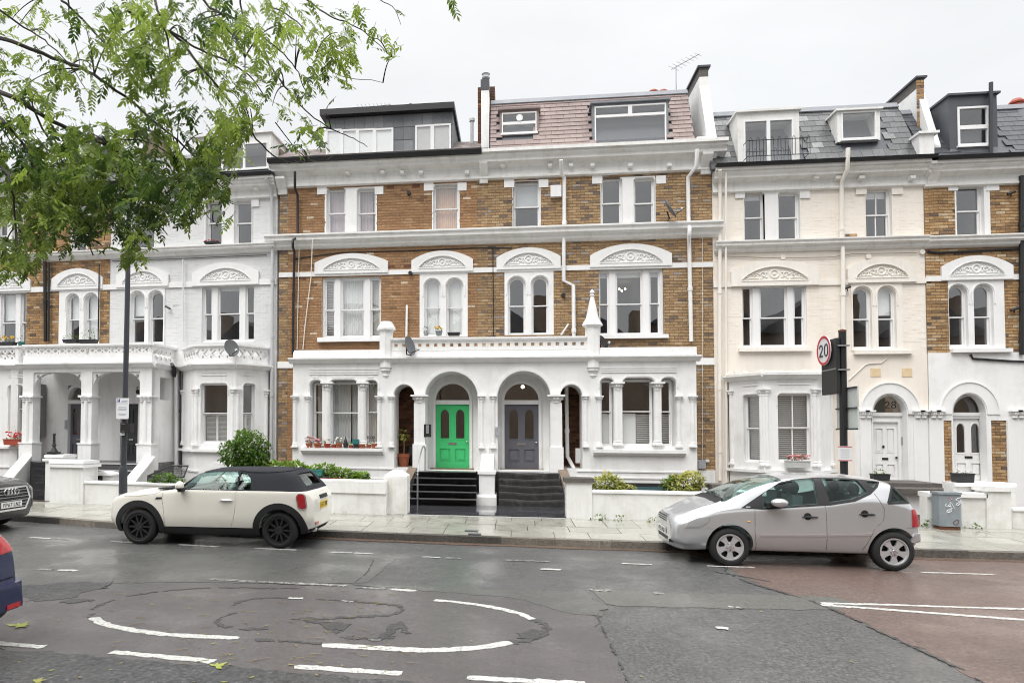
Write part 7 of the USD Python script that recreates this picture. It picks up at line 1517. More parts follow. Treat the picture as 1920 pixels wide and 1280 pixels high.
c.put('door_handle', (m3.Manifold.sphere(.02, 16).scale([6.0, 1, .8])).translate([2.17, .768, .775]), 'chrome'); c.put('side_vent', (c.solid(-.008) - c.solid(.01)) ^ c.side([(.92, .765), (1.04, .775), (1.04, .80), (.95, .80)], 0, 2), 'plastic_black')
mir = m3.Manifold.sphere(.1, 28).scale([.62, 1.0, .82]).translate([1.40, .84, 1.0]); mp = c.put('wing_mirror', mir ^ c.box((1, .5, .97), (2, 1.2, 1.3)), 'car_white'); c.put('mirror_base', (m3.Manifold.sphere(.1, 24).scale([.6, .95, .75]).translate([1.41, .835, .985]) ^ c.box((1, .5, .8), (2, 1.2, .97))) + c.box((1.37, .68, .90), (1.44, .85, .95)), 'plastic_black', mp)
mir2 = m3.Manifold.sphere(.1, 28).scale([.62, 1.0, .82]).translate([1.40, -.84, 1.0]); c.put('wing_mirror', mir2, 'car_white')
for x0, y in ((.04, .5), (.04, -.5)): c.put('headlight', m3.Manifold.sphere(.12, 24).scale([.5, .9, 1.0]).translate([.12, y, .70]), 'lamp_glass')
c.put('bonnet_vent', c.box((.93, -.5, .925), (1.12, .66, .945)), 'plastic_black')
for y in (.34, -.34): seat(c, 2.12, y, .52, .6); seat(c, 2.95, y, .56, .5)
c.put('dashboard', c.box((1.15, -.66, .6), (1.5, .66, .93)), 'plastic_black'); c.put('cabin_floor', c.box((.95, -.64, .38), (3.25, .64, .42)), 'plastic_black')
sw = trimesh.creation.torus(.16, .015, 24, 8); sw.apply_transform(trimesh.transformations.rotation_matrix(1.25, [0, 1, 0])); sw.apply_translation([1.62, -.34, .92]); c.put('steering_wheel', sw, 'plastic_black')
c.put('aerial', m3.Manifold.cylinder(.12, .008, .005, 8).translate([3.1, .1, 1.2]), 'plastic_black')

# --- silver hatchback
X0, Yc = 2.31, 10.895
c = Car('parked_car', 'silver five-door hatchback with five-spoke alloy wheels, facing left', 3.39, {
    'top': [(0, .645), (.04, .685), (.2, .75), (.42, .85), (.66, .935), (.9, 1.06), (1.25, 1.215), (1.55, 1.29), (2.0, 1.322), (2.5, 1.318), (2.85, 1.285), (3.02, 1.245), (3.14, 1.14), (3.26, .98), (3.33, .84), (3.36, .70), (3.39, .58)],
    'belt': [(0, .55), (.2, .64), (.66, .79), (1.0, .83), (1.5, .865), (2.1, .915), (2.7, 1.0), (3.1, .94), (3.3, .85), (3.39, .50)],
    'bot': [(0, .24), (.2, .18), (.6, .2), (2.8, .2), (3.2, .24), (3.39, .32)],
    'wid': [(0, .50), (.04, .60), (.16, .67), (.45, .71), (.9, .722), (2.6, .725), (3.0, .70), (3.25, .66), (3.34, .62), (3.39, .54)],
    'roof': [(0, .36), (.3, .50), (.7, .60), (1.2, .585), (1.7, .555), (2.6, .55), (3.0, .54), (3.2, .56), (3.39, .45)],
    'low': [(0, .40), (.2, .58), (.6, .64), (2.8, .65), (3.2, .6), (3.39, .48)]}, X0, Yc, 1)
S0 = c.solid(0); FW, RW, R = .79, 3.0 - .01, .278
wells = m3.Manifold()
for x in (FW, RW):
    for y0, y1 in ((.40, 1.2), (-1.2, -.40)): wells += c.cyl(x, R + .01, .325, y0, y1)
CF = Frame(0, 10.17)
def loc(p): u, z = CF.hit(*p); return (u - X0, z)
w1 = [loc(p) for p in ((1431, 952), (1433, 928), (1447, 918), (1468, 908), (1500, 901.5), (1535, 899), (1536, 944.5), (1480, 949))]
w2 = [loc(p) for p in ((1558, 942), (1551, 899), (1585, 899.5), (1618, 901.5), (1632, 924), (1618, 930), (1598, 936))]
w3 = [loc(p) for p in ((1634, 903), (1659, 905), (1645, 916))]
w4 = [loc(p) for p in ((1685, 916), (1707, 941), (1672, 942))]
dark = [[loc(p) for p in ((1391, 952), (1433, 926), (1470, 905), (1500, 899.5), (1537, 897), (1600, 897.5), (1622, 899.5), (1663, 904), (1655, 914), (1637, 927), (1605, 940), (1560, 947), (1430, 955))], [loc(p) for p in ((1686, 907), (1692, 909), (1722, 945), (1668, 945.5), (1666, 942))]]
sidewin = c.side(w1) + c.side(w2) + c.side(w3) + c.side(w4)
wsc = c.plan([(.70, -.625), (1.56, -.545), (1.56, .545), (.70, .625)], .85, 1.6); rwin = c.front([(-.42, .97), (.42, .97), (.40, 1.22), (-.40, 1.22)], 3.05, 3.6)
wsc = wsc ^ c.box((.6, -1, .925), (1.56, 1, 1.5)); rwin = rwin ^ c.box((3.0, -1, .9), (3.6, 1, 1.3))
cav = c.solid(.045) ^ c.box((.62, -.66, .42), (3.2, .66, 1.5)); shell = S0 - cav
g_ = lambda pts, w=.010: groove(c, [loc(p) for p in pts], w)
gr = g_([(1416, 956), (1416, 1000), (1422, 1033)]) + g_([(1549, 948), (1551, 1000), (1554, 1033)]) + g_([(1644, 925), (1660, 955), (1658, 975), (1640, 992), (1632, 1012), (1622, 1033)]) + g_([(1700, 991), (1720, 990)], .008) + g_([(1325, 990), (1337, 991)], .008)
bonl = (c.plan([(.20, .44), (.68, .585), (.68, .595), (.20, .455)], .5, 1.2) + c.plan([(.20, -.44), (.68, -.585), (.68, -.595), (.20, -.455)], .5, 1.2))
cut = (gr + bonl) ^ (S0 - c.solid(.012))
body = shell - sidewin - wsc - rwin - wells - cut
skirt = c.side([(-1, -.1), (5, -.1), (5, .225), (-1, .225)]) ^ c.box((.95, -1, 0), (2.75, 1, .26))
c.put('body', body - skirt, 'car_silver'); c.put('sill_trim', body ^ skirt, 'plastic_black')
gsh = c.solid(.010) - c.solid(.014)
for nm, w_ in (('windscreen', wsc), ('side_window', c.side(w1)), ('side_window', c.side(w2)), ('quarter_window', c.side(w3)), ('quarter_window', c.side(w4)), ('rear_window', rwin)): (c.put2 if nm[0] in 'sq' else c.put)(nm, gsh ^ w_, 'car_glass')
trim_ = (c.solid(-.004) - c.solid(.01)) ^ (c.side(dark[0], 0, 2) + c.side(dark[1], 0, 2)); c.put('window_surround', trim_ - sidewin, 'plastic_black')
c.put('cowl', (c.solid(-.006) - c.solid(.01)) ^ c.plan([(.62, -.56), (.74, -.55), (.74, .55), (.62, .56)], .8, 1.1), 'plastic_black')
for x in (FW, RW):
    for y in (.70, -.70): c.wheel(x, R, y, .185, 'five', .19, 'alloy_silver')
hl = [loc(p) for p in ((1286, 989), (1292, 979), (1308, 971), (1332, 967.5), (1327, 979), (1314, 988))]
for sd in (1, -1):
    lm = (c.solid(-.008) - c.solid(.012)) ^ c.side(hl, 0.25 if sd > 0 else -2, 2 if sd > 0 else -.25); hp = c.put('headlight', lm, 'pipe_grey'); [c.put('reflector', m3.Manifold.sphere(rr_, 20).scale([.5, .5, 1]).translate([xx_, sd * yy_, zz_]) ^ c.solid(-.004), 'chrome', hp) for xx_, yy_, zz_, rr_ in ((.17, .53, .60, .05), (.30, .60, .66, .045))]; c.put('lens', (c.solid(-.012) - c.solid(-.009)) ^ c.side(hl, 0.25 if sd > 0 else -2, 2 if sd > 0 else -.25), 'lamp_glass', hp)
    c.put('tail_light', (c.solid(-.010) - c.solid(.012)) ^ c.side([loc(p) for p in ((1716, 956), (1723, 955), (1735, 972), (1735, 989), (1716, 989))], .2 if sd > 0 else -2, 2 if sd > 0 else -.2), 'red_lens')
grl = (c.solid(-.010) - c.solid(.02)) ^ c.front([(-.24, .57), (.24, .57), (.28, .69), (-.28, .69)], -.1, .4); gp_ = c.put('grille', grl, 'chrome')
for k in range(3): c.put('grille_slot', (c.solid(-.013) - c.solid(.0)) ^ c.front([(-.24, .585 + k * .033), (.24, .585 + k * .033), (.24, .604 + k * .033), (-.24, .604 + k * .033)], -.1, .4), 'ink_black', gp_)
bd = trimesh.creation.torus(.036, .005, 20, 6); bd.apply_transform(trimesh.transformations.rotation_matrix(math.pi / 2, [0, 1, 0])); st3 = [bd]
for k in range(3):
    a = math.pi / 2 + 2 * math.pi * k / 3; b_ = trimesh.creation.box((.006, .034, .008)); b_.apply_transform(trimesh.transformations.rotation_matrix(a, [1, 0, 0])); b_.apply_translation([0, .017 * math.cos(a), .017 * math.sin(a)]); st3.append(b_)
bd = trimesh.util.concatenate(st3); bd.apply_translation([.03, 0, .63]); c.put('star_badge', bd, 'chrome', gp_)
c.put('intake', (c.solid(-.004) - c.solid(.02)) ^ c.front([(-.30, .31), (.30, .31), (.33, .36), (-.33, .36)], -.1, .3), 'ink_black'); c.put('fog_recess', (c.solid(-.004) - c.solid(.02)) ^ c.front([(.40, .29), (.50, .30), (.50, .345), (.42, .34)], -.1, .4), 'ink_black')
plate(c, -.012, 0, .435, .46, .10, 'V251 PCM', 'plate_white', side=-1)
for p in ((1519, 969), (1626, 964)):
    x, z = loc(p); hd = m3.Manifold.sphere(.02, 16).scale([5.6, .9, .75]).translate([x, .728, z]); c.put('door_handle', hd + (m3.Manifold.cylinder(.012, .055, .05, 20).rotate([-90, 0, 0]).translate([x - .03, .712, z + .008])), 'plastic_black')
x, z = loc((1458, 941)); mir = m3.Manifold.sphere(.1, 28).scale([1.15, .85, .62]).translate([x, .80, z]); mp = c.put('wing_mirror', mir, 'car_silver'); c.put('mirror_base', c.box((x - .16, .66, z - .07), (x - .02, .78, z - .01)), 'plastic_black', mp); c.put('wing_mirror', m3.Manifold.sphere(.1, 28).scale([1.1, .85, .62]).translate([x, -.80, z]), 'car_silver')
x, z = loc((1404, 977)); c.put('indicator', m3.Manifold.sphere(.012, 12).scale([2.2, .6, .9]).translate([x, .722, z]), 'flower_yellow')
x, z = loc((1404, 951)); c.put('badge', (c.solid(-.008) - c.solid(.0)) ^ c.side([(x - .03, z), (x + .03, z), (x + .03, z + .012), (x - .03, z + .012)], 0, 2), 'chrome')
rub = [loc(p) for p in ((1426, 1001), (1549, 1001), (1549, 1005), (1426, 1005))]; c.put('rubbing_strip', (c.solid(-.008) - c.solid(.005)) ^ c.side(rub, 0, 2), 'car_silver'); rub = [loc(p) for p in ((1554, 1001), (1636, 1000), (1634, 1004), (1554, 1005))]; c.put('rubbing_strip', (c.solid(-.008) - c.solid(.005)) ^ c.side(rub, 0, 2), 'car_silver')
c.put('rear_bumper', (c.solid(-.016) - c.solid(.02)) ^ c.side([(3.2, .40), (3.5, .42), (3.5, .54), (3.28, .53)]), 'car_silver')
for y in (.30, -.30): seat(c, 1.72, y, .58, .62); seat(c, 2.55, y, .60, .58)
c.put('dashboard', c.box((.72, -.62, .6), (1.12, .62, .90)), 'plastic_black'); c.put('cabin_floor', c.box((.62, -.62, .38), (3.2, .62, .42)), 'plastic_black')
for y, a in ((.1, .35), (-.28, .35)): c.put('wiper', m3.Manifold.cube([.02, .42, .012]).rotate([0, 0, 8]).translate([.76, y - .2, 1.005]), 'plastic_black')

# --- black car at the far left: its front corner
X0, Yc = -9.40, 11.45
c = Car('parked_car', 'black car with four-ring chrome grille, only its nose in the photo', 4.5, {
    'top': [(0, .80), (.06, .87), (.25, .93), (.7, .98), (1.2, 1.05), (1.9, 1.42), (2.6, 1.50), (3.6, 1.46), (4.2, 1.15), (4.5, .9)],
    'belt': [(0, .72), (.3, .84), (1.2, .97), (3.8, 1.0), (4.5, .8)], 'bot': [(0, .24), (.3, .2), (4.2, .22), (4.5, .3)],
    'wid': [(0, .56), (.05, .66), (.2, .77), (.5, .83), (1, .85), (4, .85), (4.5, .65)], 'roof': [(0, .46), (.3, .62), (1.2, .7), (2, .62), (3.8, .62), (4.5, .5)], 'low': [(0, .52), (.2, .7), (.6, .77), (4, .77), (4.5, .55)]}, X0, Yc, -1)
S0 = c.solid(0); FW, RW, R = .86, 3.55, .34; wells = m3.Manifold()
for x in (FW, RW):
    for y0, y1 in ((.45, 1.3), (-1.3, -.45)): wells += c.cyl(x, R, .40, y0, y1)
sw_ = c.side([(1.55, 1.04), (2.0, 1.38), (3.6, 1.38), (3.9, 1.05)]); ws_ = c.front([(-.62, 1.08), (.62, 1.08), (.54, 1.42), (-.54, 1.42)], 1.1, 2.0)
bonl = c.plan([(.2, .60), (1.2, .72), (1.2, .73), (.2, .61)], .5, 1.3) ^ (S0 - c.solid(.012))
body = S0 - (c.solid(.05) ^ c.box((1.2, -.75, .5), (4, .75, 1.6))) - wells - sw_ - ws_ - bonl
c.put('body', body, 'car_black'); gsh = c.solid(.01) - c.solid(.015); c.put2('side_window', gsh ^ sw_, 'car_glass'); c.put('windscreen', gsh ^ ws_, 'car_glass')
hexo = [(-.52, .60), (-.40, .38), (.40, .38), (.52, .60), (.42, .83), (-.42, .83)]; hexi = [(-.475, .60), (-.375, .415), (.375, .415), (.475, .60), (.39, .80), (-.39, .80)]
gf = c.put('grille', (c.solid(-.006) - c.solid(.02)) ^ c.front(hexi, -.1, .4), 'ink_black'); c.put('grille_frame', (c.solid(-.018) - c.solid(.02)) ^ (c.front(hexo, -.1, .4) - c.front(hexi, -.2, .5)), 'chrome', gf)
for k in range(6): z = .44 + k * .062; c.put('grille_bar', (c.solid(-.012) - c.solid(.0)) ^ c.front([(-.5, z), (.5, z), (.5, z + .013), (-.5, z + .013)], -.1, .4) ^ c.front(hexi, -.2, .5), 'steel', gf)
for k in range(4):
    tr = trimesh.creation.torus(.058, .009, 24, 8); tr.apply_transform(trimesh.transformations.rotation_matrix(math.pi / 2, [0, 1, 0])); tr.apply_translation([-.035, (k - 1.5) * .082, .735]); c.put('ring_badge', tr, 'chrome', gf)
plate(c, -.03, 0, .50, .52, .11, 'FP67 LNZ', 'plate_white', side=-1)
for sd in (1, -1): c.put('headlight', (c.solid(-.006) - c.solid(.012)) ^ c.front([(sd * .50, .72), (sd * .82, .76), (sd * .80, .86), (sd * .47, .84)], -.1, .9), 'lamp_glass'); c.put('air_intake', (c.solid(-.006) - c.solid(.012)) ^ c.front([(sd * .55, .40), (sd * .78, .42), (sd * .76, .58), (sd * .58, .55)], -.1, .6), 'ink_black')
for x in (FW, RW):
    for y in (.83, -.83): c.wheel(x, R, y, .22, 'five', .23, 'alloy_silver')
c.put('dashboard', c.box((1.3, -.7, .7), (1.8, .7, 1.02)), 'plastic_black')

# --- blue car at the lower left edge: its tail
X0, Yc = -4.40 - 4.2, 4.86
c = Car('parked_car', 'dark blue car at the left edge, only its tail in the photo', 4.2, {
    'top': [(0, .72), (.2, .85), (1.1, .98), (1.8, 1.36), (2.6, 1.42), (3.5, 1.36), (3.9, 1.12), (4.06, .95), (4.12, .80), (4.16, .62), (4.2, .50)],
    'belt': [(0, .62), (1.1, .92), (3.8, .95), (4.06, .85), (4.2, .44)], 'bot': [(0, .25), (.4, .2), (3.8, .2), (4.1, .24), (4.2, .32)],
    'wid': [(0, .55), (.3, .76), (1, .80), (3.5, .80), (3.9, .76), (4.08, .70), (4.2, .60)], 'roof': [(0, .4), (1.1, .66), (2, .60), (3.6, .58), (4.2, .5)], 'low': [(0, .5), (.4, .7), (3.8, .72), (4.2, .55)]}, X0, Yc, 1)
S0 = c.solid(0); FW, RW, R = .8, 3.35, .31; wells = m3.Manifold()
for x in (FW, RW):
    for y0, y1 in ((.42, 1.3), (-1.3, -.42)): wells += c.cyl(x, R, .37, y0, y1)
sw_ = c.side([(1.45, .98), (1.9, 1.28), (3.4, 1.28), (3.75, 1.0)]); rw_ = c.front([(-.55, 1.0), (.55, 1.0), (.5, 1.3), (-.5, 1.3)], 3.5, 4.2)
line_ = c.side(list(LineString([(3.8, .60), (4.3, .60)]).buffer(.008).exterior.coords)[:-1]) ^ (S0 - c.solid(.012))
body = S0 - (c.solid(.05) ^ c.box((1.2, -.72, .5), (3.9, .72, 1.6))) - wells - sw_ - rw_ - line_
low_ = c.box((3.6, -1, 0), (4.4, 1, .33)); c.put('body', body - low_, 'car_blue'); c.put('bumper_trim', body ^ low_, 'plastic_black'); gsh = c.solid(.01) - c.solid(.015); c.put2('side_window', gsh ^ sw_, 'car_glass'); c.put('rear_window', gsh ^ rw_, 'car_glass')
c.put('bumper', (c.solid(-.035) - c.solid(.02)) ^ c.side([(3.82, .34), (4.4, .34), (4.4, .555), (3.95, .565), (3.82, .50)]), 'car_blue')
for sd in (1, -1):
    c.put('tail_light', (c.solid(-.008) - c.solid(.012)) ^ c.side([(3.90, .86), (4.2, .80), (4.2, .96), (3.90, .96)], .45 if sd > 0 else -2, 2 if sd > 0 else -.45), 'red_lens'); c.put('reflector', (c.solid(-.042) - c.solid(.0)) ^ c.side([(4.05, .35), (4.4, .35), (4.4, .39), (4.05, .39)], .44 if sd > 0 else -.6, .6 if sd > 0 else -.44), 'red_lens')
for x in (FW, RW):
    for y in (.78, -.78): c.wheel(x, R, y, .2, 'five', .21, 'alloy_silver')
# ------------------------------------------------------------------ leaves, bushes, pots
def at(px, py, y): d = ray(px, py); return _C + d * (y / d[1])
def leaf_blade(n=3, w=.235, fold=.12, curl=.12):       # one leaflet along +x, length 1
    V, F = [], []
    xs_ = np.linspace(0, 1, n + 1)
    for x in xs_:
        h = w * (math.sin(math.pi * min(1, x * 1.02 + .04)) ** .8) * (1.1 - .35 * x); z = -curl * x * x
        V += [[x, -h, z + fold * h], [x, 0, z], [x, h, z + fold * h]]
    for i in range(n):
        a = i * 3
        for k in (0, 1): F += [[a + k, a + 3 + k, a + 4 + k], [a + k, a + 4 + k, a + 1 + k]]
    return np.array(V), np.array(F)
BL, BF = leaf_blade(2)
def frame_of(d, upv=(0, 0, 1)):
    d = d / max(np.linalg.norm(d), 1e-9); s_ = np.cross(upv, d); n = np.linalg.norm(s_); s_ = np.array([1.0, 0, 0]) if n < 1e-6 else s_ / n
    return np.column_stack([d, s_, np.cross(d, s_)])
def compound(r, length=.30, pairs=5, blade=.105):
    """A pinnate leaf: pairs of leaflets along a drooping stalk, as (vertices, faces) from the origin along +x."""
    V, F, n = [], [], 0
    for i in range(pairs + 1):
        t = .25 + .75 * i / pairs; p = np.array([length * t, 0, -.10 * length * t * t * 2.2])
        for sgn_ in ((1, -1) if i < pairs else (0,)):
            a = sgn_ * r.uniform(.75, 1.1); d = np.array([math.cos(a), math.sin(a), r.uniform(-.65, -.05)]); b = blade * (1.0 - .25 * abs(t - .6)) * r.uniform(.85, 1.15)
            R = frame_of(d); roll = r.uniform(-.5, .5); R = R @ np.array([[1, 0, 0], [0, math.cos(roll), -math.sin(roll)], [0, math.sin(roll), math.cos(roll)]])
            V.append(p + (BL * b) @ R.T); F.append(BF + n); n += len(BL)
    st = [[0, 0, 0], [length * .5, 0, -.055 * length], [length, 0, -.22 * length]]; tv, tf = tube(st, .0022, 3, False); V.append(tv); F.append(tf + n)
    return np.vstack(V), np.vstack(F)
rl_ = np.random.RandomState(21)
PROTO = [compound(rl_, rl_.uniform(.16, .29), rl_.choice([4, 5, 6, 7]), rl_.uniform(.055, .088)) for _ in range(18)]
tree = thing('street_tree', 'tree outside the frame whose leafy branches hang over the top left', 'tree', (-8.6, 4.6, .1))
mbk = MB(); trunk = smooth_line([(-8.6, 4.6, -.1), (-8.55, 4.65, 1.5), (-8.4, 4.8, 3.2), (-8.2, 5.0, 4.4)], 5); mbk.tube(trunk, np.linspace(.30, .20, len(trunk)), 14); put(tree, 'trunk', mbk, 'bark', 40)
LIMBS = [
    ([(-160, 50), (0, 72), (40, 85), (100, 110), (150, 127), (200, 158), (240, 185), (285, 225), (330, 262), (390, 320)], 6.4, 7.2, 7.0),
    ([(-170, 120), (0, 172), (50, 198), (100, 228), (150, 250), (192, 268), (240, 300), (300, 352)], 6.4, 7.0, 9.0),
    ([(60, -60), (110, -5), (130, 12), (160, 42), (200, 85), (235, 125), (262, 170)], 7, 7.2, 4.5),
    ([(285, -40), (290, 0), (300, 30), (312, 70), (320, 112), (318, 150)], 6.8, 6.9, 4.5),
    ([(240, 20), (270, 40), (318, 58), (360, 85), (405, 107), (465, 140), (500, 190)], 6.8, 7.3, 4.5),
    ([(318, 58), (350, 90), (375, 125), (410, 165), (440, 205), (480, 260), (520, 297), (560, 305), (603, 302)], 6.8, 7.3, 4.2),
    ([(360, -40), (395, 15), (450, 40), (500, 75), (540, 110), (560, 140), (575, 175)], 7.2, 7.4, 4.0),
    ([(480, 60), (505, 120), (535, 165), (560, 195), (590, 222), (630, 246), (660, 258), (690, 276)], 7.3, 7.6, 3.2),
    ([(540, -30), (590, 10), (640, 40), (680, 60), (710, 85), (733, 105)], 7.4, 7.7, 3.0),
    ([(-100, 190), (0, 222), (20, 240), (40, 265), (60, 300), (80, 330), (120, 380), (160, 440), (175, 480)], 6.2, 6.5, 5.0),
    ([(192, 268), (230, 300), (255, 340), (290, 380), (320, 420)], 7.0, 7.2, 3.2),
    ([(-60, 270), (0, 310), (22, 350), (28, 400), (30, 440), (33, 490)], 6.0, 6.2, 4.0),
    ([(125, -30), (131, 40), (140, 75), (146, 102), (150, 130)], 7, 7, 2.5),
    ([(640, -40), (700, -2), (740, 18), (752, 46)], 7.6, 7.7, 2.2), ([(820, -30), (842, -5), (850, 16)], 7.6, 7.6, 1.8),
    ([(450, -20), (457, 50), (460, 110), (456, 190)], 7.2, 7.2, 3.0), ([(500, 10), (560, 45), (600, 110), (632, 140), (690, 150), (718, 156)], 7.4, 7.6, 2.2),
    ([(60, 198), (90, 260), (140, 330), (200, 400), (235, 460)], 6.6, 6.9, 3.2), ([(330, 262), (350, 310), (370, 360), (385, 400), (425, 420)], 7.1, 7.2, 2.4),
    ([(192, 268), (260, 262), (330, 300), (400, 360), (440, 380)], 7, 7.2, 2.4), ([(520, 230), (560, 285), (600, 303), (625, 290)], 7.3, 7.4, 1.8), ([(0, 20), (60, 60), (110, 100), (170, 180)], 6.6, 6.9, 3.0)]
LP = []
for pts, ya, yb, wpx in LIMBS:
    q = np.array([at(px, py, ya + (yb - ya) * i / (len(pts) - 1) + .10 * math.sin(2.3 * i)) for i, (px, py) in enumerate(pts)]); q = smooth_line(q, 4); rr = np.linspace(1, .35, len(q)) * wpx * 7 / FPX * .68
    q = q + rl_.normal(0, .006, q.shape); m_ = MB(); m_.tube(q, rr, 7); put(tree, 'limb', m_, 'bark', 40); LP.append(q)
for k in (0, 1, 9, 11, 2, 3): 
    a, b = trunk[-1], LP[k][0]; m_ = MB(); q = smooth_line([a, (a + b) / 2 + np.array([-.2, 0, .35 if k not in (2, 3) else 1.9]), b], 6); m_.tube(q, np.linspace(.13, .05, len(q)), 8); put(tree, 'limb', m_, 'bark', 40)
LPA = np.vstack(LP)
BLOBS = [(30, 30, 60, 45, 24), (10, 120, 40, 60, 26), (170, 50, 60, 50, 24), (245, 55, 55, 60, 95), (270, 130, 52, 48, 85), (380, 35, 70, 40, 50), (430, 90, 60, 60, 60), (440, 190, 50, 50, 60), (420, 260, 45, 45, 45), (500, 40, 60, 45, 40), (560, 80, 45, 40, 22), (645, 85, 35, 38, 38), (620, 30, 60, 35, 18), (600, 165, 50, 40, 20), (728, 95, 14, 18, 6),
         (60, 200, 60, 60, 40), (120, 165, 60, 50, 26), (25, 285, 55, 60, 80), (110, 290, 60, 50, 75), (180, 275, 60, 45, 45), (275, 255, 50, 45, 45), (340, 235, 55, 45, 38), (55, 375, 65, 55, 105), (140, 370, 70, 55, 120), (215, 335, 60, 50, 80), (260, 395, 55, 50, 85), (330, 335, 65, 50, 100), (395, 325, 42, 55, 75), (340, 385, 38, 35, 35),
         (120, 425, 60, 40, 55), (35, 465, 50, 30, 38), (25, 497, 40, 20, 20), (190, 425, 40, 40, 26), (250, 455, 30, 32, 26), (415, 395, 25, 30, 8), (590, 245, 28, 38, 16), (505, 165, 50, 60, 30), (360, 150, 60, 50, 26), (560, 270, 22, 20, 5), (690, 40, 30, 30, 6), (752, 30, 5, 14, 2), (846, 4, 5, 8, 2), (150, 130, 60, 40, 18), (320, 60, 40, 50, 30), (90, 110, 50, 40, 14)]
VV, FF, TT, big = [], [], [], []; nv = 0
for bx, by, brx, bry, cnt in BLOBS:
    yb = rl_.uniform(6.3, 7.4); ctr = at(bx, by, yb); near = LPA[np.argmin(np.linalg.norm(LPA - ctr, axis=1))]
    for _ in range(3 if cnt > 20 else 1):
        e = at(bx + rl_.normal(0, brx * .5), by + rl_.normal(0, bry * .5), yb); m_ = MB(); e = near + (e - near) * min(1.0, (1.1 if cnt > 20 else .4) / max(np.linalg.norm(e - near), 1e-6)); q = smooth_line([near, near + (e - near) * .5 + np.array([0, 0, .05]), e + np.array([0, 0, -.04])], 6); m_.tube(q, np.linspace(.009, .0035, len(q)), 5); put(tree, 'twig', m_, 'bark', 40)
    dark = rl_.uniform(-.3, .3)
    for _ in range(int(cnt * ((1.35 if bx < 300 else .95) if by > 230 else .85))):
        a, rad = rl_.uniform(0, 2 * math.pi), math.sqrt(rl_.rand()); px, py = bx + brx * rad * math.cos(a) * 1.05, by + bry * rad * math.sin(a) * 1.05
        p = at(px, py, yb + rl_.normal(0, .5)); az = rl_.uniform(0, 2 * math.pi); d = np.array([math.cos(az), math.sin(az) * .8, rl_.uniform(-1.1, .15)])
        v, f = PROTO[rl_.randint(len(PROTO))]; R = frame_of(d); k = rl_.uniform(.8, 1.15); w = p + (v * k) @ R.T - R[:, 0] * .12
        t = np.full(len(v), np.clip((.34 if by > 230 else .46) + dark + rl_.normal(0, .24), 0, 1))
        if len(big) < 240 and rl_.rand() < .14: big.append((w, f, t))
        else: VV.append(w); FF.append(f + nv); TT.append(t); nv += len(v)
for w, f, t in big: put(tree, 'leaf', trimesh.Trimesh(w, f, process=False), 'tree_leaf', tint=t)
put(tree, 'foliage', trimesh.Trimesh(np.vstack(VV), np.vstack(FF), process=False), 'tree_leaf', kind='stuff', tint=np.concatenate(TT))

LEAFQ, LEAFF = leaf_blade(2, .34, .25, .2)
def leafy(c, rad, n, size, r, shell=.55, droop=-.2, flat=False, jitter=.25):
    """Leaves through an uneven clump; returns one mesh and its tints."""
    V, F, T, k = [], [], [], 0; c = np.array(c); rad = np.array(rad); ph = r.uniform(0, 6, 3)
    for _ in range(n):
        d = r.normal(size=3); d /= np.linalg.norm(d); d[2] = abs(d[2]) if flat else d[2]
        lump = 1 + jitter * math.sin(3.1 * d[0] + ph[0]) * math.cos(2.7 * d[2] + ph[1]) + .5 * jitter * math.sin(7 * d[0] + 5 * d[2] + ph[2])
        p = c + d * rad * lump * (shell + (1 - shell) * r.rand() ** .5); o = d + r.normal(0, .6, 3) + np.array([0, 0, droop])
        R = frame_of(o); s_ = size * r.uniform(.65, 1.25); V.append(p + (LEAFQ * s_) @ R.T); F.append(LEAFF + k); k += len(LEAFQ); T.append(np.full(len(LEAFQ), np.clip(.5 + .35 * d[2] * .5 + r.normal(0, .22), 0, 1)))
    return trimesh.Trimesh(np.vstack(V), np.vstack(F), process=False), np.concatenate(T)
def bush(name, label, parts_, cat='bush', material='bush_leaf', stems=True, base=None, group=None):
    r = np.random.RandomState(abs(hash(label)) % 1000 if False else sum(map(ord, label)) % 1000); c0 = np.array(parts_[0][0], float); b = np.array(base if base is not None else [c0[0], c0[1], c0[2] - parts_[0][1][2]])
    t = thing(name, label, cat, b, group)
    if stems:
        for _ in range(5):
            e = c0 + r.normal(0, .35, 3) * np.array(parts_[0][1]); m_ = MB(); m_.tube(smooth_line([b + r.normal(0, .03, 3) * [1, 1, 0], (b + e) / 2, e], 3), .010, 5); put(t, 'stem', m_, 'bark', 40)
    ms, ts = [], []
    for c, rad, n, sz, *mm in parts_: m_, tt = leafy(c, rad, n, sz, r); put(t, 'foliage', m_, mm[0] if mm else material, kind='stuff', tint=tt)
    return t
GF = Frame(0, 14.6); gz = lambda px, py, fr=GF, d=0: fr.W([[fr.U(px, py, d), d, fr.Z(px, py, d)]])[0]
c = gz(461, 846); bush('bush', 'round dense green bush behind the white convertible', [(c, (.54, .45, .42), 2400, .085), (c + [0, 0, -.1], (.40, .34, .32), 900, .08)], base=[c[0], c[1], .1])
cs_l = [(gz(520, 880), .34, .20), (gz(560, 882), .36, .18), (gz(600, 885), .36, .165), (gz(640, 890), .36, .13), (gz(672, 894), .25, .09), (gz(485, 878), .28, .2)]
bush('hedge', 'low bright green hedge along the top of the white wall', [(c, (w, .25, h), 620, .085, 'hedge_leaf') for c, w, h in cs_l], 'hedge', base=[cs_l[2][0][0], cs_l[2][0][1], .1], stems=False)
c = gz(1140, 909); bush('bush', 'yellow-green variegated bush next to the slab-topped pier', [(c, (.30, .26, .22), 800, .085, 'gold_leaf'), (c + [.28, -.02, -.09], (.26, .2, .10), 360, .07, 'gold_leaf'), (c, (.24, .2, .16), 120, .07, 'bush_leaf')], base=[c[0], c[1], .1])
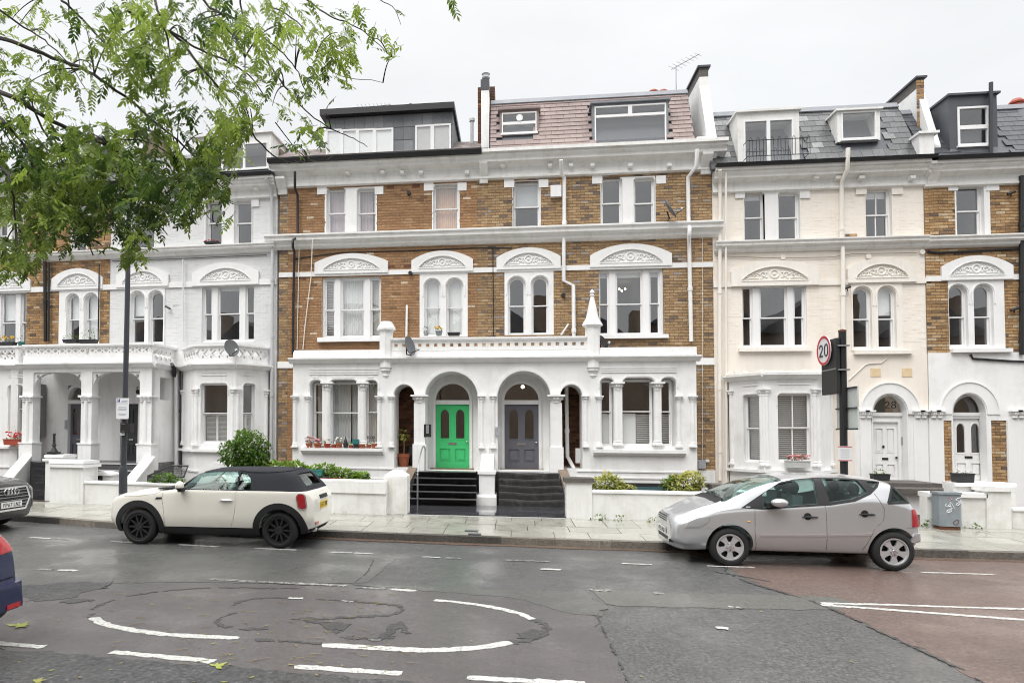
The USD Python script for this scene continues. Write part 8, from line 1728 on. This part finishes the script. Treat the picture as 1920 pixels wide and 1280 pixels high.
c = gz(1286, 906); bush('bush', 'yellow-green bush with a dark left flank, right of the teal basement board', [(c, (.40, .30, .23), 1000, .09, 'gold_leaf'), (c + [-.32, 0, -.03], (.16, .2, .15), 300, .07, 'bush_leaf')], base=[c[0], c[1], .1])
c = gz(312, 899); bush('plant', 'low dark green plant in front of the wire-covered stair', [(c, (.36, .2, .10), 420, .08, 'bush_leaf')], 'plant', stems=False, base=[c[0], c[1], .1])
def weed(px, py, w, n, label, base_y=None, h=.07): g = ground(px, py, .15); c = np.array([g[0], g[1] - .04, .15 + grade(g[0]) + h * .6]); bush('weed', label, [(c, (w, .05, h), n, .055, 'weed_leaf')], 'weed', stems=False, base=[c[0], c[1], c[2] - h * .6])
weed(1122, 975, .22, 60, 'weed tuft at the foot of the white wall beside the slab-topped pier'); weed(1160, 976, .12, 34, 'small weed tuft at the wall foot, second from the pier'); weed(1227, 979, .14, 50, 'weed tuft at the foot of the wall in front of the bare wall end'); weed(1748, 988, .22, 90, 'trailing weeds left of the grey utility cabinet', h=.09); weed(1822, 991, .16, 45, 'small weeds right of the grey utility cabinet'); weed(653, 963, .05, 14, 'tiny weed below the stepped white wall', h=.04)
# pots
def pot(fr, px, py0, py1, wpx, d, label, material='terracotta', plant=None, name='plant_pot', group=None, square=False, n=60, ph=1.3, leafm='weed_leaf', flower=None, size=.05, pw=1.0):
    u, z0 = fr.hit(px, py1, d); z1 = fr.Z(px, py0, d); w = fr.U(px + wpx / 2, py1, d) - fr.U(px - wpx / 2, py1, d); h = z1 - z0; r = np.random.RandomState(int(px * 7 + py0) % 9999)
    t = thing(name, label, 'plant pot' if name == 'plant_pot' else name.replace('_', ' '), fr.W([[u, d, z0]])[0], group); mb = MB(fr)
    if square:
        dd_ = min(w / 2, .09); v = [[u + sx2 * w / 2 * k, d + sy2 * dd_ * k, z] for z, k in ((z0, .92), (z1, 1.0)) for sx2, sy2 in ((-1, -1), (1, -1), (1, 1), (-1, 1))]; mb.add(v, [[0, 1, 2, 3], [4, 5, 6, 7], [0, 1, 5, 4], [1, 2, 6, 5], [2, 3, 7, 6], [3, 0, 4, 7]]); mb.box(u - w / 2 - .008, u + w / 2 + .008, d - dd_ - .008, d + dd_ + .008, z1 - .02, z1 + .004)
    else: mb.lathe([(w * .34, 0), (w * .45, h * .72), (w * .50, h * .73), (w * .5, h), (w * .44, h), (w * .42, h * .9)], (u, d, z0), 16)
    put(t, 'pot', mb, material, 35)
    if plant is not False:
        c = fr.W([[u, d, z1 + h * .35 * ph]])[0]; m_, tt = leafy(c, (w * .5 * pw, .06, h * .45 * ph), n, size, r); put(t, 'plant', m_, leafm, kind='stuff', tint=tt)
    if flower:
        fb = MB()
        for _ in range(flower[1]):
            q = fr.W([[u + r.uniform(-.5, .5) * w * pw, d + r.uniform(-.02, .07), z1 + h * ph * r.uniform(.2, .75)]])[0]; fb.ball(q, (.028, .02, .024), 1)
        put(t, 'flowers', fb, flower[0], 40, kind='stuff')
    return t
g1 = 'pots on the sill of the left bay'; dS = DF + .03
pot(M, 579, 830, 840, 12, dS, 'terracotta pot at the left end of the sill, green and pale flowers', plant=1, ph=1.6, n=50, flower=('flower_pink', 7), group=g1)
pot(M, 596, 830, 840, 16, dS, 'wide terracotta pot with pink blossom, second on the sill', flower=('flower_pink', 12), n=30, group=g1)
pot(M, 614, 831, 840, 14, dS, 'terracotta pot with dark red stems, third on the sill', 'pot_red', n=25, leafm='bush_leaf', group=g1)
pot(M, 626, 833, 840, 9, dS, 'small terracotta pot between two larger ones on the sill', 'pot_red', n=16, flower=('flower_white', 3), group=g1)
pot(M, 636, 830, 840, 12, dS, 'brown pot topped with white flowers on the sill', 'terracotta', n=22, flower=('flower_white', 10), group=g1)
t = pot(M, 648, 831, 840, 10, dS, 'dark green pot with a pointed dark top on the sill', 'pot_black', plant=False, group=g1); u, z = M.hit(648, 831, dS); put(t, 'pointed_top', MB(M).lathe([(.055, 0), (.05, .05), (.02, .12), (.005, .18)], (u, dS, z), 10), 'ink_black', 40)
pot(M, 658, 834, 840, 9, dS, 'small pot with bright green leaves on the sill', 'pot_red', n=40, leafm='hedge_leaf', group=g1)
t = pot(M, 668, 832, 840, 9, dS, 'black square pot under a teal box on the sill', 'pot_black', plant=False, square=True, group=g1); q = rect(M, 661, 673, 823, 832, dS); put(t, 'teal_box', MB(M).box(q[0], q[1], dS - .06, dS + .05, q[2] + .005, q[3]), 'pot_teal')
pot(M, 679, 832, 840, 13, dS, 'bare terracotta pot below the right column of the bay', plant=False, group=g1)
pot(M, 691, 833, 840, 9, dS, 'small terracotta pot next to the last pot on the sill', n=20, group=g1)
t = pot(M, 702, 831, 840, 12, dS, 'last terracotta pot on the sill with an ornament above it', n=16, leafm='hedge_leaf', ph=.8, group=g1); q = rect(M, 688, 702, 816, 824, dS - .05)
o = thing('ornament', 'dark openwork ornament above the last pots on the sill', 'ornament', M.W([[(q[0] + q[1]) / 2, dS - .06, q[2] - .1]])[0]); mb = MB(M); mb.tube([(q[0] + .02, dS - .08, q[2] - .12), (q[0] + .02, dS - .08, q[3])], .006, 5); mb.tube([(q[1] - .02, dS - .08, q[2] - .12), (q[1] - .02, dS - .08, q[3])], .006, 5)
for k in range(4): mb.tube([(q[0] + (q[1] - q[0]) * (k + .5) / 4 + .022 * math.cos(a), dS - .08, (q[2] + q[3]) / 2 + .035 * math.sin(a)) for a in np.linspace(0, 6.28, 11)], .007, 5)
put(o, 'scrollwork', mb, 'ink_black', 40)
# pots on the balconies and sills
pot(M, 799, 623, 629, 10, .35, 'grey pot with wiry plants on the balcony above the green door', 'ink_grey', n=40, ph=2.2); pot(M, 823, 620, 629, 14, .38, 'grey bucket with yellow flowers on the balcony above the green door', 'cabinet_grey', n=30, flower=('flower_yellow', 10)); pot(M, 851, 624, 629, 22, .2, 'black trough lying on the sill above the green door', 'pot_black', plant=False, square=True, name='trough')
pot(L, 40, 641, 651, 11, .7, 'teal pot on the balcony at the far left', 'pot_teal', n=20); pot(L, 10, 642, 650, 36, .6, 'trough of orange flowers on the far left balcony', 'pot_black', square=True, n=90, flower=('flower_yellow', 26), name='trough', ph=2)
pot(L, 134, 637, 643, 26, .5, 'dark trough with red-leaved plant on the left porch balcony', 'pot_black', square=True, n=50, leafm='bush_leaf', name='trough', ph=2); pot(L, 166, 637, 644, 30, .5, 'black trough with tall wispy plants on the left porch balcony', 'pot_black', square=True, n=60, leafm='weed_leaf', name='trough', ph=4)
pot(L, 398, 454, 458, 26, .1, 'black trough at the upper window of the grey house', 'pot_black', square=True, n=14, name='trough', ph=1.6, flower=('flower_red', 5))
pot(L, 25, 823, 834, 30, 1.02, 'red flower box with red and white flowers at the far left window', 'pot_red', square=True, n=80, leafm='bush_leaf', flower=('flower_red', 22), name='flower_box', ph=1.7); 
pot(M, 1495, 863, 876, 44, 1.0, 'stone flower trough with pink flowers on the cream house bay', 'pot_stone', square=True, n=110, leafm='bush_leaf', flower=('flower_pink', 30), name='flower_box', ph=1.1)
pot(M, 1650, 888, 900, 32, .35, 'black planter showing above the roof of the silver hatchback', 'pot_black', square=True, n=50, leafm='hedge_leaf', name='planter', ph=.9, pw=.7)
pot(GW, 1805, 887, 905, 35, -.42, 'black square planter on the white wall in front of the half-glazed door', 'pot_black', square=True, n=20, leafm='weed_leaf', name='planter', ph=.35)
pot(GF, 583, 880, 891, 46, .22, 'teal trough half buried in the hedge', 'pot_teal', square=True, n=40, leafm='hedge_leaf', name='trough', ph=.7)
for l, r, t_, b_, m_, nm, lb in ((560, 622, 891, 897, 'ink_black', 'tray', 'long black tray on the wall below the teal trough'), (574, 650, 896, 900, 'pot_red', 'tray', 'thin red tray lying along the top of the stepped wall')):
    q = rect(GF, l, r, t_, b_, .3 if m_ == 'pot_red' else .2); t = thing(nm, lb, 'tray', GF.W([[(q[0] + q[1]) / 2, .3, q[2]]])[0]); dd_ = .3 if m_ == 'pot_red' else .2; mb = MB(GF); mb.box(q[0], q[1], dd_ - .06, dd_ + .06, q[2], q[2] + .012)
    for a, b2 in ((dd_ - .06, dd_ - .05), (dd_ + .05, dd_ + .06)): mb.box(q[0], q[1], a, b2, q[2] + .012, q[3])
    put(t, 'shell', mb, m_)
# alcove plant and black bag
u, z0 = M.hit(757, 874, .35); t = thing('potted_plant', 'tall bare-stemmed plant in a terracotta pot in the brick alcove', 'potted plant', M.W([[u, .35, z0]])[0]); w = .17; h = M.Z(757, 850, .35) - z0
put(t, 'pot', MB(M).lathe([(w * .66, 0), (w * .9, h * .74), (w, h * .75), (w, h * .88), (w * .92, h * .9), (w * .98, h), (w * .85, h)], (u, .35, z0), 20), 'terracotta', 35); zs = M.Z(757, 815, .35); put(t, 'stem', MB(M).tube(smooth_line([(u, .35, z0 + h), (u + .01, .35, (z0 + h + zs) / 2), (u - .01, .36, zs)], 4), .018, 7), 'cheek_stone', 40)
m_, tt = leafy(M.W([[u, .36, zs]])[0], (.10, .09, .13), 34, .11, np.random.RandomState(3)); put(t, 'leaves', m_, 'gold_leaf', kind='stuff', tint=tt)
u, z0 = M.hit(771, 872, .12); t = thing('bin_bag', 'black bag slumped behind the potted plant in the brick alcove', 'bag', M.W([[u, .1, z0]])[0]); sp = trimesh.creation.icosphere(3, 1.0); v = np.asarray(sp.vertices); v = v * (1 + .16 * (meshkit.fbm(v * 2.2 + 5, 3, 4) - .5)[:, None] * 2); mb = MB(M); mb.add(np.column_stack([u + v[:, 0] * .13, .1 + v[:, 1] * .12, z0 + .26 + v[:, 2] * .30]), sp.faces); put(t, 'sack', mb, 'ink_black', True)
# leaning board, white hood, wire cover over the stair, white box
a, b = L.W([[L.U(420, 845, 2.2), 2.2, L.Z(420, 845, 2.2)]])[0], L.W([[L.U(447, 893, 2.5), 2.5, L.Z(447, 893, 2.5)]])[0]; t = thing('board', 'white board leaning against the round bush behind the convertible', 'board', b); d_ = (a - b); s_ = np.array([.07, .03, .02]); n_ = np.cross(d_, s_); n_ = n_ / np.linalg.norm(n_) * .02; mb = MB(); mb.add([b - s_, b + s_, a + s_, a - s_, b - s_ + n_, b + s_ + n_, a + s_ + n_, a - s_ + n_], [[0, 1, 2, 3], [4, 5, 6, 7], [0, 1, 5, 4], [1, 2, 6, 5], [2, 3, 7, 6], [3, 0, 4, 7]]); put(t, 'plank', mb, 'sign_back')
q = rect(L, 378, 442, 866, 896, 2.0); t = thing('door_canopy', 'white rounded canopy showing above the soft top of the convertible', 'canopy', L.W([[(q[0] + q[1]) / 2, 2, q[2]]])[0]); n = 14; put(t, 'hood', MB(L).poly(Polygon([(q[0], q[2]), (q[1], q[2])] + [((q[0] + q[1]) / 2 + (q[1] - q[0]) / 2 * math.cos(a), q[2] + (q[3] - q[2]) * math.sin(a) ** .8) for a in np.linspace(0.05, math.pi - .05, n)]), 1.5, 2.2), 'stucco_white', 30)
q = rect(L, 292, 352, 874, 905, 1.6); t = thing('wire_cover', 'black-framed wire cover with sloping sides below the grey house bay', 'cover', L.W([[(q[0] + q[1]) / 2, 1.6, q[2]]])[0]); zt_ = q[3]; zb_ = L.Z(320, 893, 1.9)
pts = [(q[0] + .22, 1.2, zt_), (q[1] - .22, 1.2, zt_), (q[1] + .06, 1.9, zb_), (q[0] - .04, 1.9, zb_)]
for i in range(4): put(t, 'bar', MB(L).tube([pts[i], pts[(i + 1) % 4]], .022, 6), 'black_paint')
for i in range(1, 12): f = i / 12; put(t, 'wire', MB(L).tube([[pts[0][k] + (pts[1][k] - pts[0][k]) * f for k in range(3)], [pts[3][k] + (pts[2][k] - pts[3][k]) * f for k in range(3)]], .004, 4), 'black_paint')
for i in range(1, 6): f = i / 6; put(t, 'wire', MB(L).tube([[pts[0][k] + (pts[3][k] - pts[0][k]) * f for k in range(3)], [pts[1][k] + (pts[2][k] - pts[1][k]) * f for k in range(3)]], .004, 4), 'black_paint')
q = rect(GF, 514, 534, 873, 882, .1); t = thing('white_box', 'small white box in front of the hedge above the soft top', 'box', GF.W([[(q[0] + q[1]) / 2, .1, q[2]]])[0]); put(t, 'casing', MB(GF).poly(sbox(q[0], q[2] - .1, q[1], q[3]).buffer(-.02).buffer(.02), 0, .12), 'stucco_white'); put(t, 'lid', MB(GF).box(q[0] - .01, q[1] + .01, -.01, .13, q[3] - .012, q[3] + .006), 'stucco_white')
# fallen leaves and twigs on the road
r_ = np.random.RandomState(12)
def flat_leaf(x, y, size, tilt, r, fingers=1):
    V, F, k = [], [], 0
    for i in range(fingers):
        a = r.uniform(0, 6.28) if fingers == 1 else tilt + (i - (fingers - 1) / 2) * .85; R = np.array([[math.cos(a), -math.sin(a), 0], [math.sin(a), math.cos(a), 0], [0, 0, 1]]); q = (BL * size * (1 if fingers == 1 else r.uniform(.7, 1.1))) @ R.T; q[:, 2] = np.abs(q[:, 2]) * .5 + .012; V.append(q + [x, y, grade(x)]); F.append(BF + k); k += len(BL)
    return np.vstack(V), np.vstack(F)
for px, py, s_, fg, lb in ((35, 1172, .13, 6, 'bright yellow-green star-shaped leaf on the road beside the blue car'), (405, 1248, .10, 5, 'yellow-green leaf at the end of the near white dash'), (65, 1277, .08, 4, 'crumpled green leaf on the stone chips at the bottom left')):
    g = ground(px, py, .01); v, f = flat_leaf(g[0], g[1], s_, 1.0, r_, fg); t = thing('fallen_leaf', lb, 'leaf', (g[0], g[1], grade(g[0]))); put(t, 'blade', trimesh.Trimesh(v, f, process=False), 'fallen_leaf', tint=.95 if fg > 4 else .6)
VV, FF, TT, nv = [], [], [], 0
for _ in range(80):
    px, py = (r_.uniform(0, 900), r_.uniform(1075, 1280)) if r_.rand() < .75 else (r_.uniform(0, 1920), r_.uniform(1030, 1280)); g = ground(px, py); v, f = flat_leaf(g[0], g[1], r_.uniform(.025, .06), 0, r_); VV.append(v); FF.append(f + nv); nv += len(v); TT.append(np.full(len(v), r_.rand() ** 1.5))
for _ in range(70):
    px, py = r_.uniform(180, 760), r_.uniform(1110, 1250); g = ground(px, py); a = r_.normal(0, .5); l_ = r_.uniform(.05, .14); v, f = tube([(g[0], g[1], .013 + grade(g[0])), (g[0] + l_ * math.cos(a), g[1] + l_ * math.sin(a), .014 + grade(g[0]))], .0025, 4); VV.append(v); FF.append(f + nv); nv += len(v); TT.append(np.full(len(v), r_.uniform(0, .4)))
put('/World', 'leaf_litter', trimesh.Trimesh(np.vstack(VV), np.vstack(FF), process=False), 'fallen_leaf', kind='stuff', tint=np.concatenate(TT), label='scattered small leaves and twigs lying on the wet road', cat='litter')
